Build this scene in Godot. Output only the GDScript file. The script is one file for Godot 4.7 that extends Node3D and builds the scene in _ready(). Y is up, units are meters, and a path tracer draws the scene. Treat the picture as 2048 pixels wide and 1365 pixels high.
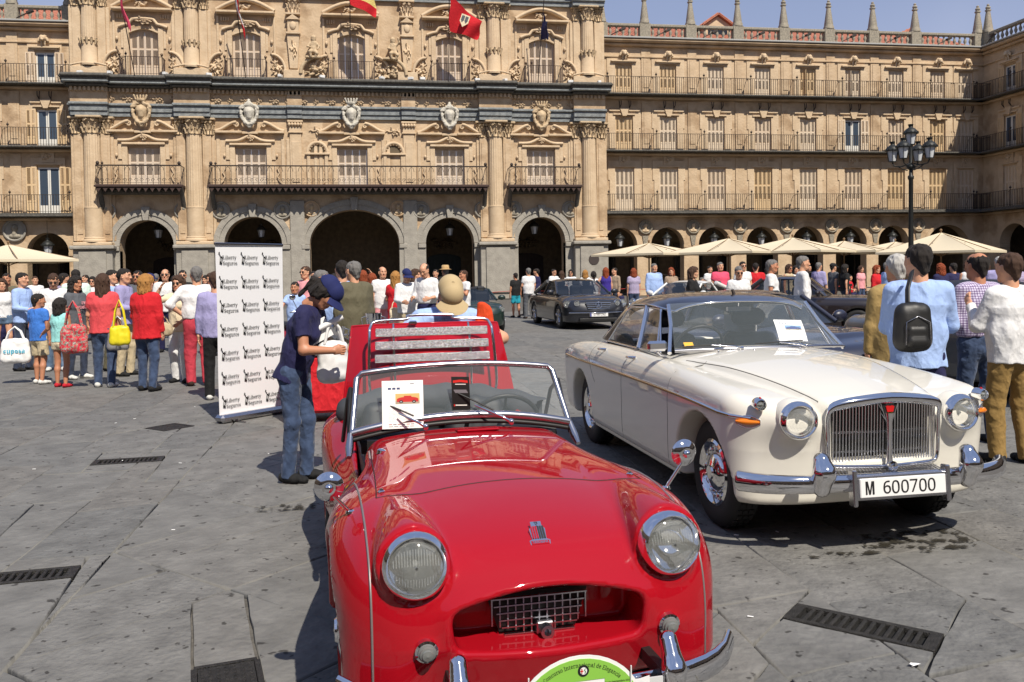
extends Node3D
const SUN_FROM:=Vector3(.27,1.05,.82)
func _ready()->void:
	var cam:=Camera3D.new()
	cam.position=Vector3(0,1.6,0)
	var yaw:=deg_to_rad(9.1)
	var pitch:=-atan(51.0/1760.0)
	cam.basis=Basis(Vector3.UP,-yaw)*Basis(Vector3.RIGHT,pitch)*Basis(Vector3.BACK,-.0155)
	cam.projection=Camera3D.PROJECTION_FRUSTUM
	cam.near=.05
	cam.far=600.0
	cam.size=.05*1365.0/1760.0
	cam.frustum_offset=Vector2(0,-.05*85.5/1760.0)
	put(cam,"camera")
	cam.current=true
	var env:=Environment.new()
	env.background_mode=Environment.BG_SKY
	env.tonemap_mode=Environment.TONE_MAPPER_LINEAR
	env.tonemap_exposure=1.22
	var sm:=ProceduralSkyMaterial.new()
	sm.sky_top_color=Color(.46,.53,.68)
	sm.sky_horizon_color=Color(.76,.79,.87)
	sm.sky_curve=.12
	sm.sky_energy_multiplier=1.0
	sm.ground_bottom_color=Color(.3,.28,.25)
	sm.ground_horizon_color=Color(.6,.6,.6)
	var cl:=NoiseTexture2D.new()
	cl.width=1024
	cl.height=512
	cl.seamless=true
	cl.generate_mipmaps=false
	var fn:=FastNoiseLite.new()
	fn.seed=5
	fn.frequency=.007
	fn.fractal_octaves=5
	cl.noise=fn
	var gr:=Gradient.new()
	gr.set_color(0,Color(.0,.0,.0,1))
	gr.set_color(1,Color(.55,.52,.5,1))
	gr.add_point(.42,Color(.03,.03,.03,1))
	cl.color_ramp=gr
	sm.sky_cover=cl
	sm.sky_cover_modulate=Color(1,1,1,.6)
	var sky:=Sky.new()
	sky.sky_material=sm
	env.sky=sky
	env.sdfgi_enabled=true
	env.ssao_enabled=true
	env.ssil_enabled=true
	var we:=WorldEnvironment.new()
	we.environment=env
	put(we,"world_environment")
	var sun:=DirectionalLight3D.new()
	sun.light_energy=1.5
	sun.light_color=Color(1.0,.965,.91)
	sun.light_angular_distance=.5
	sun.shadow_enabled=true
	sun.basis=Basis.looking_at(-SUN_FROM.normalized())
	put(sun,"sun")
	job("red",red_body)
	job("cream",cream_body)
	start_people()
	stones()
	paving()
	plaza()
	cars()
	far_cars()
	people()
	props()
class B:
	var v:=PackedVector3Array()
	var n:=PackedVector3Array()
	var u:=PackedVector2Array()
	var c:=PackedColorArray()
	var ix:=PackedInt32Array()
	var col:=Color.WHITE
	var xf:=Transform3D()
	func add(p:Vector3,nn:Vector3,uv:=Vector2.ZERO)->int:
		v.append(xf*p)
		n.append((xf.basis*nn).normalized())
		u.append(uv)
		c.append(col)
		return v.size()-1
	func t3(i:int,j:int,k:int)->void:
		var g:=(v[j]-v[i]).cross(v[k]-v[i])
		if g.dot(n[i]+n[j]+n[k])>0.0:
			ix.append(i); ix.append(k); ix.append(j)
		else:
			ix.append(i); ix.append(j); ix.append(k)
	func tri(a:Vector3,b:Vector3,d:Vector3,nn:Vector3)->void:
		t3(add(a,nn),add(b,nn),add(d,nn))
	func quad(a:Vector3,b:Vector3,d:Vector3,e:Vector3,nn:=Vector3.ZERO)->void:
		if nn==Vector3.ZERO:
			nn=(b-a).cross(e-a).normalized()
		var i:=add(a,nn,Vector2(0,1))
		add(b,nn,Vector2(1,1)); add(d,nn,Vector2(1,0)); add(e,nn,Vector2(0,0))
		t3(i,i+1,i+2)
		t3(i,i+2,i+3)
	func box(ce:Vector3,s:Vector3,bev:=0.0,bas:=Basis())->void:
		var h:=s*0.5
		var b:=minf(bev,minf(h.x,minf(h.y,h.z))*0.9)
		var old:=xf
		xf=xf*Transform3D(bas,ce)
		for ax in 3:
			var a1:=(ax+1) % 3
			var a2:=(ax+2) % 3
			for sg in [-1.0,1.0]:
				var nn:=Vector3.ZERO
				nn[ax]=sg
				var p:=[]
				for q in [[-1,-1],[1,-1],[1,1],[-1,1]]:
					var w:=Vector3.ZERO
					w[ax]=sg*h[ax]
					w[a1]=q[0]*(h[a1]-b)
					w[a2]=q[1]*(h[a2]-b)
					p.append(w)
				quad(p[0],p[1],p[2],p[3],nn)
		if b>0.0:
			for ax in 3:
				var a1:=(ax+1) % 3
				var a2:=(ax+2) % 3
				for s1 in [-1.0,1.0]:
					for s2 in [-1.0,1.0]:
						var nn:=Vector3.ZERO
						nn[a1]=s1
						nn[a2]=s2
						var w:=[Vector3.ZERO,Vector3.ZERO,Vector3.ZERO,Vector3.ZERO]
						for q in 4:
							w[q][ax]=(h[ax]-b)*(-1.0 if q in [0,3] else 1.0)
							w[q][a1]=s1*(h[a1]-(b if q<2 else 0.0))
							w[q][a2]=s2*(h[a2]-(0.0 if q<2 else b))
						quad(w[0],w[1],w[2],w[3],nn.normalized())
			for sx in [-1.0,1.0]:
				for sy in [-1.0,1.0]:
					for sz in [-1.0,1.0]:
						tri(Vector3(sx*h.x,sy*(h.y-b),sz*(h.z-b)),Vector3(sx*(h.x-b),sy*h.y,sz*(h.z-b)),Vector3(sx*(h.x-b),sy*(h.y-b),sz*h.z),Vector3(sx,sy,sz).normalized())
		xf=old
	func bb(x0:float,x1:float,y0:float,y1:float,z0:float,z1:float,bev:=0.0)->void:
		box(Vector3(x0+x1,y0+y1,z0+z1)*0.5,Vector3(absf(x1-x0),absf(y1-y0),absf(z1-z0)),bev)
	func tube(p:Array,r,sides:=8,closed:=false,caps:=true,up:=Vector3.ZERO,sq:=1.0)->void:
		var m:=p.size()
		var first:=v.size()
		var rt:Vector3=Vector3.ZERO
		for i in m:
			var d:Vector3
			if closed:
				d=(p[(i+1) % m]-p[(i-1+m) % m]).normalized()
			else:
				d=(p[mini(i+1,m-1)]-p[maxi(i-1,0)]).normalized()
			if up !=Vector3.ZERO:
				rt=up.cross(d).normalized()
			elif rt==Vector3.ZERO:
				rt=(Vector3.UP if absf(d.y)<0.9 else Vector3.RIGHT).cross(d).normalized()
			else:
				rt=(rt-d*rt.dot(d)).normalized()
			var w:=d.cross(rt)
			var rr:float=r[i] if r is Array else r
			for k in sides:
				var a:=TAU*k/sides
				add(p[i]+rt*cos(a)*rr+w*sin(a)*rr*sq,rt*cos(a)+w*sin(a)/sq)
		for i in (m if closed else m-1):
			for k in sides:
				var a:=first+i*sides+k
				var b:=first+i*sides+(k+1) % sides
				var e:=first+((i+1) % m)*sides+k
				var f:=first+((i+1) % m)*sides+(k+1) % sides
				t3(a,b,f)
				t3(a,f,e)
		if caps and not closed:
			for q in [0,m-1]:
				var d:Vector3=(p[0]-p[1]).normalized() if q==0 else (p[m-1]-p[m-2]).normalized()
				var ce:=add(p[q],d)
				var s:=v.size()
				for k in sides:
					v.append(v[first+q*sides+k]); n.append((xf.basis*d).normalized()); u.append(Vector2.ZERO); c.append(col)
				for k in sides:
					t3(ce,s+k,s+(k+1) % sides)
	func lathe(prof:Array,sides:=16,at:=Transform3D(),a0:=0.0,a1:=TAU)->void:
		var old:=xf
		xf=xf*at
		for i in prof.size()-1:
			var p:Vector2=prof[i]
			var q:Vector2=prof[i+1]
			if p.distance_to(q)<1e-6:
				continue
			var nn:=Vector2(q.y-p.y,p.x-q.x).normalized()
			var n0:=nn
			var n1:=nn
			if i>0:
				var pn:=Vector2(p.y-prof[i-1].y,prof[i-1].x-p.x).normalized()
				if pn.dot(nn)>0.7:
					n0=(pn+nn).normalized()
			if i<prof.size()-2:
				var qn:=Vector2(prof[i+2].y-q.y,q.x-prof[i+2].x).normalized()
				if qn.dot(nn)>0.7:
					n1=(qn+nn).normalized()
			var f:=v.size()
			for k in sides+1:
				var a:=lerpf(a0,a1,float(k)/sides)
				var e:=Vector3(cos(a),0,sin(a))
				add(e*p.x+Vector3(0,p.y,0),e*n0.x+Vector3(0,n0.y,0),Vector2(float(k)/sides,0))
				add(e*q.x+Vector3(0,q.y,0),e*n1.x+Vector3(0,n1.y,0),Vector2(float(k)/sides,1))
			for k in sides:
				var b:=f+k*2
				if p.x>1e-5:t3(b,b+1,b+2)
				if q.x>1e-5:t3(b+1,b+3,b+2)
		xf=old
	func prism(poly:PackedVector2Array,z0:float,z1:float,sides:=true)->void:
		var tris:=Geometry2D.triangulate_polygon(poly)
		if tris.is_empty():
			return
		for q in [[z0,-1.0 if z0<z1 else 1.0],[z1,1.0 if z0<z1 else -1.0]]:
			var f:=v.size()
			for p in poly:
				add(Vector3(p.x,p.y,q[0]),Vector3(0,0,q[1]),p)
			for i in tris.size()/3:
				t3(f+tris[i*3],f+tris[i*3+1],f+tris[i*3+2])
		if sides:
			var ccw:=not Geometry2D.is_polygon_clockwise(poly)
			for i in poly.size():
				var a:=poly[i]
				var b:=poly[(i+1) % poly.size()]
				var e:=b-a
				var nn:=Vector3(e.y,-e.x,0).normalized()*(1.0 if ccw else -1.0)
				quad(Vector3(a.x,a.y,z0),Vector3(b.x,b.y,z0),Vector3(b.x,b.y,z1),Vector3(a.x,a.y,z1),nn)
	func sheet(pts:Array,side:=1.0,wrap_u:=false)->void:
		var rows:=pts.size()
		var cols:int=pts[0].size()
		var f:=v.size()
		for i in rows:
			for j in cols:
				var du:Vector3
				if wrap_u:
					du=pts[i][(j+1) % cols]-pts[i][(j-1+cols) % cols]
				else:
					du=pts[i][mini(j+1,cols-1)]-pts[i][maxi(j-1,0)]
				var dv:Vector3=pts[mini(i+1,rows-1)][j]-pts[maxi(i-1,0)][j]
				add(pts[i][j],du.cross(dv).normalized()*side,Vector2(float(j)/maxi(cols-1,1),float(i)/maxi(rows-1,1)))
		for i in rows-1:
			for j in (cols if wrap_u else cols-1):
				var a:=f+i*cols+j
				var b:=f+i*cols+(j+1) % cols
				t3(a,b,b+cols)
				t3(a,b+cols,a+cols)
	func ball(ce:Vector3,r:Vector3,seg:=12,rings:=8)->void:
		var pts:=[]
		for i in rings+1:
			var a:=PI*i/rings
			var row:=[]
			for j in seg:
				var b:=TAU*j/seg
				row.append(ce+Vector3(sin(a)*cos(b)*r.x,cos(a)*r.y,sin(a)*sin(b)*r.z))
			pts.append(row)
		var f:=v.size()
		for i in rings+1:
			for j in seg:
				var p:Vector3=pts[i][j]
				add(p,(p-ce)/(r*r))
		for i in rings:
			for j in seg:
				var a:=f+i*seg+j
				var b:=f+i*seg+(j+1) % seg
				t3(a,b,b+seg)
				t3(a,b+seg,a+seg)
	func join(o:B,at:=Transform3D())->void:
		var f:=v.size()
		var t:=xf*at
		for i in o.v.size():
			v.append(t*o.v[i])
			n.append((t.basis*o.n[i]).normalized())
		u.append_array(o.u)
		c.append_array(o.c)
		var fl:=t.basis.determinant()<0.0
		for i in o.ix.size()/3:
			ix.append(f+o.ix[i*3])
			ix.append(f+o.ix[i*3+(2 if fl else 1)])
			ix.append(f+o.ix[i*3+(1 if fl else 2)])
	func mesh()->ArrayMesh:
		var m:=ArrayMesh.new()
		if ix.is_empty():
			return m
		var a:=[]
		a.resize(Mesh.ARRAY_MAX)
		a[Mesh.ARRAY_VERTEX]=v
		a[Mesh.ARRAY_NORMAL]=n
		a[Mesh.ARRAY_TEX_UV]=u
		a[Mesh.ARRAY_COLOR]=c
		a[Mesh.ARRAY_INDEX]=ix
		m.add_surface_from_arrays(Mesh.PRIMITIVE_TRIANGLES,a)
		return m
class Sdf:
	var lo:Vector3
	var cell:float
	var nx:int
	var ny:int
	var nz:int
	var g:=PackedFloat32Array()
	func _init(l:Vector3,h:Vector3,ce:float)->void:
		lo=l
		cell=ce
		nx=int((h.x-l.x)/ce)+2
		ny=int((h.y-l.y)/ce)+2
		nz=int((h.z-l.z)/ce)+2
		g.resize(nx*ny*nz)
		g.fill(1.0)
	func bone(a:Vector3,b:Vector3,ra:float,rb:float,k:=0.03,wide:=1.0,w:=Vector3.RIGHT,cap:=0)->void:
		var carve:=k<0.0
		k=absf(k)
		var m:=maxf(ra,rb)*maxf(1.0,wide)+k+cell*2.5
		var l:=a.min(b)-Vector3.ONE*m-lo
		var h:=a.max(b)+Vector3.ONE*m-lo
		var x0:=maxi(0,int(l.x/cell))
		var x1:=mini(nx-1,int(h.x/cell)+1)
		var y0:=maxi(0,int(l.y/cell))
		var y1:=mini(ny-1,int(h.y/cell)+1)
		var z0:=maxi(0,int(l.z/cell))
		var z1:=mini(nz-1,int(h.z/cell)+1)
		var ba:=b-a
		var inv:=1.0/maxf(ba.length_squared(),1e-9)
		var dr:=rb-ra
		var sq:=1.0/wide-1.0
		var bl:=ba.length()
		for iz in range(z0,z1+1):
			for iy in range(y0,y1+1):
				var p:=lo+Vector3(x0,iy,iz)*cell-a
				var at:=(iz*ny+iy)*nx
				for i in range(at+x0,at+x1+1):
					var q:=p+w*(p.dot(w)*sq)
					p.x+=cell
					var t:=q.dot(ba)*inv
					var s:=clampf(t,0.0,1.0)
					var d:=(q-ba*s).length()-(ra+dr*s)
					if cap:
						if cap & 1:d=maxf(d,-t*bl)
						if cap & 2:d=maxf(d,(t-1.0)*bl)
					var o:=g[i]
					if carve:
						d=-d
						var e:=maxf(k-absf(o-d),0.0)
						g[i]=maxf(o,d)+e*e/(k*4.0)
					else:
						var e:=k-absf(o-d)
						g[i]=(minf(o,d)-e*e/(k*4.0)) if e>0.0 else minf(o,d)
	func rough(amp:float,freq:float,seed_:=1,stretch:=Vector3.ONE)->void:
		var f:=FastNoiseLite.new()
		f.seed=seed_
		f.frequency=freq
		f.fractal_octaves=2
		var lim:=cell*2.5+amp
		for iz in nz:
			for iy in ny:
				var at:=(iz*ny+iy)*nx
				for x in nx:
					var d:=g[at+x]
					if d<lim and d>-lim:
						g[at+x]=d+amp*f.get_noise_3dv((lo+Vector3(x,iy,iz)*cell)*stretch)
	func cut(p:Vector3,nn:Vector3)->void:
		for iz in nz:
			for iy in ny:
				var d:=(lo+Vector3(0,iy,iz)*cell-p).dot(nn)
				var at:=(iz*ny+iy)*nx
				var st:=nn.x*cell
				for x in nx:
					if d>g[at+x]:g[at+x]=d
					d+=st
	func fill(f:Callable)->void:
		const S:=4
		var half:=cell*S*0.5*1.7321*1.35+cell
		g.fill(99.0)
		for bz in range(0,nz,S):
			for by in range(0,ny,S):
				for bx in range(0,nx,S):
					var d:float=f.call(lo+Vector3(bx+S*0.5,by+S*0.5,bz+S*0.5)*cell)
					var on:=absf(d)<half
					for iz in range(bz,mini(bz+S,nz)):
						for iy in range(by,mini(by+S,ny)):
							var at:=(iz*ny+iy)*nx
							if on:
								for ix in range(bx,mini(bx+S,nx)):
									g[at+ix]=f.call(lo+Vector3(ix,iy,iz)*cell)
							else:
								for ix in range(bx,mini(bx+S,nx)):
									g[at+ix]=d
	func nets(out:B,f=null)->void:
		var id:=PackedInt32Array()
		id.resize(g.size())
		id.fill(-1)
		var sl:=nx*ny
		var off:=[0,1,nx,nx+1,sl,sl+1,sl+nx,sl+nx+1]
		var cn:=[Vector3(0,0,0),Vector3(1,0,0),Vector3(0,1,0),Vector3(1,1,0),Vector3(0,0,1),Vector3(1,0,1),Vector3(0,1,1),Vector3(1,1,1)]
		var ea:=[0,2,4,6,0,1,4,5,0,1,2,3]
		var eb:=[1,3,5,7,2,3,6,7,4,5,6,7]
		var lim:=cell*2.0
		var cells:=PackedInt32Array()
		for iz in nz-1:
			for iy in ny-1:
				var at:=(iz*ny+iy)*nx
				for x in nx-1:
					var i:=at+x
					var d0:=g[i]
					if d0>lim or d0<-lim:
						continue
					var neg:=0
					for q in 8:
						if g[i+off[q]]<0.0:neg+=1
					if neg==0 or neg==8:
						continue
					var s:=Vector3.ZERO
					var cnt:=0
					for e in 12:
						var da:=g[i+off[ea[e]]]
						var db:=g[i+off[eb[e]]]
						if (da<0.0) !=(db<0.0):
							s+=cn[ea[e]].lerp(cn[eb[e]],da/(da-db))
							cnt+=1
					s/=cnt
					var fx:=s.x
					var fy:=s.y
					var fz:=s.z
					var a0:=g[i]
					var a1:=g[i+1]
					var a2:=g[i+nx]
					var a3:=g[i+nx+1]
					var a4:=g[i+sl]
					var a5:=g[i+sl+1]
					var a6:=g[i+sl+nx]
					var a7:=g[i+sl+nx+1]
					var gx:=lerpf(lerpf(a1-a0,a3-a2,fy),lerpf(a5-a4,a7-a6,fy),fz)
					var gy:=lerpf(lerpf(a2-a0,a3-a1,fx),lerpf(a6-a4,a7-a5,fx),fz)
					var gz:=lerpf(lerpf(a4-a0,a5-a1,fx),lerpf(a6-a2,a7-a3,fx),fy)
					var p:=lo+(Vector3(x,iy,iz)+s)*cell
					var nn:=Vector3(gx,gy,gz)
					if f:
						var h:=cell*0.25
						var d:float=f.call(p)
						nn=Vector3(f.call(p+Vector3(h,0,0))-d,f.call(p+Vector3(0,h,0))-d,f.call(p+Vector3(0,0,h))-d)/h
						p-=(nn*d/maxf(nn.length_squared(),0.2)).limit_length(cell*0.5)
					id[i]=out.add(p,nn)
					cells.append(i)
		for i in cells:
			var s0:=g[i]<0.0
			if i>=nx+sl and s0 !=(g[i+1]<0.0):
				_q(out,id[i],id[i-nx],id[i-nx-sl],id[i-sl],s0)
			if i>=1+sl and s0 !=(g[i+nx]<0.0):
				_q(out,id[i],id[i-sl],id[i-1-sl],id[i-1],s0)
			if i>=1+nx and s0 !=(g[i+sl]<0.0):
				_q(out,id[i],id[i-1],id[i-1-nx],id[i-nx],s0)
	func _q(out:B,a:int,b:int,e:int,d:int,fl:bool)->void:
		if a<0 or b<0 or e<0 or d<0:
			return
		if fl:
			out.ix.append(a); out.ix.append(e); out.ix.append(b)
			out.ix.append(a); out.ix.append(d); out.ix.append(e)
		else:
			out.ix.append(a); out.ix.append(b); out.ix.append(e)
			out.ix.append(a); out.ix.append(e); out.ix.append(d)
var taken:={}
func numbered(called:String,parent:Node)->String:
	var key:=str(parent.get_instance_id())+called
	taken[key]=taken.get(key,-1)+1
	return called if taken[key]==0 else "%s_%03d" % [called,taken[key]]
func put(o:Node,called:String,parent:Node=null)->Node:
	if parent==null:parent=self
	o.name=numbered(called,parent)
	parent.add_child(o,true)
	return o
func tag(o:Node,label:="",category:="",group:="",kind:="")->Node:
	if label:o.set_meta("label",label)
	if category:o.set_meta("category",category)
	if group:o.set_meta("group",group)
	if kind:o.set_meta("kind",kind)
	return o
func thing(called:String,label:String,category:String,at:=Vector3.ZERO,turn:=0.0,group:="")->Node3D:
	var o:=Node3D.new()
	put(o,called)
	o.position=at
	o.rotation.y=turn
	tag(o,label,category,group)
	return o
func part(called:String,b,m:Material,parent:Node=null,at:=Transform3D())->MeshInstance3D:
	var o:=MeshInstance3D.new()
	o.mesh=b.mesh() if b is B else b
	o.material_override=m
	o.transform=at
	put(o,called,parent)
	return o
var jobs:={}
func job(key:String,f:Callable)->void:
	var th:=Thread.new()
	th.start(f)
	jobs[key]=th
func done(key:String):
	return (jobs[key] as Thread).wait_to_finish()
func lin(r:float,g:float,b:float)->Color:
	return Color(r,g,b).linear_to_srgb()
var mats:={}
func mat(key:String,c:Color,rough:=0.6,metal:=0.0,coat:=0.0)->StandardMaterial3D:
	if key in mats:return mats[key]
	var m:=StandardMaterial3D.new()
	m.resource_name=key
	m.albedo_color=c
	m.roughness=rough
	m.metallic=metal
	if coat>0.0:
		m.clearcoat_enabled=true
		m.clearcoat=coat
		m.clearcoat_roughness=0.02
	mats[key]=m
	return m
func noise_tex(seed_:int,freq:float,lo:Color,hi:Color,oct:=4,size:=512,stops:=[])->NoiseTexture2D:
	var f:=FastNoiseLite.new()
	f.seed=seed_
	f.frequency=freq
	f.fractal_octaves=oct
	f.noise_type=FastNoiseLite.TYPE_SIMPLEX_SMOOTH
	var t:=NoiseTexture2D.new()
	t.width=size
	t.height=size
	t.seamless=true
	t.generate_mipmaps=false
	t.noise=f
	var r:=Gradient.new()
	r.set_color(0,lo)
	r.set_color(1,hi)
	for s in stops:r.add_point(s[0],s[1])
	t.color_ramp=r
	return t
func rock(key:String,lo:Color,hi:Color,scale:float,rough:float,relief:float,fine:=1.0,world:=true,seed_:=3)->StandardMaterial3D:
	if key in mats:return mats[key]
	var m:=mat(key,Color.WHITE,rough)
	m.albedo_texture=noise_tex(seed_,0.012,lo,hi,6)
	m.uv1_triplanar=true
	m.uv1_world_triplanar=world
	m.uv1_scale=Vector3.ONE*scale
	m.texture_filter=BaseMaterial3D.TEXTURE_FILTER_LINEAR_WITH_MIPMAPS
	if relief>0.0:
		m.heightmap_enabled=true
		m.heightmap_texture=noise_tex(seed_+7,0.03*fine,Color.BLACK,Color.WHITE,5)
		m.heightmap_scale=relief
	return m
const HOLES:=[[2.13,-3.59,-.79,.64,.21],[-1.93,-5.07,.10,.62,.2],[-2.14,-8.14,.07,.58,.22],[2.42,-7.95,.5,.5,.18],[-2.16,-9.87,-.75,.34,.34],[-.60,-3.62,.2,.25,.25]]
func paving()->void:
	var soil:=B.new()
	soil.quad(Vector3(-260,-0.03,200),Vector3(260,-0.03,200),Vector3(260,-0.03,-300),Vector3(-260,-0.03,-300),Vector3.UP)
	tag(part("ground",soil,rock("mortar",lin(.07,.065,.058),lin(.15,.14,.125),.8,.95,1.0)),"","","","structure")
	var pave:=Node3D.new()
	put(pave,"pavement")
	tag(pave,"","","","structure")
	var tones:=[]
	for k in 6:
		var f:float=[1.0,.93,1.05,.96,.89,1.02][k]
		var wm:float=[1.0,.99,1.01,1.02,.985,1.0][k]
		var m:=rock("paving_%d" % k,lin(.105*f*wm,.103*f,.097*f/wm),lin(.195*f*wm,.191*f,.179*f/wm),.33+.05*k,.82,.8,2.2,true,11+k)
		(m.albedo_texture as NoiseTexture2D).noise.fractal_gain=.66
		m.detail_enabled=true
		m.detail_blend_mode=BaseMaterial3D.BLEND_MODE_MUL
		m.detail_albedo=spots_tex()
		m.detail_uv_layer=BaseMaterial3D.DETAIL_UV_1
		m.uv1_triplanar=true
		tones.append(m)
	var rg:=RandomNumberGenerator.new()
	rg.seed=77
	var slabs:=[]
	for zone in range(-5,8):
		var x0:=-1.52+zone*3.1
		if zone % 2==0:
			var rect:=PackedVector2Array([Vector2(x0,-60),Vector2(x0+3.1,-60),Vector2(x0+3.1,6),Vector2(x0,6)])
			var e:=0.775
			for i in range(-46,14):
				for j in range(-2,5):
					var c:=Vector2(x0+j*e*1.0,i*e)
					if (i+j) % 2:continue
					var q:=PackedVector2Array([c+Vector2(e,0),c+Vector2(0,e),c-Vector2(e,0),c-Vector2(0,e)])
					var t:float=[0.0,.35,.65,0.0,.5][rg.randi() % 5]
					var pieces:=[q]
					if t>0.0:
						pieces=[PackedVector2Array([q[0],q[1],q[1].lerp(q[2],t),q[0].lerp(q[3],t)]),PackedVector2Array([q[0].lerp(q[3],t),q[1].lerp(q[2],t),q[2],q[3]])]
					for pc in pieces:
						for r in Geometry2D.intersect_polygons(pc,rect):slabs.append(r)
		else:
			var xs:=[x0,x0+.62+rg.randf_range(-.1,.1),x0+1.22+rg.randf_range(-.12,.12),x0+1.9,x0+2.5+rg.randf_range(-.1,.1),x0+3.1]
			for k in 5:
				var z:=6.0
				var s0:=0.0
				while z>-60.0:
					var l:=rg.randf_range(.7,1.7)
					var s1:=rg.randf_range(-.05,.16)
					slabs.append(PackedVector2Array([Vector2(xs[k],z),Vector2(xs[k+1],z-s0),Vector2(xs[k+1],z-l-s1),Vector2(xs[k],z-l)]))
					z-=l
					s0=s1
	for h in HOLES:
		var hx:=Transform2D(-h[2],Vector2(h[0],h[1]))
		var l:float=h[3]/2+.004
		var w:float=h[4]/2+.004
		var inner:=hx*PackedVector2Array([Vector2(-l,-w),Vector2(l,-w),Vector2(l,w),Vector2(-l,w)])
		var around:=[[-9,-9,-l,9],[l,-9,9,9],[-l,-9,l,-w],[-l,w,l,9]]
		var left:=[]
		for s in slabs:
			if Geometry2D.intersect_polygons(s,inner).is_empty():
				left.append(s)
			else:
				for a in around:left.append_array(Geometry2D.intersect_polygons(s,hx*PackedVector2Array([Vector2(a[0],a[1]),Vector2(a[2],a[1]),Vector2(a[2],a[3]),Vector2(a[0],a[3])])))
		slabs=left
	var near:=[]
	for s in slabs:
		var c:=Vector2.ZERO
		for p in s:c+=p/s.size()
		var dep:=-c.y
		if dep<1.2 or dep>44.0 or c.x<-0.46*dep-1.2 or c.x>0.80*dep+1.2:continue
		near.append([dep+absf(c.x-dep*.16)*.3,s,c])
	near.sort_custom(func(a,b):return a[0]<b[0])
	var rest:=[]
	for k in 6:rest.append(B.new())
	for i in near.size():
		var poly:PackedVector2Array=near[i][1]
		var c:Vector2=near[i][2]
		var k:=rg.randi() % 6
		var b:B=B.new() if i<296 else rest[k]
		slab(b,poly,rg,i<150)
		if i<296:
			part("paving_stone",b,tones[k],pave)
	for k in 6:
		tag(part("paving_stones",rest[k],tones[k],pave),"","","","stuff")
	var sm:=mat("moss_stain",Color.WHITE,.9)
	sm.albedo_texture=noise_tex(91,.02,Color(.1,.085,.03,0),Color(.13,.11,.04,.95),4,256,[[.5,Color(.1,.085,.03,0)],[.6,Color(.12,.1,.04,.8)]])
	sm.transparency=BaseMaterial3D.TRANSPARENCY_ALPHA
	for q in [[3.12,-4.66,.40,.22],[2.55,-4.50,.28,.05],[-.35,-3.3,.1,.05],[-.62,-6.2,.3,.09]]:
		var st:=B.new()
		var o:=[]
		for k in 18:
			var a:=TAU*k/18.0
			var e:=rg.randf_range(.75,1.1)
			o.append(Vector3(q[0]+cos(a)*q[2]*e,.0085,q[1]+sin(a)*q[3]*e))
		for k in 18:
			var i:=st.add(Vector3(q[0],.0085,q[1]),Vector3.UP,Vector2(q[0],q[1])*2.0)
			st.add(o[k],Vector3.UP,Vector2(o[k].x,o[k].z)*2.0)
			st.add(o[(k+1) % 18],Vector3.UP,Vector2(o[(k+1) % 18].x,o[(k+1) % 18].z)*2.0)
			st.t3(i,i+1,i+2)
		part("damp_stain",st,sm,pave)
func slab(b:B,poly:PackedVector2Array,rg:RandomNumberGenerator,fine:bool)->void:
	if Geometry2D.is_polygon_clockwise(poly):poly.reverse()
	var ins:=Geometry2D.offset_polygon(poly,-rg.randf_range(.003,.009),Geometry2D.JOIN_MITER)
	if ins.is_empty():return
	var outl:=PackedVector2Array()
	var n:=ins[0].size()
	for i in n:
		var a:Vector2=ins[0][i]
		var e:Vector2=ins[0][(i+1) % n]
		var m:=maxi(1,int(a.distance_to(e)/.13)) if fine else 1
		for q in m:
			var p:Vector2=a.lerp(e,float(q)/m)
			var jig:=.004 if q>0 else .009
			outl.append(p+Vector2(rg.randf_range(-jig,jig),rg.randf_range(-jig,jig))*(1.0 if fine else 0.0))
	var top:=rg.randf_range(-.0035,.0035)
	var tilt:=Vector2(rg.randf_range(-.003,.003),rg.randf_range(-.003,.003))
	var c:=Vector2.ZERO
	for p in outl:c+=p/outl.size()
	var f:=b.v.size()
	var nn:=Vector3(-tilt.x,1,-tilt.y).normalized()
	for ring in 3:
		for p in outl:
			var q:=p.lerp(c,[0.0,0.0,.012][ring])
			var h:float=top+(q-c).dot(tilt)-[.04,.007,0.0][ring]
			var si:=Vector3(p.x-c.x,0,p.y-c.y).normalized()
			b.add(Vector3(q.x,h,q.y),[si,(si+Vector3.UP).normalized(),nn][ring],q)
	var m:=outl.size()
	for ring in 2:
		for i in m:
			var a:=f+ring*m+i
			var e:=f+ring*m+(i+1) % m
			b.t3(a,e,e+m)
			b.t3(a,e+m,a+m)
	var tr:=Geometry2D.triangulate_polygon(outl)
	for i in tr.size()/3:
		b.t3(f+2*m+tr[i*3],f+2*m+tr[i*3+1],f+2*m+tr[i*3+2])
var spots:NoiseTexture2D
func spots_tex()->NoiseTexture2D:
	if spots==null:
		spots=noise_tex(41,.013,Color(.55,.54,.53),Color(1,1,1),4,1024,[[.11,Color(.6,.59,.58)],[.155,Color(1,1,1)]])
		spots.noise.noise_type=FastNoiseLite.TYPE_SIMPLEX
	return spots
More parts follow.
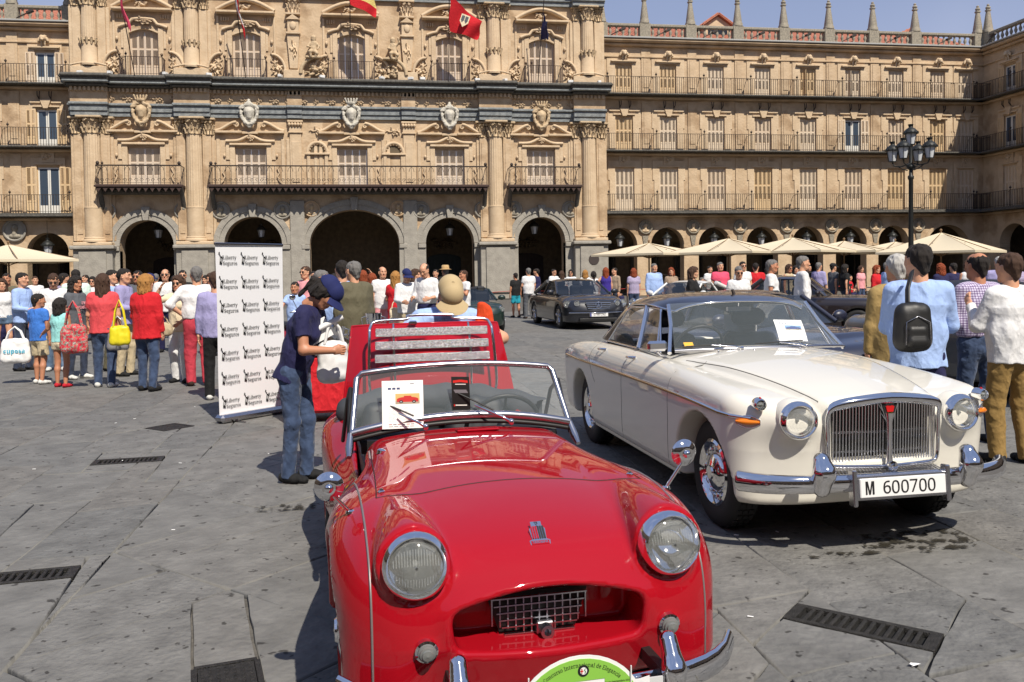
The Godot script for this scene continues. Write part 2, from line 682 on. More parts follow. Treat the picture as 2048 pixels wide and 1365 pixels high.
func drain(at:Vector3,turn:float,l:float,w:float,slots:int,label:String)->void:
	var t:=thing("drain_grate",label,"drain grate",at,turn,"cast iron drain grates in the paving")
	var iron:=rock("cast_iron",lin(.018,.017,.016),lin(.05,.047,.043),3.0,.6,.8,3.0,false,23)
	iron.metallic=.35
	var f:=B.new()
	f.bb(-l/2,l/2,-.02,.004,-w/2,-w/2+.03,.002)
	f.bb(-l/2,l/2,-.02,.004,w/2-.03,w/2,.002)
	f.bb(-l/2,-l/2+.05,-.02,.0035,-w/2+.03,w/2-.03)
	f.bb(l/2-.05,l/2,-.02,.0035,-w/2+.03,w/2-.03)
	part("frame",f,iron,t)
	var st:=(l-.1)/slots
	for i in slots-1:
		var c:=B.new()
		var x:=-l/2+.05+(i+1)*st
		c.bb(x-st*.24,x+st*.24,-.018,.003,-w/2+.03,w/2-.03,.003)
		part("bar",c,iron,t)
	var painted_pit_shade:=B.new()
	painted_pit_shade.bb(-l/2+.01,l/2-.01,-.026,-.022,-w/2+.01,w/2-.01)
	part("painted_pit_shade",painted_pit_shade,mat("pit_shade_black",lin(.006,.006,.006),.95),t)  # thin plate just below the bars, coloured black to stand in for deep shade
func manhole(at:Vector3,turn:float,w:float,d:float,label:String)->void:
	var t:=thing("manhole_cover",label,"manhole cover",at,turn,"")
	var iron:StandardMaterial3D=mats["cast_iron"]
	var f:=B.new()
	for s in [-1,1]:
		f.bb(-w/2,w/2,-.02,.004,s*d/2-.012,s*d/2+.012)
		f.bb(s*w/2-.012,s*w/2+.012,-.02,.0035,-d/2+.012,d/2-.012)
	part("frame",f,iron,t)
	var p:=B.new()
	p.bb(-w/2+.015,w/2-.015,-.02,.001,-d/2+.015,d/2-.015)
	part("plate",p,iron,t)
	var r:=B.new()
	for i in 7:
		for j in 7:
			r.box(Vector3((i-3)*w/8,.0018,(j-3)*d/8),Vector3(w/18,.0026,d/18),.001)
	tag(part("studs",r,iron,t),"","","","stuff")
var leaf_mesh:={}
func shutter_leaf(w:float,h:float)->ArrayMesh:
	var key:="%.2f %.2f" % [w,h]
	if key in leaf_mesh:return leaf_mesh[key]
	var b:=B.new()
	var s:=.055
	b.bb(0,s,0,h,-.02,.02)
	b.bb(w-s,w,0,h,-.02,.02)
	var lv:=[0.0,h*.27,h*.62,h]
	for y in lv:
		b.bb(s,w-s,clampf(y-.05,0,h),clampf(y+.05,0,h),-.019,.019)
	b.bb(s,w-s,.05,h*.27-.05,-.012,.006)
	for k in 2:
		var y:float=lv[k+1]+.05
		while y<lv[k+2]-.06:
			b.box(Vector3(w/2,y+.03,0),Vector3(w-2*s,.056,.009),0,Basis(Vector3.RIGHT,.62))
			y+=.052
	leaf_mesh[key]=b.mesh()
	return leaf_mesh[key]
func window(o:Node3D,x:float,y0:float,y1:float,w:float,paint:Material,state:=0,rec:=.22)->void:
	var n:=Node3D.new()
	put(n,"window",o)
	n.position=Vector3(x,y0,-rec)
	var h:=y1-y0
	var fr:=B.new()
	fr.bb(-w/2,-w/2+.05,0,h,-.05,.04)
	fr.bb(w/2-.05,w/2,0,h,-.05,.04)
	fr.bb(-w/2+.05,w/2-.05,h-.06,h,-.05,.04)
	part("frame",fr,paint,n)
	var lw:=(w-.1)/4
	var lm:=shutter_leaf(lw-.012,h-.07)
	if state==0 or state==3:
		for k in 4:
			part("shutter",lm,paint,n,Transform3D(Basis(Vector3.UP,[.03,-.03,.03,-.03][k] if state==0 or k !=1 else -1.25),Vector3(-w/2+.056+k*lw,0,.01)))
	else:
		for k in 2:
			part("shutter",lm,paint,n,Transform3D(Basis(Vector3.UP,.12),Vector3(-w/2-(2-k)*lw+.03,0,rec+.06)))
			part("shutter",lm,paint,n,Transform3D(Basis(Vector3.UP,-.12),Vector3(w/2+k*lw-.02,0,rec+.04)))
		var white:=mat("white_joinery",lin(.7,.68,.62),.45)
		for s in [-1,1]:
			var d:=B.new()
			var x0:float=-w/2+.05 if s<0 else .012
			var x1:float=-.012 if s<0 else w/2-.05
			d.bb(x0,x0+.07,0,h-.07,-.03,.02)
			d.bb(x1-.07,x1,0,h-.07,-.03,.02)
			d.bb(x0+.07,x1-.07,0,.5,-.028,.018)
			d.bb(x0+.07,x1-.07,h-.15,h-.07,-.028,.018)
			part("casement",d,white,n)
			var g:=B.new()
			g.bb(x0+.07,x1-.07,.5,h-.15,-.006,-.001)
			part("pane",g,mat("window_pane",lin(.05,.07,.1) if state==1 else lin(.012,.012,.012),.04),n)
func railing(o:Node3D,x0:float,x1:float,y:float,z:float,m:Material,returns:=[true,true],gap:=.145,wall_z:=0.0,posts:=3.2)->void:
	var b:=B.new()
	var h:=1.06
	b.bb(x0,x1,y+h-.025,y+h,z-.02,z+.02)
	b.bb(x0,x1,y+.08,y+.1,z-.012,z+.012)
	var n:=int((x1-x0)/gap)
	for i in n+1:
		var x:=lerpf(x0,x1,float(i)/n)
		b.bb(x-.012,x+.012,y,y+h-.025,z-.012,z+.012)
	for e in 2:
		if returns[e]:
			var x:float=[x0,x1][e]
			b.bb(x-.02,x+.02,y+h-.024,y+h-.001,wall_z,z-.02)
			var k:=int((z-wall_z)/gap)
			for i in k:b.bb(x-.0095,x+.0095,y,y+h-.024,z-(i+1)*gap-.0095,z-(i+1)*gap+.0095)
	part("railing",b,m,o)
	var q:=x0+.35
	while q<x1:
		var kn:=B.new()
		kn.xf=Transform3D(Basis(),Vector3(q,y,z))
		kn.bb(-.016,.016,0,h,.0,.03)
		kn.lathe([Vector2(0,h),Vector2(.02,h),Vector2(.02,h+.06),Vector2(.06,h+.1),Vector2(.075,h+.14),Vector2(.05,h+.19),Vector2(.012,h+.22),Vector2(.006,h+.3),Vector2(0,h+.3)],8)
		kn.tube([Vector3(0,h-.03,0),Vector3(-.25,h-.12,-.05),Vector3(-.32,h-.2,-.1),Vector3(-.5,.03,-.2)],.014,5)
		q+=posts
		part("rail_post",kn,m,o)
var prefab:={}
func carve(key:String,f:Callable)->B:
	if not key in prefab:
		prefab[key]=f.call()
	return prefab[key]
func scroll_pts(r:float,turns:=1.4,flip:=1.0,n:=16)->Array:
	var p:=[]
	for i in n+1:
		var t:=float(i)/n
		var a:=t*turns*TAU
		var q:=r*(1.0-t*.82)
		p.append(Vector3(flip*cos(a)*q,sin(a)*q,0))
	return p
func capital()->B:
	return carve("capital",func():
		var b:=B.new()
		b.lathe([Vector2(.36,0),Vector2(.39,.02),Vector2(.36,.05),Vector2(.35,.4),Vector2(.42,.75),Vector2(.5,.82)],20)
		for ring in 2:
			for k in 10:
				var a:=TAU*(k+ring*.5)/10
				var e:=Vector3(cos(a),0,sin(a))
				var y:float=[.05,.3][ring]
				var p:=[e*.37+Vector3(0,y,0),e*.42+Vector3(0,y+.2,0),e*.5+Vector3(0,y+.3,0),e*.54+Vector3(0,y+.26,0)]
				b.tube(p,[.085,.09,.06,.03],6,false,true,Vector3(-e.z,0,e.x),.55)
		for k in 8:
			var a:=TAU*(k+.5)/8
			var bas:=Basis(Vector3.UP,-a+PI/2)
			var old:=b.xf
			b.xf=Transform3D(bas,Vector3(cos(a),0,sin(a))*.52+Vector3(0,.76,0))
			b.tube(scroll_pts(.12,1.3,1.0,10),.035,5)
			b.ball(Vector3.ZERO,Vector3(.05,.05,.05),6,4)
			b.xf=old
		b.box(Vector3(0,.93,0),Vector3(1.2,.13,1.2),.03)
		return b)
func cartouche(crown:bool)->B:
	return carve("cartouche%d" % int(crown),func():
		var s:=Sdf.new(Vector3(-.66,-.95,-.12),Vector3(.66,1.05,.52),.026)
		s.bone(Vector3(0,.16,-.06),Vector3(0,-.3,-.06),.34,.24,.04,1.0)
		s.bone(Vector3(0,.10,.12),Vector3(0,-.16,.12),.22,.17,.012)
		for k in 10:
			var a:=TAU*(k+.5)/10.0
			var c:=Vector3(cos(a)*.42,sin(a)*.52-.05,.1)
			s.bone(c,c+Vector3(-sin(a)*.13,cos(a)*.13,.07),.085,.05,.015)
		for x in [-1.0,1.0]:
			s.bone(Vector3(x*.34,.42,.1),Vector3(x*.46,.3,.12),.11,.09,.04)
			s.bone(Vector3(x*.46,.2,.08),Vector3(x*.42,-.1,.1),.075,.085,.04)
			s.bone(Vector3(x*.4,-.16,.1),Vector3(x*.22,-.5,.1),.09,.08,.04)
			s.bone(Vector3(x*.18,-.5,.1),Vector3(x*.04,-.72,.06),.11,.07,.05)
			s.bone(Vector3(x*.3,.42,.16),Vector3(x*.1,.56,.16),.06,.08,.03)
		if crown:
			s.bone(Vector3(0,.6,.08),Vector3(0,.72,.08),.24,.26,.02,1.0,Vector3.RIGHT,3)
			for k in 5:
				var x:=(k-2)*.13
				s.bone(Vector3(x,.72,.16),Vector3(x*1.25,.9,.18),.05,.06,.02)
		else:
			s.bone(Vector3(0,.5,.1),Vector3(0,.74,.1),.16,.09,.06)
		s.rough(.02,3.5,5)
		s.cut(Vector3(0,0,0),Vector3(0,0,-1))
		var b:=B.new()
		s.nets(b)
		return b)
func foliage(seed_:int)->B:
	return carve("foliage%d" % seed_,func():
		var rg:=RandomNumberGenerator.new()
		rg.seed=seed_
		var s:=Sdf.new(Vector3(-.62,-.62,-.1),Vector3(.62,.62,.36),.03)
		for k in 22:
			var a:=rg.randf()*TAU
			var r:=rg.randf_range(.05,.42)
			var p:=Vector3(cos(a)*r,sin(a)*r,.05)
			var q:=p+Vector3(rg.randf_range(-.2,.2),rg.randf_range(-.2,.2),rg.randf_range(.03,.18))
			s.bone(p,q,rg.randf_range(.05,.1),rg.randf_range(.03,.07),.015)
		s.cut(Vector3.ZERO,Vector3(0,0,-1))
		var b:=B.new()
		s.nets(b)
		return b)
func putto(seed_:int)->B:
	return carve("putto%d" % seed_,func():
		var m:=-1.0 if seed_ else 1.0
		var s:=Sdf.new(Vector3(-.5,-.1,-.2),Vector3(.5,1.4,.5),.028)
		s.bone(Vector3(0,.35,.05),Vector3(m*.03,.8,.05),.19,.16,.06,1.15)
		s.bone(Vector3(m*.03,1.0,.08),Vector3(m*.03,1.1,.1),.15,.15,.05)
		s.bone(Vector3(-.1,.35,.1),Vector3(-.16,.25,.36),.12,.1,.05)
		s.bone(Vector3(-.16,.25,.36),Vector3(-.12,-.02,.34),.09,.06,.04)
		s.bone(Vector3(.1,.35,.1),Vector3(.2,.18,.3),.12,.1,.05)
		s.bone(Vector3(.2,.18,.3),Vector3(.12,-.05,.26),.09,.06,.04)
		s.bone(Vector3(-.15,.8,.05),Vector3(-.3,.6,.12),.08,.06,.04)
		s.bone(Vector3(-.3,.6,.12),Vector3(-.16,.52,.26),.06,.05,.04)
		s.bone(Vector3(.18,.8,.05),Vector3(.33,.95 if seed_ else .6,.12),.08,.06,.04)
		s.bone(Vector3(.33,.95 if seed_ else .6,.12),Vector3(.26,1.15 if seed_ else .45,.2),.06,.05,.04)
		s.rough(.015,5.0,9)
		var b:=B.new()
		s.nets(b)
		return b)
func lion_bust()->B:
	return carve("bust",func():
		var s:=Sdf.new(Vector3(-.4,-.1,-.1),Vector3(.4,.85,.6),.03)
		s.bone(Vector3(0,.5,.1),Vector3(0,.52,.3),.22,.2,.05)
		s.bone(Vector3(0,.44,.38),Vector3(0,.4,.46),.12,.08,.04)
		for x in [-1.0,1.0]:
			s.bone(Vector3(x*.24,.5,.18),Vector3(x*.3,.36,.2),.1,.08,.03)
			s.bone(Vector3(x*.1,.3,.24),Vector3(x*.1,.05,.16),.07,.06,.03)
			s.bone(Vector3(x*.16,.66,.2),Vector3(x*.1,.7,.24),.08,.06,.03)
		s.rough(.02,6.0,4)
		var b:=B.new()
		s.nets(b)
		return b)
func medallion(o:Node3D,x:float,y:float,z:float,r:float,stone:Material,dark:Material,tail:=true)->void:
	var b:=B.new()
	b.xf=Transform3D(Basis(Vector3.RIGHT,PI/2),Vector3(x,y,z))
	b.lathe([Vector2(r*1.0,0),Vector2(r*1.06,.06),Vector2(r*1.04,.13),Vector2(r*.94,.16),Vector2(r*.86,.12),Vector2(r*.84,.05),Vector2(0,.05)],28)
	var md:=part("medallion",b,dark,o)
	var h:=B.new()
	var s:=Sdf.new(Vector3(-.5,-.5,-.1),Vector3(.5,.5,.3),.04)
	s.bone(Vector3(0,.15,.05),Vector3(.02,.2,.07),.2,.2,.05,.9)
	s.bone(Vector3(0,0,.03),Vector3(-.02,-.18,.03),.12,.14,.06)
	s.bone(Vector3(-.2,-.33,.0),Vector3(.22,-.34,0),.14,.14,.06)
	s.nets(h)
	part("bust",h,stone,md,Transform3D(Basis().scaled(Vector3.ONE*r*1.5),Vector3(x,y-r*.05,z+.05)))
	if tail:
		var t:=B.new()
		t.prism(PackedVector2Array([Vector2(x-.2,y-r-.12),Vector2(x-.1,y-r-.75),Vector2(x+.1,y-r-.75),Vector2(x+.2,y-r-.12)]),z,z+.05)
		part("console",t,dark,o)
func arch_poly(w:float,h:float,r:float,spring:float,ry:=-1.0,n:=18)->PackedVector2Array:
	if ry<0:ry=r
	var p:=PackedVector2Array([Vector2(-w/2,0),Vector2(-r,0)])
	for i in n+1:
		var a:=PI-PI*i/n
		p.append(Vector2(cos(a)*r,spring+sin(a)*ry))
	p.append(Vector2(r,0)); p.append(Vector2(w/2,0)); p.append(Vector2(w/2,h)); p.append(Vector2(-w/2,h))
	return p
func hanging_lantern(at:Vector3,drop:float,label:String,s:=1.0)->void:
	var iron:=mat("lamp_iron",lin(.022,.024,.023),.5,.3)
	var t:=thing("hanging_lantern",label,"lantern",at,0,"lanterns hanging in the arcades")
	var b:=B.new()
	b.xf=Transform3D(Basis().scaled(Vector3.ONE*s),Vector3.ZERO)
	lantern_iron(b)
	b.xf=Transform3D()
	b.tube([Vector3(0,.95*s,0),Vector3(0,.95*s+drop,0)],.012,5)
	part("cage",b,iron,t)
	var g:=B.new()
	g.xf=Transform3D(Basis().scaled(Vector3.ONE*s),Vector3.ZERO)
	lantern_glass(g)
	part("glass",g,mat("milk_glass",lin(.62,.64,.66),.25),t)
func lantern_iron(b:B)->void:
	b.lathe([Vector2(0,0),Vector2(.05,.0),Vector2(.17,.03),Vector2(.18,.06),Vector2(0,.06)],6)
	for k in 6:
		var a:=TAU*k/6
		var e:=Vector3(cos(a),0,sin(a))
		b.tube([e*.175+Vector3(0,.05,0),e*.265+Vector3(0,.52,0)],.014,4)
	b.lathe([Vector2(.26,.52),Vector2(.33,.52),Vector2(.34,.56),Vector2(.29,.6),Vector2(.27,.66),Vector2(.2,.74),Vector2(.1,.8),Vector2(.08,.84),Vector2(.1,.87),Vector2(.12,.95),Vector2(.07,.93),Vector2(0,.93)],12)
	for k in 12:
		var a:=TAU*k/12
		b.box(Vector3(cos(a)*.32,.585,sin(a)*.32),Vector3(.06,.07,.03),.01,Basis(Vector3.UP,-a+PI/2))
func lantern_glass(b:B)->void:
	b.lathe([Vector2(.155,.06),Vector2(.245,.52)],6)
func stones()->void:
	rock("sandstone",lin(.45,.325,.20),lin(.60,.455,.30),.16,.85,1.2,2.0,true,3)
	var jt:=mats["sandstone"] as StandardMaterial3D
	jt.detail_enabled=true
	jt.detail_blend_mode=BaseMaterial3D.BLEND_MODE_MUL
	jt.detail_albedo=noise_tex(57,.006,Color(.8,.77,.74),Color(1,1,1),5,512,[[.3,Color(.92,.9,.88)],[.45,Color(1,1,1)]])
	rock("sandstone_pale",lin(.50,.37,.235),lin(.63,.49,.33),.21,.85,1.0,2.0,true,5)
	rock("carved_stone",lin(.42,.31,.19),lin(.58,.45,.29),.5,.85,1.5,3.0,true,6)
	rock("grey_stone",lin(.27,.25,.215),lin(.37,.345,.295),.3,.85,1.0,2.0,true,8)
	rock("blue_stone",lin(.15,.165,.17),lin(.30,.32,.32),.45,.8,2.0,2.0,true,9)
	rock("pale_shield",lin(.42,.40,.34),lin(.62,.58,.5),.6,.8,2.0,2.0,true,10)
	rock("dark_slab",lin(.055,.052,.046),lin(.15,.14,.12),.8,.85,2.0,2.0,true,12)
	rock("weathered_stone",lin(.2,.18,.145),lin(.42,.37,.28),.9,.85,2.0,2.0,true,13)
	rock("roof_tile",lin(.3,.09,.05),lin(.56,.24,.15),.9,.8,2.0,2.0,true,14)
	mat("iron",lin(.045,.032,.026),.55,.3)
	mat("rust_iron",lin(.06,.035,.028),.65,.25)
	mat("cream_paint",lin(.66,.54,.40),.5)
	mat("tan_paint",lin(.62,.45,.26),.5)
	mat("pink_paint",lin(.64,.51,.37),.5)
func pierced(b:B,x0:float,x1:float,xs:Array,y0:float,y1:float,z0:float,z1:float)->void:
	var x:=x0
	for o in xs:
		b.bb(x,o[0]-o[1]/2,y0,y1,z0,z1)
		x=o[0]+o[1]/2
	b.bb(x,x1,y0,y1,z0,z1)
const FLOORS:=[[5.45,8.22,1.28],[9.3,11.55,1.18],[12.9,14.85,1.12]]
func arcade_wing(label:String,at:Vector3,turn:float,x0:float,x1:float,wins:Array,arches:Array,special:={},detail:=true,group:="arcaded blocks round the square")->Node3D:
	var o:=thing("arcade_building",label,"building",at,turn,group)
	var S:Material=mats["sandstone"]
	var w:=B.new()
	var edges:=[x0]
	for i in arches.size()-1:
		edges.append((arches[i][0]+arches[i][1]+arches[i+1][0]-arches[i+1][1])/2)
	edges.append(x1)
	for i in arches.size():
		var a:Array=arches[i]
		var l:float=edges[i]-a[0]
		var r:float=edges[i+1]-a[0]
		var p:=arch_poly(2.0,5.25,a[1],a[2])
		p[0].x=l
		p[p.size()-1].x=l
		p[p.size()-3].x=r
		p[p.size()-2].x=r
		var q:=B.new()
		q.xf=Transform3D(Basis(),Vector3(a[0],0,0))
		q.prism(p,-.75,0.0)
		var ring:=PackedVector2Array()
		for k in 19:ring.append(Vector2(cos(PI-PI*k/18)*(a[1]+.26),a[2]+sin(PI-PI*k/18)*(a[1]+.26)))
		for k in 19:ring.append(Vector2(cos(PI*k/18)*a[1],a[2]+sin(PI*k/18)*a[1]))
		q.prism(ring,0.0,.045)
		part("arch",q,S,o)
		for s in [-1,1]:
			var im:=B.new()
			im.bb(a[0]+s*(a[1]+.42),a[0]+s*(a[1]-.03),a[2]-.22,a[2]-.01,-.7,.06,.02)
			part("impost",im,S,o)
	for f in 3:
		var y0:float=FLOORS[f][0]
		var y1:float=FLOORS[f][1]
		var top:float=[9.22,12.82,16.2][f]
		var base:float=[5.25,9.22,12.82][f]
		var xs:=[]
		for c in wins:xs.append([c,FLOORS[f][2]])
		pierced(w,x0,x1,xs,base,y1,-.5,0)
		w.bb(x0,x1,y1,top,-.5,0)
		for i in wins.size():
			var c:float=wins[i]
			var ww:float=FLOORS[f][2]
			var sp:int=special.get([f,i],0)
			window(o,c,y0,y1,ww,mats[["cream_paint","pink_paint","tan_paint","cream_paint","tan_paint"][(i*3+f*2+(i/4)) % 5]],sp,.13)
			if not detail:continue
			var t:=B.new()
			var k:=1.0 if i<wins.size()-1 or wins.size()<8 else .85
			for s in [-1,1]:
				t.bb(c+s*ww/2*1.0,c+s*1.0*k,y0,y1+.18,0,.05)
				t.bb(c+s*1.0*k,c+s*1.1*k,y1-.75,y1+.18,0,.05)
			t.bb(c-ww/2-.14,c+ww/2+.14,y1+.08,y1+.17,.0,.12)
			t.bb(c-1.1*k,c+1.1*k,y1+.18,[8.7,12.0,15.3][f],0,.05)
			if f==0:
				t.bb(c-.36,c+.36,8.42,9.02,.05,.09)
				t.join(foliage(3),Transform3D(Basis().scaled(Vector3(.5,.5,.45)),Vector3(c,8.72,.08)))
			elif f==1:
				t.bb(c-1.0*k,c-.3,11.86,11.95,.05,.16)
				t.bb(c+.3,c+1.0*k,11.86,11.95,.05,.16)
				t.prism(PackedVector2Array([Vector2(c-.12,11.55),Vector2(c+.12,11.55),Vector2(c+.3,12.05),Vector2(c-.3,12.05)]),.05,.2)
			else:
				t.bb(c-.85,c+.85,15.02,15.1,.05,.22)
				t.join(lion_bust(),Transform3D(Basis().scaled(Vector3(.85,.85,.85)),Vector3(c,15.1,.05)))
			part("window_surround",t,mats["sandstone_pale"],o)
			if f==1:
				for s in [-1,1]:
					var hk:=B.new()
					for d in [-.07,.07]:
						hk.tube([Vector3(c+s*.32+d,12.5,.3),Vector3(c+s*.32+d*.8,12.25,.34),Vector3(c+s*.32,12.05,.2)],.03,5)
					part("iron_hook",hk,mats["iron"],o)
		if detail:
			for i in wins.size()-1:
				var pl:=B.new()
				var m:float=(wins[i]+wins[i+1])/2
				if wins[i+1]-wins[i]<2.6:continue
				pl.bb(m-.3,m+.3,base,top-.3,0,.07)
				if f>0:pl.bb(m-.17,m+.17,y0+.5,top-1.0,.07,.1)
				part("pilaster",pl,S,o)
		var sl:=B.new()
		var ys:float=base
		sl.bb(x0,x1,ys-.02,ys+.09,0.0,.86,.03)
		sl.bb(x0,x1,ys+.09,y0,0.0,.8)
		part("balcony_slab",sl,mats["dark_slab"],o)
		var co:=B.new()
		co.bb(x0,x1,ys-.2,ys-.02,0,.34,.06)
		part("corbel_course",co,S,o)
		railing(o,x0,x1,y0,.76,mats["iron"],[true,true],.145,0.0,3.2)
	part("wall",w,S,o)
	var cn:=B.new()
	cn.bb(x0,x1,15.3,15.42,0,.12,.02)
	cn.bb(x0,x1,16.0,16.2,0,.3,.08)
	cn.bb(x0,x1,16.2,16.42,-.5,.55,.1)
	part("cornice",cn,S,o)
	var gt:=B.new()
	gt.bb(x0,x1,16.42,16.52,-.5,.62,.02)
	part("gutter",gt,mat("lead_gutter",lin(.34,.34,.33),.6),o)
	var W:Material=mats["weathered_stone"]
	var ba:=carve("baluster",func():
		var q:=B.new()
		q.lathe([Vector2(.1,0),Vector2(.1,.05),Vector2(.07,.07),Vector2(.05,.12),Vector2(.1,.24),Vector2(.11,.32),Vector2(.06,.46),Vector2(.05,.54),Vector2(.09,.57),Vector2(.09,.62)],8)
		return q)
	var ped:=[x0+.25]
	for i in wins.size()-1:
		if wins[i+1]-wins[i]>2.6:ped.append((wins[i]+wins[i+1])/2)
	if wins.size()<3 or x1-wins[wins.size()-1]>.9:ped.append(x1-.3)
	var rl:=B.new()
	rl.bb(x0,x1,16.52,16.7,-.35,.0)
	rl.bb(x0,x1,17.32,17.5,-.36,.02,.03)
	part("parapet_rail",rl,W,o)
	for i in ped.size():
		var px:float=ped[i]
		var q:=B.new()
		q.bb(px-.36,px+.36,16.53,17.54,-.4,.06,.02)
		var pd:=part("pedestal",q,W,o)
		var ob:=B.new()
		ob.lathe([Vector2(.36,0),Vector2(.36,.14),Vector2(.3,.26),Vector2(.3,.34),Vector2(.14,1.42),Vector2(.2,1.46),Vector2(.2,1.54),Vector2(.1,1.6)],4,Transform3D(Basis(Vector3.UP,PI/4),Vector3(px,17.54,-.17)))
		ob.ball(Vector3(px,19.22,-.17),Vector3(.17,.13,.17),8,5)
		ob.ball(Vector3(px,19.4,-.17),Vector3(.1,.09,.1),7,4)
		part("obelisk",ob,W,pd)
		if i<ped.size()-1:
			var gap:float=ped[i+1]-px-.72
			var n:=maxi(2,roundi(gap/.4))
			for k in n:
				part("baluster",ba.mesh() if not "bal_mesh" in leaf_mesh else leaf_mesh["bal_mesh"],W,o,Transform3D(Basis(),Vector3(px+.36+gap*(k+.5)/n,16.7,-.17)))
				if not "bal_mesh" in leaf_mesh:leaf_mesh["bal_mesh"]=ba.mesh()
			if detail:
				var fl:=B.new()
				var fx:=px+gap*.42
				fl.tube([Vector3(fx-.5,16.56,.62),Vector3(fx+.12,16.86,.66)],.035,6)
				fl.box(Vector3(fx+.25,16.92,.68),Vector3(.4,.16,.22),.03,Basis(Vector3.BACK,.42))
				part("floodlight",fl,mats["iron"],o)
	var rf:=B.new()
	rf.quad(Vector3(x0,16.75,-.9),Vector3(x1,16.75,-.9),Vector3(x1,18.75,-5.6),Vector3(x0,18.75,-5.6),Vector3(0,.9,.45))
	rf.quad(Vector3(x0,18.75,-5.6),Vector3(x1,18.75,-5.6),Vector3(x1,16.0,-11.5),Vector3(x0,16.0,-11.5),Vector3(0,.9,-.45))
	var roof:=part("roof",rf,mats["roof_tile"],o)
	if detail:
		var ti:=B.new()
		var tx:=x0+.1
		while tx<x1:
			ti.tube([Vector3(tx,16.78,-.9),Vector3(tx,18.78,-5.6)],.085,6,false,true)
			tx+=.24
		tag(part("tile_rows",ti,mats["roof_tile"],roof),"","","","stuff")
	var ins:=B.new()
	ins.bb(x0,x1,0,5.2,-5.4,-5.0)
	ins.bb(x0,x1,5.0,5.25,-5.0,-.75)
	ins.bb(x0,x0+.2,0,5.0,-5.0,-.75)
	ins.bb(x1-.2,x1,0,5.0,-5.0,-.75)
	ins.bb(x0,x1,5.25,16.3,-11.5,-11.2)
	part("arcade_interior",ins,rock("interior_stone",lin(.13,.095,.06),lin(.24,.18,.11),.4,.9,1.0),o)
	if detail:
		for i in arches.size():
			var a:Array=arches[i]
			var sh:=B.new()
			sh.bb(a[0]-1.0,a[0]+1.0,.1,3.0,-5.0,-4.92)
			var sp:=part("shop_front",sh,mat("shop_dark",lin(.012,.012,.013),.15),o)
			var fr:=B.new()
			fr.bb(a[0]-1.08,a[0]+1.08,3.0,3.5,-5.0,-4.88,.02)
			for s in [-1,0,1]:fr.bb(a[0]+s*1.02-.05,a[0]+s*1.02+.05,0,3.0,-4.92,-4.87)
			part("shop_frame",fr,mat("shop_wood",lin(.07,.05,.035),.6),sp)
	return o
func scroll_pediment(x:float,y:float,w:float,z:float,mt:Material,o:Node3D)->void:
	var b:=B.new()
	b.bb(x-w/2,x-w*.12,y,y+.13,z,z+.32,.02)
	b.bb(x+w*.12,x+w/2,y,y+.13,z,z+.32,.02)
	b.bb(x-w*.12,x+w*.12,y-.04,y+.1,z,z+.24,.02)
	for s in [-1.0,1.0]:
		var p:=[]
		for k in 9:
			var t:=k/8.0
			p.append(Vector3(x+s*lerpf(w*.5,w*.2,t),y+.16+.5*smoothstep(0,1,t),z+.13))
		b.tube(p,.1,6,false,true,Vector3(0,0,1),1.3)
		b.xf=Transform3D(Basis(),Vector3(x+s*w*.2,y+.5,z+.14))
		b.tube(scroll_pts(.17,1.4,s,12),.055,5)
		b.xf=Transform3D()
	part("pediment",b,mt,o)
func curved_pediment(x:float,y:float,w:float,z:float,mt:Material,o:Node3D)->void:
	var b:=B.new()
	b.bb(x-w/2,x+w/2,y,y+.14,z,z+.5,.03)
	var p:=[]
	for k in 13:
		var t:=k/12.0
		p.append(Vector3(lerpf(x-w/2,x+w/2,t),y+.2+.62*sin(PI*t),z+.22))
	b.tube(p,.13,6,false,true,Vector3(0,0,1),1.4)
	b.join(foliage(8),Transform3D(Basis().scaled(Vector3(.95,.62,1)),Vector3(x,y+.45,z)))
	for s in [-1,1]:
		for k in 4:b.box(Vector3(x+s*w*.36+(k-1.5)*.13,y-.28,z+.1),Vector3(.07,.22,.1),.02)
	part("pediment",b,mt,o)
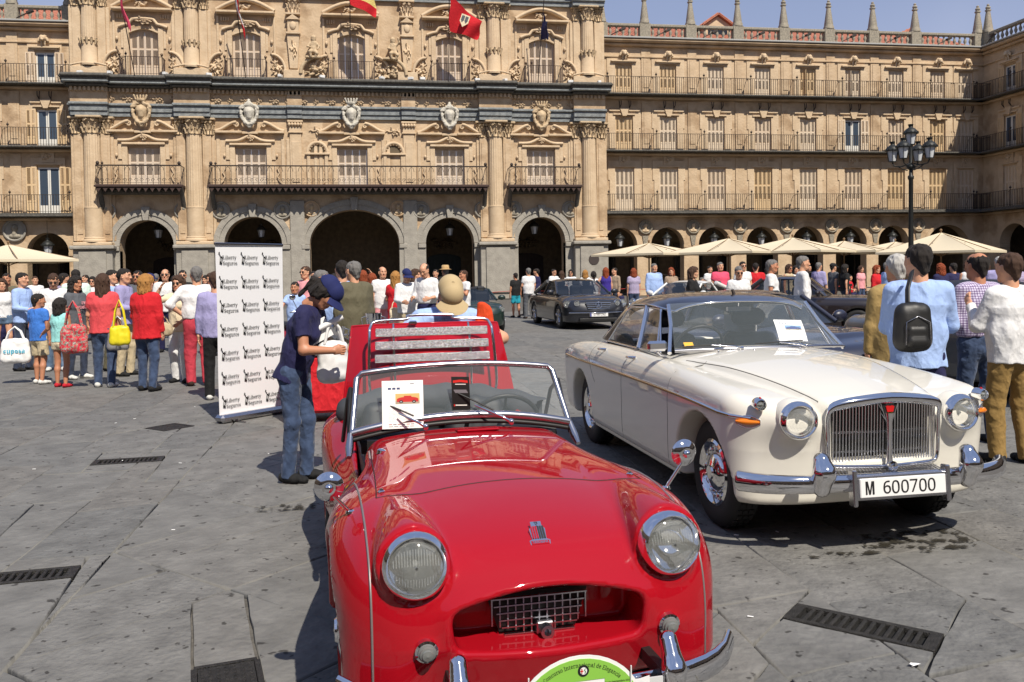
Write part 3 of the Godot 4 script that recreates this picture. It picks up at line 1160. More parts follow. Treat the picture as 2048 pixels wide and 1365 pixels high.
func city_hall()->void:
	var o:=thing("city_hall","ornate golden sandstone town hall front with five arches, giant columns and shuttered windows","building",Vector3(0,0,-54.0))
	var S:Material=mats["sandstone"]
	var P:Material=mats["sandstone_pale"]
	var C:Material=mats["carved_stone"]
	var G:Material=mats["grey_stone"]
	var X0:=-16.72
	var X1:=14.62
	var bays:=[[-12.82,1.5,1.5,3.5],[-6.83,1.66,1.66,3.5],[-.9,2.66,2.05,3.5],[4.85,1.48,1.55,3.5],[10.58,1.5,1.55,3.5]]
	var edges:=[X0,-10.04,-4.25,2.45,7.75,X1]
	for i in 5:
		var a:Array=bays[i]
		var p:=arch_poly(2.0,6.6,a[1],a[3],a[2],24)
		p[0].x=edges[i]-a[0]
		p[p.size()-1].x=edges[i]-a[0]
		p[p.size()-3].x=edges[i+1]-a[0]
		p[p.size()-2].x=edges[i+1]-a[0]
		var q:=B.new()
		q.xf=Transform3D(Basis(),Vector3(a[0],0,0))
		q.prism(p,-1.1,0)
		part("arch_wall",q,S,o)
		var n:=17 if i==2 else 13
		for k in n:
			var v:=B.new()
			v.xf=Transform3D(Basis(),Vector3(a[0],a[3],0))
			var g:=.006
			var wd:=.62
			for lay in 2:
				var r0:float=0.0 if lay==0 else .3
				var poly:=PackedVector2Array()
				for e in 4:
					var an:=PI*(k+g+(1.0-2*g)*e/3.0)/n
					poly.append(Vector2(cos(an)*(a[1]+r0),sin(an)*(a[2]+r0)))
				for e in 4:
					var an:=PI*(k+g+(1.0-2*g)*(3-e)/3.0)/n
					poly.append(Vector2(cos(an)*(a[1]+(.3 if lay==0 else wd)),sin(an)*(a[2]+(.3 if lay==0 else wd))))
				v.prism(poly,-.6 if lay==0 else -.02,.07 if lay==0 else .13)
			if k==n/2:
				v.xf=Transform3D(Basis(),Vector3(a[0],0,0))
				v.prism(PackedVector2Array([Vector2(-.14,a[3]+a[2]-.02),Vector2(.14,a[3]+a[2]-.02),Vector2(.24,a[3]+a[2]+.74),Vector2(-.24,a[3]+a[2]+.74)]),.0,.26)
			part("voussoir",v,G,o)
		for s in [-1,1]:
			var pr:=B.new()
			var xa:float=a[0]+s*(a[1]+.62)
			var xb:float=a[0]+s*a[1]
			pr.bb(xa,xb,0,a[3]-.3,-.55,.1)
			pr.bb(xa-s*.15,xb,a[3]-.3,a[3]-.03,-.6,.2,.03)
			pr.bb(xa,xb,0,.5,-.5,.17)
			part("pier",pr,G,o)
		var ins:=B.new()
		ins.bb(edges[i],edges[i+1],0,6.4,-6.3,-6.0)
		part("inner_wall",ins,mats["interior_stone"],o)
		if i !=2:
			var dr:=B.new()
			dr.xf=Transform3D(Basis(),Vector3(a[0]+.1,0,0))
			var dp:=arch_poly(2.6,0,1.15,2.6,.35,10)
			dp.remove_at(dp.size()-1); dp.remove_at(dp.size()-1); dp.remove_at(dp.size()-1); dp.remove_at(0)
			dr.prism(dp,-6.0,-5.9)
			var dd:=part("door",dr,mat("door_green",lin(.012,.028,.024) if i==3 else lin(.02,.012,.009),.5) if i==3 else mat("door_brown",lin(.03,.014,.009),.6),o)
			for k in 8:
				var bd:=B.new()
				bd.bb(a[0]+.1-1.05+k*.27,a[0]+.1-1.05+k*.27+.2,.1,2.55,-5.9,-5.87,.006)
				part("board",bd,dd.material_override,dd)
			var tr:=B.new()
			tr.join(foliage(11),Transform3D(Basis().scaled(Vector3(2.0,.9,.8)),Vector3(a[0]+.1,3.7,-6.0)))
			part("door_carving",tr,mats["interior_stone"],o)
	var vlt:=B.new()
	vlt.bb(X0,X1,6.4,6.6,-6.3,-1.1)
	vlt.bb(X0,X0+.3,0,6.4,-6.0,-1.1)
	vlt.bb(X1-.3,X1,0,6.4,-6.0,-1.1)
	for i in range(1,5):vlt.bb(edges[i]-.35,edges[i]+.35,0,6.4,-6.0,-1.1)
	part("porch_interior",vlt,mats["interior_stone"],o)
	var w:=B.new()
	var xs1:=[]
	var xs2:=[]
	for i in 5:
		xs1.append([[-12.85,-6.85,-.95,4.92,10.6][i],1.8])
		xs2.append([[-12.7,-6.95,-.88,5.0,10.75][i],1.62])
	pierced(w,X0,X1,xs1,6.6,9.25,-.9,0)
	w.bb(X0,X1,9.25,13.15,-.9,0)
	pierced(w,X0,X1,xs2,13.15,16.05,-.9,-.0)
	w.bb(X0,X1,16.05,21.0,-.9,0)
	part("wall",w,S,o)
	for i in 5:
		var x:float=xs1[i][0]
		window(o,x,6.98,9.25,1.8,mat("white_shutter",lin(.64,.53,.41),.5),0,.25)
		var t:=B.new()
		for s in [-1,1]:
			t.bb(x+s*.9,x+s*1.2,6.98,9.4,0,.09,.02)
			t.bb(x+s*1.2,x+s*1.42,8.5,9.6,0,.07,.02)
			t.bb(x+s*1.75,x+s*1.95,6.98,9.75,0,.06,.02)
			t.bb(x+s*2.05,x+s*2.25,6.98,9.75,0,.05,.02)
		t.bb(x-1.2,x+1.2,9.34,9.48,0,.2,.03)
		var lp:=[]
		for k in 15:
			var q:=k/7.0-1.0
			lp.append(Vector3(x+q*1.4,9.6+.32*exp(-q*q*9.0),.1))
		t.tube(lp,.1,6,false,true,Vector3(0,0,1),1.2)
		t.join(foliage(21),Transform3D(Basis().scaled(Vector3(.42,.46,.7)),Vector3(x,9.78,.1)))
		for s in [-1,1]:
			t.tube([Vector3(x+s*1.5,8.0,.06),Vector3(x+s*1.62,7.75,.06),Vector3(x+s*1.5,7.55,.06),Vector3(x+s*1.58,7.3,.06),Vector3(x+s*1.75,7.1,.06)],.05,5)
			t.ball(Vector3(x+s*1.5,8.75,.06),Vector3(.08,.12,.08),6,4)
		part("window_surround",t,P,o)
		scroll_pediment(x,10.05,3.9,0,P,o)
		var sh:=B.new()
		var tall:=i==0 or i==2 or i==4
		var grey:=i==1 or i==3
		sh.join(cartouche(tall),Transform3D(Basis().scaled(Vector3(1.05,1.05,1.1)),Vector3(x,11.15,.32)))
		part("coat_of_arms",sh,mats["pale_shield"] if grey or i==2 else C,o)
		var u:float=xs2[i][0]
		window(o,u,13.2,16.05,1.62,mat("upper_shutter",lin(.60,.48,.36),.5),0,.3)
		var s2:=B.new()
		for s in [-1,1]:
			s2.bb(u+s*.81,u+s*1.1,13.2,16.1,0,.1,.02)
			s2.bb(u+s*1.1,u+s*1.24,14.9,16.2,0,.07,.02)
			s2.bb(u+s*1.55,u+s*1.68,14.0,16.9,0,.06,.02)
			s2.ball(Vector3(u+s*1.45,15.45,.08),Vector3(.09,.14,.09),6,4)
			for k in 3:s2.tube([Vector3(u+s*1.5,15.0-k*.42,.05),Vector3(u+s*1.38,14.8-k*.42,.07),Vector3(u+s*1.52,14.66-k*.42,.05)],.045,5)
			s2.join(foliage(30),Transform3D(Basis().scaled(Vector3(s*.75,1.15,1.0)),Vector3(u+s*1.75,13.85,0)))
			var ap:=[]
			for k in 9:ap.append(Vector3(u+s*(1.45+.75*sin(k*PI/16)),13.75+.95*cos(k*PI/16),.16))
			s2.tube(ap,.09,6)
		var hd:=[]
		for k in 15:
			var q:=k/7.0-1.0
			hd.append(Vector3(u+q*1.35,16.1+.28*(1-q*q)+(.22 if absf(q)<.55 else 0.0),.12))
		s2.tube(hd,.1,6,false,true,Vector3(0,0,1),1.2)
		s2.join(foliage(21),Transform3D(Basis().scaled(Vector3(1.0,.5,.9)),Vector3(u,16.45,.06)))
		var seg:=PackedVector2Array([Vector2(u-.81,16.06),Vector2(u-.81,15.8)])
		for k in 9:seg.append(Vector2(u+lerpf(-.81,.81,k/8.0),15.8+.24*sin(PI*k/8.0)))
		seg.append(Vector2(u+.81,16.06))
		s2.prism(seg,-.27,.0)
		part("window_surround",s2,P,o)
		curved_pediment(u,17.0,3.3,0,P,o)
		var pn:=1.15 if i !=2 else 1.35
		railing(o,u-pn,u+pn,13.2,.82,mats["rust_iron"],[true,true],.15,0.0,99.0)
		for s in [-1,1]:
			var kn:=B.new()
			kn.ball(Vector3(u+s*pn,14.36,.82),Vector3(.08,.1,.08),7,5)
			part("rail_knob",kn,mat("brass_knob",lin(.12,.08,.05),.35,.6),o)
	var cols:=[-15.64,-10.04,7.73,13.64]
	for i in 4:
		var x:float=cols[i]
		var q:=B.new()
		q.bb(x-1.06,x+1.06,0,3.3,0,.62,.03)
		q.bb(x-.74,x+.74,.4,3.2,.62,.72,.02)
		q.bb(x-1.2,x+1.2,3.3,3.52,0,.86,.05)
		var pd:=part("plinth",q,G,o)
		if i==3:
			var ov:=B.new()
			ov.xf=Transform3D(Basis(Vector3.RIGHT,PI/2).scaled(Vector3(1,1,1)),Vector3(x+.1,2.35,.72))
			ov.lathe([Vector2(.34,0),Vector2(.33,.03),Vector2(0,.03)],20)
			part("oval_plaque",ov,mat("bronze_plaque",lin(.07,.055,.05),.5,.3),pd)
		var bs:=B.new()
		bs.bb(x-1.05,x+1.05,3.52,3.72,0,.68,.04)
		bs.bb(x-1.0,x+1.0,3.72,3.8,0,.1)
		bs.lathe([Vector2(.62,3.72),Vector2(.64,3.8),Vector2(.6,3.88),Vector2(.55,3.9),Vector2(.56,3.97),Vector2(.52,4.02)],20,Transform3D(Basis(),Vector3(x,0,.12)))
		var ba:=part("column_base",bs,P,o)
		ba.name=ba.name
		var sh:=B.new()
		sh.lathe([Vector2(.5,4.0),Vector2(.5,5.65)],24,Transform3D(Basis(),Vector3(x,0,.12)))
		sh.lathe([Vector2(.51,5.65),Vector2(.51,5.72),Vector2(.47,5.74)],24,Transform3D(Basis(),Vector3(x,0,.12)))
		var rows:=[]
		for y in [5.72,8.0,9.95]:
			var row:=[]
			for k in 120:
				var a:=TAU*k/120.0
				var r:float=lerpf(.48,.43,(y-5.72)/4.2)-.03*pow(absf(sin(a*10.0)),.6)
				row.append(Vector3(x+cos(a)*r,y,.12+sin(a)*r))
			rows.append(row)
		sh.sheet(rows,-1.0,true)
		part("column_shaft",sh,P,o)
		for s in [-1,1]:
			var st:=B.new()
			st.bb(x+s*.48,x+s*.98,3.8,9.95,0,.2,.02)
			st.bb(x+s*.6,x+s*.86,4.2,9.6,.2,.24)
			st.bb(x+s*.98,x+s*1.16,3.8,9.9,0,.1,.02)
			part("pilaster",st,S,o)
		var cp:=B.new()
		cp.join(capital(),Transform3D(Basis().scaled(Vector3(1.15,.98,1.15)),Vector3(x,9.93,.14)))
		for s in [-1,1]:cp.join(capital(),Transform3D(Basis().scaled(Vector3(.66,.98,.45)),Vector3(x+s*.84,9.93,.1)))
		part("capital",cp,C,o)
		var up:=B.new()
		up.bb(x-.98,x+.98,13.2,13.75,0,.45,.02)
		var mp:=[]
		for k in 11:mp.append(Vector3(x+lerpf(-.98,.98,k/10.0),13.8+.16*sin(PI*k/10.0),.42))
		up.tube(mp,.06,5)
		up.lathe([Vector2(.48,13.8),Vector2(.5,13.9),Vector2(.43,13.98),Vector2(.42,15.2)],20,Transform3D(Basis(),Vector3(x,0,.1)))
		var r2:=[]
		for y in [15.3,17.2]:
			var row:=[]
			for k in 120:
				var a:=TAU*k/120.0
				var r:float=lerpf(.42,.38,(y-15.3)/1.9)-.026*pow(absf(sin(a*10.0)),.6)
				row.append(Vector3(x+cos(a)*r,y,.1+sin(a)*r))
			r2.append(row)
		up.sheet(r2,-1.0,true)
		for s in [-1,1]:
			up.bb(x+s*.45,x+s*.9,13.75,17.2,0,.16,.02)
			up.bb(x+s*.9,x+s*1.1,13.75,17.2,0,.08,.02)
		part("upper_column",up,P,o)
		var cu:=B.new()
		var cg:=B.new()
		cg.lathe([Vector2(.42,15.15),Vector2(.5,15.22),Vector2(.46,15.3)],16,Transform3D(Basis(),Vector3(x,0,.1)))
		for k in 7:
			var a:=PI*k/6.0
			cg.tube([Vector3(x+cos(a)*.44,15.0,.1+sin(a)*.44),Vector3(x+cos(a)*.5,15.28,.1+sin(a)*.5),Vector3(x+cos(a)*.56,15.36,.1+sin(a)*.56)],[.05,.09,.03],5)
		part("column_ring",cg,C,o)
		cu.join(capital(),Transform3D(Basis().scaled(Vector3(1.05,.85,1.05)),Vector3(x,17.2,.1)))
		for s in [-1,1]:cu.join(capital(),Transform3D(Basis().scaled(Vector3(.55,.85,.4)),Vector3(x+s*.72,17.2,.08)))
		part("upper_capital",cu,C,o)
	for x in [-4.25,2.45]:
		var q:=B.new()
		q.bb(x-.34,x+.34,6.62,10.1,0,.12,.02)
		q.bb(x-.22,x+.22,7.2,9.6,.12,.16,.01)
		q.bb(x-.42,x+.42,10.1,10.2,0,.2,.02)
		for k in 5:q.ball(Vector3(x-.34+k*.17,10.6,.2),Vector3(.1,.13,.12),6,4)
		q.bb(x-.45,x+.45,10.72,10.85,0,.26,.02)
		q.bb(x-.36,x+.36,10.2,10.5,0,.16,.01)
		part("slim_pilaster",q,P,o)
		q=B.new()
		q.prism(PackedVector2Array([Vector2(x-.22,13.9),Vector2(x+.22,13.9),Vector2(x+.36,15.9),Vector2(x-.36,15.9)]),0,.22)
		q.bb(x-.6,x+.6,13.2,13.8,0,.3,.02)
		q.bb(x-.42,x+.42,15.9,16.02,0,.34,.02)
		q.bb(x-.33,x+.33,16.02,16.75,0,.26,.03)
		q.prism(PackedVector2Array([Vector2(x-.4,16.75),Vector2(x+.4,16.75),Vector2(x,17.05)]),0,.36)
		q.bb(x-.42,x+.42,17.05,17.14,0,.36)
		q.ball(Vector3(x,16.4,.26),Vector3(.2,.26,.1),8,5)
		q.join(foliage(21),Transform3D(Basis().scaled(Vector3(.4,1.2,.5)),Vector3(x,15.0,.2)))
		q.join(capital(),Transform3D(Basis().scaled(Vector3(.78,.95,.5)),Vector3(x,17.14,.1)))
		part("upper_slim_pilaster",q,P,o)
		var gp:=B.new()
		gp.bb(x-.42,x+.42,0,6.1,0,.16,.02)
		part("pier",gp,G,o)
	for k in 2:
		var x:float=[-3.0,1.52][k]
		var q:=B.new()
		q.bb(x-.62,x-.42,7.0,8.85,0,.12,.02)
		q.bb(x+.42,x+.62,7.0,8.85,0,.12,.02)
		q.bb(x-.72,x+.72,8.82,8.94,0,.2,.02)
		q.bb(x-.75,x+.75,6.85,7.0,0,.3,.02)
		var rp:=[]
		for e in 15:rp.append(Vector3(x+cos(PI*e/14.0)*.58,8.94+sin(PI*e/14.0)*.62,.07))
		q.tube(rp,.11,6)
		for e in 9:q.ball(Vector3(x+cos(PI*e/8.0)*.46,8.97+sin(PI*e/8.0)*.48,.08),Vector3.ONE*.055,6,4)
		q.join(foliage(21),Transform3D(Basis().scaled(Vector3(.8,.55,.6)),Vector3(x,10.25,0)))
		part("niche",q,P,o)
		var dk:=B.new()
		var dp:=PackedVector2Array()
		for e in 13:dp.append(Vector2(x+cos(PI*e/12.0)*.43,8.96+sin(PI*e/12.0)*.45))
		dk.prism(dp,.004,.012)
		part("niche_painted_shade",dk,mat("recess_shade",lin(.12,.09,.055),.9),o)  # flat half-disc on the uncut wall; its dark colour paints the hollow's shade
		var pu:=B.new()
		pu.join(putto(k),Transform3D(Basis().scaled(Vector3(1.05,1.05,1.0)),Vector3(x-.1+k*.2,14.55,.25)))
		part("figure",pu,C,o)
		var ar:=B.new()
		var sg:=-1.0 if k==0 else 1.0
		var ap:=[]
		for e in 11:ap.append(Vector3(x+sg*(-.25+1.1*sin(e*PI/20)),13.6+1.0*cos(e*PI/20),.3))
		ar.tube(ap,.12,6)
		ar.bb(x-.55,x+.35,14.48,14.6,.05,.55,.02)
		ar.join(foliage(30+k),Transform3D(Basis().scaled(Vector3(1.5,1.0,1.3)),Vector3(x,13.85,0)))
		part("figure_pedestal",ar,C,o)
	var bl:=[[-15.25,-10.55],[-9.1,7.12],[8.42,12.92]]
	for i in 3:
		var a:float=bl[i][0]
		var e:float=bl[i][1]
		var sl:=B.new()
		sl.bb(a,e,6.78,6.96,0,1.2,.03)
		var nd:=part("balcony_slab",sl,mats["rust_iron"],o)
		var fr:=B.new()
		var n:=int((e-a)/.34)
		for k in n:
			var x:=lerpf(a,e,(k+.5)/n)
			fr.prism(PackedVector2Array([Vector2(x-.17,6.78),Vector2(x-.08,6.66),Vector2(x,6.52),Vector2(x+.08,6.66),Vector2(x+.17,6.78)]),1.14,1.18)
		fr.bb(a-.05,e+.05,6.8,6.93,1.2,1.25,.02)
		part("fringe",fr,mats["rust_iron"],nd)
		railing(o,a+.05,e-.05,6.96,1.12,mats["iron"],[true,true],.3,0.0,99.0)
		var sc:=B.new()
		var kk:=int((e-a)/.6)
		for k in kk:
			var x:=lerpf(a+.2,e-.2,(k+.5)/kk)
			for s in [-1.0,1.0]:
				sc.xf=Transform3D(Basis(),Vector3(x+s*.13,7.2,1.12))
				sc.tube(scroll_pts(.12,1.3,s,9),.014,4)
			sc.xf=Transform3D(Basis(),Vector3(x,7.7,1.12))
			sc.tube([Vector3(-.15,0,0),Vector3(-.1,.2,0),Vector3(0,.28,0),Vector3(.1,.2,0),Vector3(.15,0,0)],.013,4)
		sc.xf=Transform3D()
		for s in [a+.15,e-.15]:
			sc.ball(Vector3(s,8.16,1.12),Vector3(.1,.12,.1),7,5)
			sc.tube([Vector3(s,8.0,1.12),Vector3(s,8.16,1.12)],.03,5)
		sc.bb(a+.03,e-.03,8.0,8.07,1.07,1.17,.01)
		part("scrollwork",sc,mats["iron"],o)
		var brk:=B.new()
		for x in [a+.12,e-.12]:
			brk.tube([Vector3(x,6.8,1.0),Vector3(x,6.5,.7),Vector3(x,6.0,.35),Vector3(x,5.6,.1)],.1,6,false,true,Vector3.RIGHT,1.4)
		brk.bb(a+.1,e-.1,6.45,6.78,0,.5,.1)
		part("balcony_bracket",brk,mats["dark_slab"],nd)
	for x in [-14.98,-10.72,-8.62,-5.1,3.1,6.9,8.85,12.4]:
		medallion(o,x,5.52,.02,.5,mats["weathered_stone"],mats["grey_stone"],false)
	for x in [-3.42,1.72]:
		medallion(o,x,5.62,.0,.48,C,S,false)
	var runs:=[[X0-.1,X1+.1,0.0]]
	for x in cols:runs.append([x-1.0,x+1.0,.38])
	for x in [-4.25,2.45]:runs.append([x-.42,x+.42,.16])
	var ac:=B.new()
	var fz:=B.new()
	var cr:=B.new()
	var dn:=B.new()
	var cb:=B.new()
	for r in runs:
		var z:float=r[2]
		var pz:float=0.0 if z==0.0 else -.05
		ac.bb(r[0],r[1],10.95,11.2,pz,z+.16)
		ac.bb(r[0],r[1],11.2,11.52,pz,z+.24,.01)
		ac.bb(r[0]-.06,r[1]+.06,11.52,11.68,pz,z+.36,.04)
		fz.bb(r[0],r[1],11.68,12.3,pz,z+.14)
		fz.bb(r[0],r[1],12.3,12.55,pz,z+.2)
		var x:float=r[0]+.06
		while x<r[1]-.05 and z !=.16:
			dn.bb(x,x+.13,12.32,12.53,z+.2,z+.36)
			x+=.24
		if z !=.16:
			cr.bb(r[0]-.1,r[1]+.1,12.55,12.72,pz,z+.55,.06)
			cb.bb(r[0]-.22,r[1]+.22,12.72,12.86,pz,z+.82,.03)
			cr.bb(r[0]-.24,r[1]+.24,12.86,12.95,pz,z+.86,.02)
			cr.bb(r[0]-.3,r[1]+.3,12.95,13.2,pz,z+.98,.09)
	part("architrave",ac,mats["blue_stone"],o)
	part("frieze",fz,S,o)
	part("dentils",dn,S,o)
	part("cornice",cr,mats["dark_slab"],o)
	part("cornice_band",cb,mats["blue_stone"],o)
	var orn:=B.new()
	var ox:=X0+.6
	var kx:=0
	while ox<X1:
		orn.join(foliage(21 if kx % 2 else 30),Transform3D(Basis().scaled(Vector3(.62 if kx % 2 else .35,.42,.6)),Vector3(ox,11.98,.14)))
		ox+=.82
		kx+=1
	part("frieze_carving",orn,P,o)
	var te:=B.new()
	for r in runs:
		if r[2]==.16:continue
		te.bb(r[0],r[1],18.05,18.3,0.0 if r[2]==0.0 else -.05,r[2]+.2)
		te.bb(r[0]-.05,r[1]+.05,18.3,18.6,0.0 if r[2]==0.0 else -.05,r[2]+.32,.03)
		te.bb(r[0]-.2,r[1]+.2,19.4,19.9,0.0 if r[2]==0.0 else -.05,r[2]+.8,.06)
	part("upper_architrave",te,mats["blue_stone"],o)
	var sp:=B.new()
	for x in [-16.0,-14.4,-11.4,-9.0,-5.0,-2.6,.9,2.6,3.3,6.6,8.3,12.4,14.2]:
		sp.box(Vector3(x,13.32,.75),Vector3(.32,.16,.2),.02,Basis(Vector3.UP,x))
	tag(part("spotlights",sp,mat("white_metal",lin(.7,.7,.68),.4),o),"","","","stuff")
func dormer(at:Vector3,label:String)->void:
	var t:=thing("dormer",label,"dormer",at,0,"dormers on the tiled roof")
	var b:=B.new()
	b.prism(PackedVector2Array([Vector2(-.9,-1.0),Vector2(.9,-1.0),Vector2(.9,.55),Vector2(0,1.15),Vector2(-.9,.55)]),-2.6,0)
	part("wall",b,mats["sandstone_pale"],t)
	var w:=B.new()
	w.bb(-.7,.7,-.3,.42,0,.03)
	part("window",w,mat("window_dark",lin(.02,.024,.03),.1),t)
	var r:=B.new()
	for s in [-1.0,1.0]:
		r.quad(Vector3(0,1.3,.25),Vector3(s*1.15,.52,.25),Vector3(s*1.15,.52,-2.7),Vector3(0,1.3,-2.7),Vector3(s*.5,.85,0))
		r.quad(Vector3(0,1.2,.25),Vector3(s*1.15,.42,.25),Vector3(s*1.15,.42,-2.7),Vector3(0,1.2,-2.7),Vector3(-s*.5,-.85,0))
		r.quad(Vector3(0,1.3,.25),Vector3(s*1.15,.52,.25),Vector3(s*1.15,.42,.25),Vector3(0,1.2,.25),Vector3(0,0,1))
		for k in 5:r.tube([Vector3(s*.03,1.3,.2-k*.5),Vector3(s*1.12,.56,.2-k*.5)],.07,5)
	part("roof",r,mats["roof_tile"],t)
func plaza()->void:
	var wins:=[]
	var arches:=[]
	for k in 8:wins.append([16.28,19.25,22.5,25.75,28.95,32.18,35.33,38.42][k])
	wins.append(40.55)
	for k in 7:arches.append([[15.95,19.12,22.36,25.66,28.88,32.03,35.13][k],1.12,3.28])
	arches.append([39.2,1.68,2.75])
	var ne:=arcade_wing("golden sandstone block right of the town hall, three shuttered storeys over shaded arches",Vector3(0,0,-55),0,14.66,41.9,wins,arches,{[1,5]:1,[2,5]:3,[2,4]:3})
	for i in 7:
		var m:float=[17.62,20.86,24.1,27.38,30.6,33.78,36.95][i]
		medallion(ne,m,4.42,0.02,.44,mats["sandstone_pale"],mats["weathered_stone"])
	dormer(Vector3(24.0,17.95,-58.2),"tiled dormer behind the second obelisk right of the town hall")
	dormer(Vector3(39.4,17.75,-59.5),"tiled dormer behind the sixth obelisk, nearer the far corner")
	var nw:=arcade_wing("golden block left of the town hall, seen from its three open windows and one arch",Vector3(0,0,-55),0,-43.0,-16.76,[-41.3,-38.1,-34.9,-31.7,-28.5,-25.3,-21.9,-18.4],[[-41.2,1.12,3.28],[-37.9,1.12,3.28],[-34.6,1.12,3.28],[-31.4,1.12,3.28],[-28.2,1.12,3.28],[-25.0,1.12,3.28],[-21.9,1.12,3.28],[-18.55,1.15,3.2]],{[0,7]:2,[1,7]:1,[2,7]:1})
	medallion(nw,-20.3,4.5,.02,.62,mats["weathered_stone"],mats["grey_stone"],false)
	var we:=[]
	var ae:=[]
	for k in 24:we.append(-55+2.6+3.35*k)
	for k in 24:ae.append([-55+3.0+3.35*k,1.35,3.0])
	arcade_wing("shaded sandstone block closing the square on the right",Vector3(41.9,0,0),-PI/2,-55.0,27.0,we,ae,{[0,0]:0,[1,0]:2,[2,0]:1},true)
	var ww:=[]
	var aw:=[]
	for k in 24:ww.append(-26.0+3.3*k)
	for k in 24:aw.append([-26.0+3.3*k,1.2,3.2])
	arcade_wing("sunless sandstone block closing the square on the left, outside the picture",Vector3(-43.0,0,0),PI/2,-28.0,55.0,ww,aw,{},false)
	var ws:=[]
	var as_:=[]
	for k in 25:ws.append(-41.0+3.3*k)
	for k in 25:as_.append([-41.0+3.3*k,1.2,3.2])
	arcade_wing("sandstone block behind the camera, mirrored in the chrome",Vector3(0,0,28.0),PI,-42.5,42.5,ws,as_,{},false)
	city_hall()
	for x in [15.95,19.12,22.36,25.66,28.88,32.03,35.13]:
		hanging_lantern(Vector3(x,3.15,-55.1),1.0,"white lantern hanging in the %s narrow arch right of the town hall" % {15.95:"first",19.12:"second",22.36:"third",25.66:"fourth",28.88:"fifth",32.03:"sixth",35.13:"seventh"}[x])
	hanging_lantern(Vector3(-18.5,3.0,-54.8),1.0,"white lantern above the parasol in the arch left of the town hall",1.1)
	hanging_lantern(Vector3(-12.45,3.95,-55.2),1.2,"white lantern in the leftmost town hall arch")
	hanging_lantern(Vector3(-6.5,3.95,-55.2),1.3,"white lantern in the arch right above the white banner",.9)
	hanging_lantern(Vector3(4.95,3.95,-55.2),1.2,"white lantern in the arch with the green door",.95)
	hanging_lantern(Vector3(10.35,4.0,-55.2),1.2,"white lantern in the rightmost town hall arch")
class Curve1:
	var t:=PackedFloat32Array()
	var a:float
	var k:float
	func _init(knots:Array)->void:
		a=knots[0][0]
		var b:float=knots[knots.size()-1][0]
		k=255.0/(b-a)
		t.resize(258)
		var s:=0
		for i in 256:
			var x:=a+i/k
			while s<knots.size()-2 and x>knots[s+1][0]:s+=1
			var p0:Array=knots[maxi(s-1,0)]
			var p1:Array=knots[s]
			var p2:Array=knots[s+1]
			var p3:Array=knots[mini(s+2,knots.size()-1)]
			var d:float=p2[0]-p1[0]
			var m1:float=(p2[1]-p0[1])/(p2[0]-p0[0])*d
			var m2:float=(p3[1]-p1[1])/(p3[0]-p1[0])*d
			var u:float=(x-p1[0])/d
			t[i]=(2*u*u*u-3*u*u+1)*p1[1]+(u*u*u-2*u*u+u)*m1+(3*u*u-2*u*u*u)*p2[1]+(u*u*u-u*u)*m2
		t[256]=t[255]
		t[257]=t[255]
	func at(x:float)->float:
		var f:=clampf((x-a)*k,0.0,255.0)
		var i:=int(f)
		return t[i]+(t[i+1]-t[i])*(f-i)
static func smx(a:float,b:float,k:float)->float:
	var e:=maxf(k-absf(a-b),0.0)
	return maxf(a,b)+e*e/(k*4.0)
static func smn(a:float,b:float,k:float)->float:
	var e:=maxf(k-absf(a-b),0.0)
	return minf(a,b)-e*e/(k*4.0)
static func snap(f:Callable,inside:Vector3,outside:Vector3)->Vector3:
	for i in 18:
		var m:=(inside+outside)*0.5
		if f.call(m)<0.0:inside=m
		else:outside=m
	return (inside+outside)*0.5
func snapped_line(f:Callable,ins:Array,outs:Array,lift:=0.0)->Array:
	var p:=[]
	for i in ins.size():
		var q:=snap(f,ins[i],outs[i])
		p.append(q+(outs[i]-ins[i]).normalized()*lift)
	return p
func car_mats()->void:
	var c:=mat("chrome",Color(.9,.9,.91),.06,1.0)
	c.metallic_specular=.6
	mat("dull_chrome",Color(.72,.72,.74),.25,1.0)
	mat("red_paint",lin(.33,.004,.011),.55,0.0,1.0).metallic_specular=.12
	mat("cream_white",lin(.70,.675,.60),.5,0.0,1.0).metallic_specular=.15
	mat("night_roof",lin(.012,.012,.022),.3,0.0,1.0)
	mat("rubber",lin(.014,.014,.014),.75)
	mat("black_trim",lin(.012,.012,.012),.5)
	mat("dark_leather",lin(.010,.011,.014),.6)
	mat("cream_leather",lin(.5,.44,.34),.5)
	mat("seam",lin(.035,.006,.007),.7)
	mat("grey_seam",lin(.11,.105,.09),.7)
	mat("grey_bead",lin(.25,.22,.22),.4,.5)
	mat("amber_lens",lin(.75,.2,.015),.12)
	mat("red_lens",lin(.5,.01,.01),.12)
	mat("clear_lens",lin(.16,.165,.16),.08)
	mat("reflector",Color(.9,.9,.9),.07,1.0)
	mat("plate_white",lin(.75,.75,.74),.4)
	mat("print_black",lin(.01,.01,.01),.5)
	mat("paper",lin(.8,.8,.79),.7)
	var g:=mat("car_glass",Color(.9,.95,.93,.06),.02)
	g.transparency=BaseMaterial3D.TRANSPARENCY_ALPHA
	var tg:=mat("tinted_glass",Color(.1,.12,.12,.42),.02)
	tg.transparency=BaseMaterial3D.TRANSPARENCY_ALPHA
	var lg:=mat("lamp_glass",Color(.95,.97,.95,.1),.03)
	lg.transparency=BaseMaterial3D.TRANSPARENCY_ALPHA
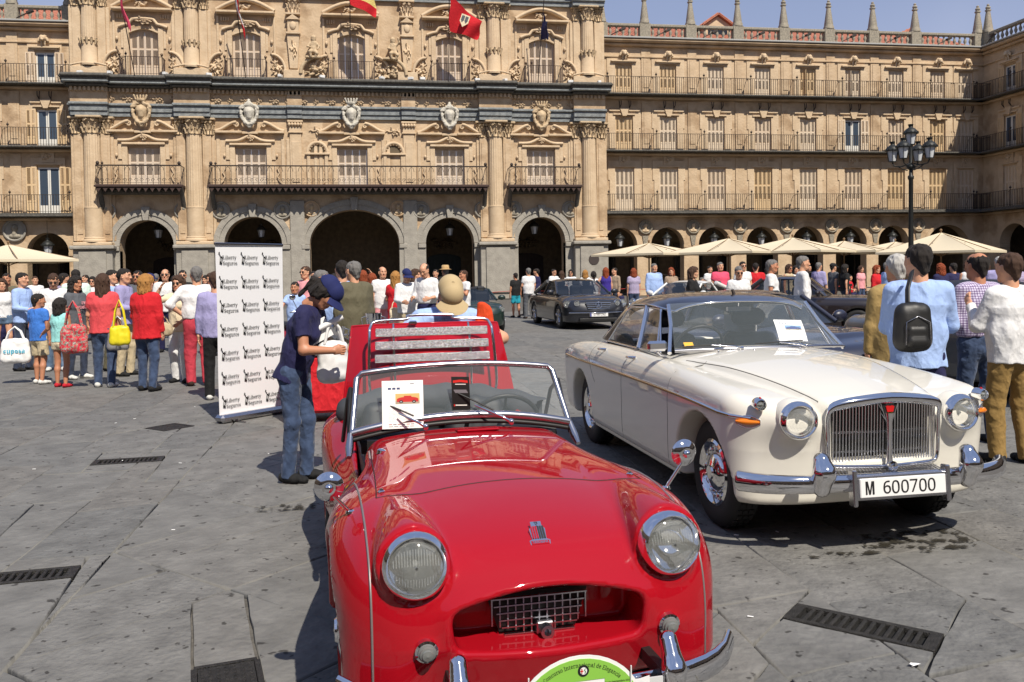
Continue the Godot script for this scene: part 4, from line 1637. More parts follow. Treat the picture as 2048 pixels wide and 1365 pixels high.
func wheel(t:Node3D,x:float,y:float,z:float,r:float,w:float,style:String,turn:=0.0)->void:
	var n:=Node3D.new()
	put(n,"wheel",t)
	var flip:=x<0.0
	n.transform=Transform3D(Basis(Vector3.UP,(PI if flip else 0.0)+turn),Vector3(x,y,z))
	var key:="%s %.3f %.3f" % [style,r,w]
	if not key in leaf_mesh:
		var rot:=Transform3D(Basis(Vector3.BACK,-PI/2),Vector3.ZERO)
		var ty:=B.new()
		var ri:=r*(.61 if style=="saloon" else .66)
		ty.lathe([Vector2(ri,-w*.48),Vector2(r*.82,-w*.5),Vector2(r*.96,-w*.42),Vector2(r,-w*.3),Vector2(r,w*.3),Vector2(r*.96,w*.42),Vector2(r*.82,w*.5),Vector2(ri,w*.44),Vector2(ri-.02,w*.3)],40,rot)
		for k in 44:
			var a:=TAU*k/44.0
			for s in 3:
				ty.box(Vector3((s-1)*w*.2+(.006 if k % 2 else -.006),cos(a)*(r+.001),sin(a)*(r+.001)),Vector3(w*.15,.012,r*.1),0,Basis(Vector3.RIGHT,a))
		var rm:=B.new()
		var hb:=B.new()
		if style=="alloy":
			rm.lathe([Vector2(ri,w*.44),Vector2(ri-.02,w*.46),Vector2(ri-.035,w*.4),Vector2(ri-.04,w*.1),Vector2(0,w*.05)],32,rot)
			for k in 5:
				var a:=TAU*k/5.0
				hb.tube([Vector3(w*.36,0,0),Vector3(w*.38,cos(a)*ri*.5,sin(a)*ri*.5),Vector3(w*.42,cos(a)*(ri-.02),sin(a)*(ri-.02))],[.05,.035,.045],6)
			hb.lathe([Vector2(.07,w*.3),Vector2(.06,w*.42),Vector2(0,w*.44)],16,rot)
		else:
			rm.lathe([Vector2(ri+.004,w*.45),Vector2(ri-.012,w*.5),Vector2(ri-.03,w*.42),Vector2(ri-.04,w*.3),Vector2(.14,w*.3),Vector2(.1,w*.36),Vector2(0,w*.36)],32,rot)
			for k in 12:
				var a:=TAU*k/12.0
				rm.box(Vector3(w*.33,cos(a)*(ri-.055),sin(a)*(ri-.055)),Vector3(.02,.02,.03),.003,Basis(Vector3.RIGHT,a))
			hb.lathe([Vector2(.125,w*.3),Vector2(.122,w*.38),Vector2(.1,w*.46),Vector2(.06,w*.52),Vector2(.045,w*.54),Vector2(.04,w*.6),Vector2(.0,w*.62)],28,rot)
		leaf_mesh[key]=[ty.mesh(),rm.mesh(),hb.mesh()]
	part("tyre",leaf_mesh[key][0],mats["rubber"],n)
	part("rim",leaf_mesh[key][1],mats["dull_chrome"] if style=="alloy" else mats["chrome"] if style !="steel" else mats["red_paint"],n)
	part("hubcap",leaf_mesh[key][2],mats["dull_chrome"] if style=="alloy" else mats["chrome"],n)
func round_lamp(t:Node3D,called:String,at:Transform3D,r:float,ring:float,deep:=.03)->void:
	var n:=Node3D.new()
	put(n,called,t)
	n.transform=at
	var rot:=Transform3D(Basis(Vector3.RIGHT,PI/2),Vector3.ZERO)
	var b:=B.new()
	b.lathe([Vector2(r+ring*1.1,-.03),Vector2(r+ring*1.15,.0),Vector2(r+ring*.9,.022),Vector2(r+ring*.35,.034),Vector2(r,.026),Vector2(r-.004,.01)],40,rot)
	part("ring",b,mats["chrome"],n)
	var f:=B.new()
	f.lathe([Vector2(r,.012),Vector2(r*.8,-.02),Vector2(r*.5,-.05),Vector2(r*.16,-.062),Vector2(0,-.062)],32,rot)
	part("reflector",f,mats["reflector"],n)
	var bu:=B.new()
	bu.ball(Vector3(0,0,-.03),Vector3(r*.13,r*.13,.03),8,6)
	part("bulb",bu,mats["clear_lens"],n)
	var l:=B.new()
	var rows:=[]
	for i in 11:
		var q:=r*i/10.0
		var row:=[]
		for k in 40:
			var a:=TAU*k/40.0
			var p:=Vector3(cos(a)*q,sin(a)*q,.014+deep*(1.0-pow(q/r,2.0)))
			row.append(p)
		rows.append(row)
	l.sheet(rows,1.0 if (rows[1][1]-rows[1][0]).cross(rows[2][0]-rows[1][0]).z>0 else -1.0,true)
	part("lens",l,mats["lamp_glass"],n)
	var rb:=B.new()
	var x:=-r*.8
	while x<r*.8:
		var hy:=sqrt(maxf(r*r*.78-x*x,0.0))
		if hy>.01:
			rb.tube([Vector3(x,hy*.05,.006+deep*.7),Vector3(x,hy*.3,.006+deep*.6),Vector3(x,hy*.72,.008+deep*.32)],.0016,4)
			rb.tube([Vector3(x,-hy*.85,.006+deep*.2),Vector3(x,-hy*.5,.006+deep*.5)],.0012,4)
		x+=r*.1
	tag(part("flutes",rb,mats["lamp_glass"],n),"","","","stuff")
func text(called:String,s:String,size:float,depth:float,m:Material,parent:Node,at:Transform3D,font:="Droid Sans",width:=1.0,bold:=false,italic:=false)->MeshInstance3D:
	var f:=SystemFont.new()
	f.font_names=PackedStringArray([font])
	f.font_weight=700 if bold else 400
	f.font_italic=italic
	var tm:=TextMesh.new()
	tm.font=f
	tm.text=s
	tm.font_size=48
	tm.pixel_size=size/48.0
	tm.depth=depth
	tm.curve_step=2.0
	at.basis=at.basis*Basis.from_scale(Vector3(width,1,1))
	return part(called,tm,m,parent,at)
func wiper(t:Node3D,foot:Vector3,mid:Vector3,a:Vector3,b:Vector3,nn:Vector3)->void:
	var n:=Node3D.new()
	put(n,"wiper",t)
	var w:=B.new()
	w.ball(foot,Vector3(.014,.016,.014),8,6)
	w.tube([foot,foot.lerp(mid,.25)+nn*.012,mid+nn*.01],[.009,.007,.004],6)
	part("arm",w,mats["chrome"],n)
	var bl:=B.new()
	bl.tube([a+nn*.004,a.lerp(b,.5)+nn*.007,b+nn*.004],.0045,5)
	part("blade",bl,mats["black_trim"],n)
func red_field()->Callable:
	var yc:=Curve1.new([[-3.0,.50],[-2.85,.70],[-2.5,.80],[-2.0,.84],[-1.2,.86],[-.95,.868],[-.5,.858],[0.0,.826],[.2,.797],[.36,.758],[.47,.712],[.55,.66],[.62,.60]])
	var hw:=Curve1.new([[-3.0,.42],[-2.4,.50],[-1.0,.475],[-.5,.50],[0.0,.525],[.3,.54],[.6,.54]])
	var yf:=Curve1.new([[-3.0,.40],[-2.85,.60],[-2.5,.745],[-2.15,.785],[-1.85,.74],[-1.6,.66],[-1.3,.60],[-1.05,.60],[-.85,.66],[-.55,.735],[-.25,.785],[0.0,.798],[.2,.778],[.38,.72],[.5,.64],[.6,.5]])
	var xo:=Curve1.new([[-3.0,.50],[-2.7,.60],[-2.2,.665],[-1.7,.63],[-1.2,.60],[-.6,.64],[-.1,.685],[.2,.675],[.4,.63],[.55,.55],[.62,.48]])
	var f:=func(p:Vector3)->float:
		var x:=absf(p.x)
		var y:=p.y
		var z:=p.z
		var mouth:=smx(smx(y-(.612-.60*x*x),.432+.06*x*x-y,.03),x-.312-.10*(y-.53),.04)
		var nose:=z-(.60-.40*x*x-.30*maxf(0.0,.45-y)-.02*maxf(y-.62,0.0))
		nose-=.020*exp(-pow((mouth-.012)/.028,2.0))*clampf((y-.47)*8.0,0.0,1.0)
		var top:float=y-(yc.at(z)-.19*x*x-.55*maxf(x-.40,0.0)**2.0)
		var ce:=smx(smx(x-hw.at(z),top,.10),nose,.17)
		var fe:float=smx(smx(x-xo.at(z)+.25*maxf(y-.55,0.0)**2.0,y-yf.at(z),.20),smx(.40-x,z-(.53-.9*maxf(x-.45,0.0)**2.0),.1),.14)
		var d:=smn(ce,fe,.10)
		var a:=Vector3(x-.422,y-.705,z-.49)
		var s:=clampf(-a.z/.40,0.0,1.0)
		var q:=a-Vector3(.004*s,.068*s,-.40*s)
		var pod:=q.length()-lerpf(.118,.035,s*s*.6+s*.4)
		pod=smx(pod,a.z-.018+(a.y)*.12,.02)
		d=smn(d,pod,.032)
		d=smx(d,-maxf(Vector2(a.x,a.y).length()-.109,.012-a.z-a.y*.12),.015)
		d=maxf(d,-maxf(Vector2(a.x,a.y).length()-.092,-.075-a.z))
		d=smx(d,smx(.27-y,.24+.2*maxf(z-.3,0.0)-y,.02),.04)
		var cut:=maxf(mouth,.40-z)
		d=smx(d,-cut,.022)
		var wz:=z if z>-1.1 else z+2.235
		d=smx(d,-maxf(Vector2(wz,y-.33).length()-.345,.42-x),.02)
		if z<-.8:
			d=smx(d,-maxf(maxf(x-.475,absf(z+1.52)-.56),.45-y),.04)
		return d
	return f
func red_body()->B:
	var f:=red_field()
	var s:=Sdf.new(Vector3(-.76,.2,-3.05),Vector3(.76,.95,.72),.0165)
	s.fill(f)
	var b:=B.new()
	s.nets(b,f)
	return b
func red_roadster()->void:
	var t:=thing("sports_car","bright red open two-seater with bulging headlamps, egg-crate mouth and low windscreen","car",Vector3(.498,0,-3.235),.073)
	var f:=red_field()
	var b:B=done("red")
	var R:Material=mats["red_paint"]
	var body:=part("body",b,R,t)
	var ins:=B.new()
	ins.bb(-.5,.5,.30,.42,-2.9,.38)
	ins.bb(-.36,.36,.40,.64,.30,.36)
	part("engine_bay",ins,mats["print_black"],t)
	var seam:=B.new()
	var I:=[]
	var O:=[]
	for k in 25:
		var u:=k/12.0-1.0
		var x:=u*.50
		var z:=.055-.055*(1.0-u*u)
		I.append(Vector3(x,.55,z))
		O.append(Vector3(x,1.1,z))
	seam.tube(snapped_line(f,I,O,-.0005),.0032,5)
	for sd in [-1.0,1.0]:
		I=[]
		O=[]
		for k in 16:
			var z:=lerpf(.055,-.86,k/15.0)
			var x:float=sd*lerpf(.50,.455,pow(k/15.0,.8))
			I.append(Vector3(x,.5,z))
			O.append(Vector3(x,1.1,z))
		seam.tube(snapped_line(f,I,O,-.0005),.0028,5)
	I=[]
	O=[]
	for k in 17:
		var u:=k/8.0-1.0
		I.append(Vector3(u*.455,.55,-.86+.05*(1-u*u)))
		O.append(Vector3(u*.455,1.1,-.86+.05*(1-u*u)))
	seam.tube(snapped_line(f,I,O,-.0005),.0028,5)
	part("shut_line",seam,mats["seam"],body)
	for sd in [-1.0,1.0]:
		I=[]
		O=[]
		for k in 30:
			var q:=k/29.0
			var an:=lerpf(PI*.5,-.62,clampf((q-.35)/.65,0,1))
			var base:=Vector3(sd*.553,.46,lerpf(-.75,.22,minf(q/.35,1.0)))
			I.append(base)
			O.append(base+Vector3(0,sin(an),cos(an))*.6)
		var bd:=B.new()
		bd.tube(snapped_line(f,I,O,.001),.0042,6)
		part("beading",bd,mats["grey_bead"],body)
		var bo:=B.new()
		var bp:=snap(f,Vector3(sd*.477,.5,0),Vector3(sd*.477,1,0))
		bo.lathe([Vector2(.013,-.004),Vector2(.013,.006),Vector2(.008,.009),Vector2(.007,.014),Vector2(0,.014)],12,Transform3D(Basis(),bp))
		part("bonnet_fastener",bo,mats["chrome"],t)
		round_lamp(t,"headlamp",Transform3D(Basis(Vector3.RIGHT,-.10)*Basis(Vector3.UP,sd*.05),Vector3(sd*.418,.705,.515)),.086,.017,.03)
		var sl:=Node3D.new()
		put(sl,"sidelight",t)
		var sp:=snap(f,Vector3(sd*.395,.455,.3),Vector3(sd*.395,.455,.8))
		sl.transform=Transform3D(Basis(Vector3.RIGHT,.12),sp)
		var ro:=Transform3D(Basis(Vector3.RIGHT,PI/2),Vector3.ZERO)
		var sr:=B.new()
		sr.lathe([Vector2(.036,-.01),Vector2(.036,.012),Vector2(.029,.016)],20,ro)
		part("ring",sr,mats["chrome"],sl)
		var se:=B.new()
		se.lathe([Vector2(.029,.014),Vector2(.028,.022),Vector2(.024,.024),Vector2(.023,.03),Vector2(.018,.032),Vector2(.016,.037),Vector2(.01,.038),Vector2(0,.041)],20,ro)
		part("lens",se,mats["clear_lens"],sl)
	var gr:=Node3D.new()
	put(gr,"grille",t)
	gr.position=Vector3(-.012,-.016,0)
	var zc:=.452
	for k in 13:
		var x:=(k-6)*.0262
		var g:=B.new()
		g.bb(x-.0022,x+.0022,.443+absf(x)*.25,.572-absf(x)*.05,zc-.012,zc+.004)
		part("grille_bar",g,mats["dull_chrome"],gr)
	for k in 6:
		var y:=.452+k*.0232
		var wd:=.118+k*.0085
		var g:=B.new()
		g.bb(-wd,wd,y-.0022,y+.0022,zc-.002,zc+.008)
		part("grille_bar",g,mats["dull_chrome"],gr)
	var bk:=B.new()
	bk.prism(PackedVector2Array([Vector2(-.125,.44),Vector2(.125,.44),Vector2(.172,.578),Vector2(-.172,.578)]),.425,.43)
	part("backing",bk,mats["print_black"],gr)
	var hs:=B.new()
	hs.bb(-.028,.028,.435,.475,.43,.485,.004)
	hs.xf=Transform3D(Basis(Vector3.RIGHT,PI/2),Vector3(0,.452,.485))
	hs.lathe([Vector2(.022,0),Vector2(.022,.03),Vector2(.012,.03),Vector2(.012,.0)],16)
	part("starter_bracket",hs,mats["dull_chrome"],t)
	var bn:=Node3D.new()
	put(bn,"badge",t)
	var bp:=snap(f,Vector3(-.003,.70,.2),Vector3(-.003,.80,.8))
	bn.transform=Transform3D(Basis(Vector3.RIGHT,-.93),bp+Vector3(0,.004,.002))
	var sh:=B.new()
	sh.prism(PackedVector2Array([Vector2(-.033,-.04),Vector2(-.02,-.055),Vector2(.02,-.055),Vector2(.033,-.04),Vector2(.035,-.025),Vector2(.024,-.02),Vector2(.027,.02),Vector2(.018,.034),Vector2(.018,.05),Vector2(-.018,.05),Vector2(-.018,.034),Vector2(-.027,.02),Vector2(-.024,-.02),Vector2(-.035,-.025)]),-.006,.003)
	part("shield",sh,mats["chrome"],bn)
	for k in 6:
		var br:=B.new()
		var x:=(k-2.5)*.0078
		br.bb(x-.0026,x+.0026,-.018,.03,.003,.0055)
		part("stripe",br,mats["red_paint"] if k<3 else mats["print_black"],bn)
	text("lettering","TR",.011,.001,mats["print_black"],bn,Transform3D(Basis(),Vector3(0,.044,.004)))
	text("lettering","2",.011,.001,mats["print_black"],bn,Transform3D(Basis(),Vector3(0,.034,.004)))
	var rb:=B.new()
	rb.bb(-.03,.03,-.041,-.027,.003,.0045)
	part("ribbon",rb,mats["red_paint"],bn)
	text("lettering","TRIUMPH",.0115,.001,mats["chrome"],bn,Transform3D(Basis(),Vector3(0,-.034,.0055)),"Droid Sans",1.0,true)
	var bu:=B.new()
	var pts:=[]
	for k in 25:
		var u:=k/12.0-1.0
		pts.append(Vector3(u*.655,.315+.012*u*u,.68-.10*u*u-.12*pow(absf(u),8.0)))
	bu.tube(pts,.019,14,false,true,Vector3.UP,2.3)
	part("bumper",bu,mats["chrome"],t)
	for sd in [-1.0,1.0]:
		var ov:=Sdf.new(Vector3(-.06,.24,.62),Vector3(.06,.54,.82),.008)
		ov.bone(Vector3(0,.28,.745),Vector3(0,.40,.76),.034,.034,.02)
		ov.bone(Vector3(0,.40,.76),Vector3(0,.475,.715),.034,.027,.02)
		var ob:=B.new()
		ob.xf=Transform3D(Basis(),Vector3(sd*.325,0,0))
		ov.nets(ob)
		part("overrider",ob,mats["chrome"],t)
		var ir:=B.new()
		ir.bb(sd*.32-.015,sd*.32+.015,.34,.38,.5,.7)
		part("bumper_iron",ir,mats["black_trim"],t)
		var mn:=Node3D.new()
		put(mn,"wing_mirror",t)
		var ft:=snap(f,Vector3(sd*.592,.5,.08),Vector3(sd*.592,1,.08))
		var hd:=Vector3(sd*.665,.885+.018*sd,.10)
		var st:=B.new()
		st.lathe([Vector2(.018,-.003),Vector2(.016,.006),Vector2(.008,.01)],12,Transform3D(Basis(),ft))
		st.tube([ft,hd+Vector3(0,-.012,.006)],.0065,8)
		part("stalk",st,mats["chrome"],mn)
		var ml:=B.new()
		var face:=Transform3D(Basis(Vector3.UP,PI+.10*sd)*Basis(Vector3.RIGHT,PI/2-.06),hd)
		ml.lathe([Vector2(0,-.012),Vector2(.022,-.012),Vector2(.03,-.010),Vector2(.048,.004),Vector2(.052,.009),Vector2(.052,.014),Vector2(.048,.015),Vector2(0,.015)],32,face)
		ml.ball(hd+Vector3(0,0,.016),Vector3(.016,.016,.014),10,8)
		part("mirror_head",ml,mats["chrome"],mn)
	for z in [0.0,-2.235]:
		for sd in [-1.0,1.0]:wheel(t,sd*.57,.325,z,.325,.14,"steel")
	var wn:=Node3D.new()
	put(wn,"windscreen",t)
	var fr:=B.new()
	var top:=[]
	var bot:=[]
	for k in 17:
		var u:=k/8.0-1.0
		top.append(Vector3(u*.468,1.150-.030*u*u,-1.135-.005*u*u))
		bot.append(Vector3(u*.530,.920-.062*u*u,-.965-.01*u*u))
	var loop:=[]
	for k in 17:loop.append(top[k])
	loop.append(Vector3(.494,1.095,-1.135))
	for k in 17:loop.append(bot[16-k])
	loop.append(Vector3(-.494,1.095,-1.135))
	fr.tube(loop,.0155,10,true)
	fr.tube(bot,.021,10)
	for sd in [-1.0,1.0]:
		fr.tube([Vector3(sd*.535,.856,-.98),Vector3(sd*.545,.80,-.93),Vector3(sd*.55,.765,-.885)],[.016,.02,.012],8)
	part("frame",fr,mats["dull_chrome"],wn)
	var gl:=B.new()
	var rows:=[]
	for i in 5:
		var row:=[]
		for k in 17:row.append((bot[k] as Vector3).lerp(top[k],i/4.0))
		rows.append(row)
	gl.sheet(rows)
	part("glass",gl,mats["car_glass"],wn)
	var rub:=B.new()
	var rp:=[]
	for k in 17:rp.append(bot[k]+Vector3(0,-.030,.006))
	rub.tube(rp,.012,6)
	part("gasket",rub,mats["black_trim"],wn)
	var nn:=Vector3(0,.5,.85)
	wiper(t,Vector3(-.195,.888,-.875),Vector3(-.315,.945,-.935),Vector3(-.40,1.0,-.985),Vector3(-.245,.932,-.93),nn)
	wiper(t,Vector3(.215,.89,-.875),Vector3(.05,.965,-.945),Vector3(-.02,1.02,-.99),Vector3(.14,.94,-.93),nn)
	var cap:=B.new()
	cap.bb(-.06,.14,.868,.878,-.86,-.80,.004)
	part("scuttle_vent",cap,R,t)
	var fl:=B.new()
	fl.lathe([Vector2(.02,-.01),Vector2(.02,.008),Vector2(.012,.014),Vector2(0,.016)],14,Transform3D(Basis(Vector3.FORWARD,.2),snap(f,Vector3(-.42,.6,-.66),Vector3(-.42,1.1,-.66))))
	part("washer_jet",fl,mats["chrome"],t)
	var da:=B.new()
	var dp:=[]
	for k in 13:
		var u:=k/6.0-1.0
		dp.append(Vector3(u*.48,.79,-1.06-.03*u*u))
	da.tube(dp,.055,8)
	part("dashboard",da,mats["dark_leather"],t)
	for sd in [-1.0,1.0]:
		var se:=Sdf.new(Vector3(-.26,.3,-2.05),Vector3(.26,.98,-1.35),.02)
		se.bone(Vector3(-.14,.45,-1.5),Vector3(.14,.45,-1.5),.09,.09,.08)
		se.bone(Vector3(-.14,.45,-1.75),Vector3(.14,.45,-1.75),.09,.09,.08)
		se.bone(Vector3(-.13,.5,-1.86),Vector3(-.12,.80,-1.95),.08,.06,.08)
		se.bone(Vector3(.13,.5,-1.86),Vector3(.12,.80,-1.95),.08,.06,.08)
		se.bone(Vector3(0,.5,-1.86),Vector3(0,.82,-1.95),.08,.06,.08)
		var sb:=B.new()
		sb.xf=Transform3D(Basis(),Vector3(sd*.24,0,0))
		se.nets(sb)
		part("seat",sb,mats["dark_leather"],t)
	var hb:=Sdf.new(Vector3(-.66,.6,-2.5),Vector3(.66,1.05,-1.9),.02)
	for k in 6:
		var u:=k/2.5-1.0
		hb.bone(Vector3(u*.5,.86-.05*u*u,-2.10+.10*u*u),Vector3((u+.38)*.5,.86-.05*(u+.38)**2,-2.10+.10*(u+.38)**2),.075,.07,.05)
	hb.rough(.018,5.0,3,Vector3(.5,1,1))
	var hbb:=B.new()
	hb.nets(hbb)
	part("folded_hood",hbb,mat("hood_cloth",lin(.035,.038,.045),.8),t)
	var lin_:=B.new()
	lin_.bb(-.468,.468,.44,.47,-2.06,-.98)
	for sd in [-1.0,1.0]:lin_.bb(sd*.46,sd*.473,.46,.70,-2.06,-.98)
	lin_.bb(-.46,.46,.46,.80,-2.07,-2.04)
	lin_.bb(-.46,.46,.46,.82,-1.0,-.965)
	part("lining",lin_,mats["print_black"],t)
	var swn:=Node3D.new()
	put(swn,"steering_wheel",t)
	swn.transform=Transform3D(Basis(Vector3.RIGHT,.42),Vector3(.25,.80,-1.22))
	var sw:=B.new()
	var ring:=[]
	for k in 28:ring.append(Vector3(cos(TAU*k/28)*.195,sin(TAU*k/28)*.195,0))
	sw.tube(ring,.012,7,true)
	part("rim",sw,mats["black_trim"],swn)
	var sk:=B.new()
	for a in [PI/2,PI*1.17,PI*1.83]:sk.tube([Vector3.ZERO,Vector3(cos(a)*.2,sin(a)*.2,0)],.008,5)
	sk.ball(Vector3.ZERO,Vector3(.04,.04,.03),10,6)
	part("spokes",sk,mats["black_trim"],swn)
	for sd in [-1.0,1.0]:
		var q:=B.new()
		q.tube([Vector3(sd*.545,.80,-1.0),Vector3(sd*.525,1.05,-1.14),Vector3(sd*.53,.98,-1.30),Vector3(sd*.55,.72,-1.55)],.011,6)
		part("side_screen_frame",q,mats["black_trim"],t)
	var ln:=Node3D.new()
	put(ln,"boot_lid",t)
	ln.transform=Transform3D(Basis(Vector3.RIGHT,-.16),Vector3(.035,.80,-2.30))
	var lid:=B.new()
	rows=[]
	for i in 15:
		var v:=i/14.0
		var row:=[]
		for k in 29:
			var u:=k/14.0-1.0
			var half:=lerpf(.545,.475,v)
			var z:=.085*(1.0-pow(absf(u),2.2))*sin(PI*(.15+v*.75))-.05*pow(absf(u),6.0)-.10*v*v
			row.append(Vector3(u*half,v*.50,z))
		rows.append(row)
	lid.sheet(rows)
	var edge:=[]
	for k in 29:edge.append(rows[14][k]+Vector3(0,0,-.006))
	lid.tube(edge,.010,6)
	for q in [0,28]:
		edge=[]
		for i in 15:edge.append(rows[i][q]+Vector3(0,0,-.005))
		lid.tube(edge,.009,6)
	part("panel",lid,R,ln)
	var hd:=B.new()
	hd.box(Vector3(-.10,.50,-.03),Vector3(.05,.03,.05),.008)
	hd.tube([Vector3(-.19,.455,.0),Vector3(-.19,.44,.05),Vector3(-.02,.44,.05),Vector3(-.02,.455,.0)],.008,6)
	part("handle",hd,mats["chrome"],ln)
	var rn:=B.new()
	var lp:=[Vector3(-.375,.02,.115),Vector3(-.395,.12,.13),Vector3(-.385,.40,.12),Vector3(-.375,.47,.10),Vector3(-.335,.505,.085),Vector3(-.15,.515,.08),Vector3(-.13,.538,.075),Vector3(.13,.538,.075),Vector3(.15,.515,.08),Vector3(.335,.505,.085),Vector3(.375,.47,.10),Vector3(.385,.40,.12),Vector3(.395,.12,.13),Vector3(.375,.02,.115)]
	var sm:=[]
	for i in lp.size()-1:
		for k in 4:
			var a:Vector3=lp[maxi(i-1,0)]
			var c2:Vector3=lp[mini(i+2,lp.size()-1)]
			sm.append((lp[i] as Vector3).cubic_interpolate(lp[i+1],a,c2,k/4.0))
	sm.append(lp[lp.size()-1])
	rn.tube(sm,.0095,8)
	for sd in [-1.0,1.0]:
		rn.tube([Vector3(sd*.235,.03,.118),Vector3(sd*.24,.3,.125),Vector3(sd*.235,.485,.10)],.008,7)
		for y in [.09,.45]:rn.tube([Vector3(sd*.235,y,.11),Vector3(sd*.235,y,.03)],.010,6)
	part("luggage_rack",rn,mats["chrome"],ln)
	for k in 3:
		var sl:=B.new()
		sl.box(Vector3(0,.268+k*.080,.135),Vector3(.715-k*.008,.052,.014),.003)
		part("rack_slat",sl,rock("plated_slat",lin(.42,.36,.36),lin(.85,.8,.8),9.0,.22,.5,1.0,false,31),ln)
	mats["plated_slat"].metallic=.8
	rally_plate(Vector3(.498,0,-3.235),.073)
func rally_plate(at:Vector3,turn:float)->void:
	var t:=thing("rally_plate","white and green event plate with an arched top, tied to the red car's front bumper","plate",at+Basis(Vector3.UP,turn)*Vector3(.02,.36,.785),turn)
	var outl:=PackedVector2Array([Vector2(-.215,-.12),Vector2(.215,-.12),Vector2(.215,.045)])
	for k in 15:
		var a:=lerpf(.52,PI-.52,k/14.0)
		outl.append(Vector2(cos(a)*.20,-.055+sin(a)*.185))
	outl.append(Vector2(-.215,.045))
	var b:=B.new()
	b.prism(outl,-.003,0)
	part("board",b,mats["plate_white"],t)
	var g:=PackedVector2Array()
	for k in 15:
		var a:=lerpf(.42,PI-.42,k/14.0)
		g.append(Vector2(cos(a)*.19,-.055+sin(a)*.175))
	g.append(Vector2(-.175,-.02)); g.append(Vector2(-.075,-.02)); g.append(Vector2(-.075,.055)); g.append(Vector2(.075,.055)); g.append(Vector2(.075,-.02)); g.append(Vector2(.175,-.02))
	var gb:=B.new()
	gb.prism(g,.0,.0015)
	part("green_band",gb,mat("leaf_green",lin(.22,.48,.06),.5),t)
	var old:=B.new()
	old.prism(PackedVector2Array([Vector2(-.26,-.1),Vector2(.26,-.1),Vector2(.26,.035),Vector2(-.26,.035)]),-.012,-.006)
	part("backing_plate",old,mat("acrylic",lin(.55,.56,.56),.15),t)
	var msg:="IX Concurso Internacional de Elegancia"
	var wid:=0.0
	var f:=SystemFont.new()
	f.font_names=PackedStringArray(["Droid Serif"])
	for ch in msg:wid+=f.get_string_size(ch,HORIZONTAL_ALIGNMENT_LEFT,-1,48).x
	var run:=0.0
	for ch in msg:
		var cw:=f.get_string_size(ch,HORIZONTAL_ALIGNMENT_LEFT,-1,48).x
		var a:=PI/2+.80-1.60*(run+cw/2)/wid
		run+=cw
		if ch==" ":continue
		text("letter",ch,.0165,.0008,mats["print_black"],t,Transform3D(Basis(Vector3.BACK,a-PI/2),Vector3(cos(a)*.172,-.055+sin(a)*.157,.002)),"Droid Serif",.82)
	text("lettering","24 de Septiembre 2016",.0075,.0006,mats["print_black"],t,Transform3D(Basis(),Vector3(.115,.042,.002)),"Droid Serif")
	var rd:=B.new()
	rd.xf=Transform3D(Basis(Vector3.RIGHT,PI/2),Vector3(.01,.085,.0))
	rd.lathe([Vector2(.017,0),Vector2(.017,.003),Vector2(0,.003)],20)
	part("round_emblem",rd,mats["print_black"],t)
	var rd2:=B.new()
	rd2.xf=Transform3D(Basis(Vector3.RIGHT,PI/2),Vector3(.01,.085,.0))
	rd2.lathe([Vector2(.0105,.003),Vector2(.0105,.0042),Vector2(0,.0042)],16)
	part("round_emblem",rd2,mats["plate_white"],t)
	var cx:=B.new()
	cx.bb(.003,.006,.078,.092,.0042,.005)
	cx.bb(.0,.009,.0835,.0865,.0042,.0049)
	part("cross",cx,mats["red_lens"],t)
	var sn:=B.new()
	sn.tube([Vector3(.0135,.078,.0045),Vector3(.016,.083,.0045),Vector3(.0125,.087,.0045),Vector3(.0155,.092,.0045)],.0014,4)
	part("serpent",sn,mat("emblem_green",lin(.03,.2,.05),.5),t)
	var tb:=B.new()
	tb.bb(.12,.147,-.015,.02,.0016,.0022)
	part("small_panel",tb,mats["print_black"],t)
	text("lettering","RACE",.008,.0006,mats["plate_white"],t,Transform3D(Basis(),Vector3(.1335,.0,.0026)),"Droid Sans",1.0,true)
	text("lettering","MICHELIN",.0085,.0006,mat("print_blue",lin(.02,.03,.2),.5),t,Transform3D(Basis(),Vector3(.172,.026,.002)),"Droid Sans",1.0,true,true)
	for s in [-1,1]:
		var tie:=B.new()
		tie.tube([Vector3(s*.155,.02,.003),Vector3(s*.155,.085,.006)],.0022,5)
		part("cable_tie",tie,mats["plate_white"],t)
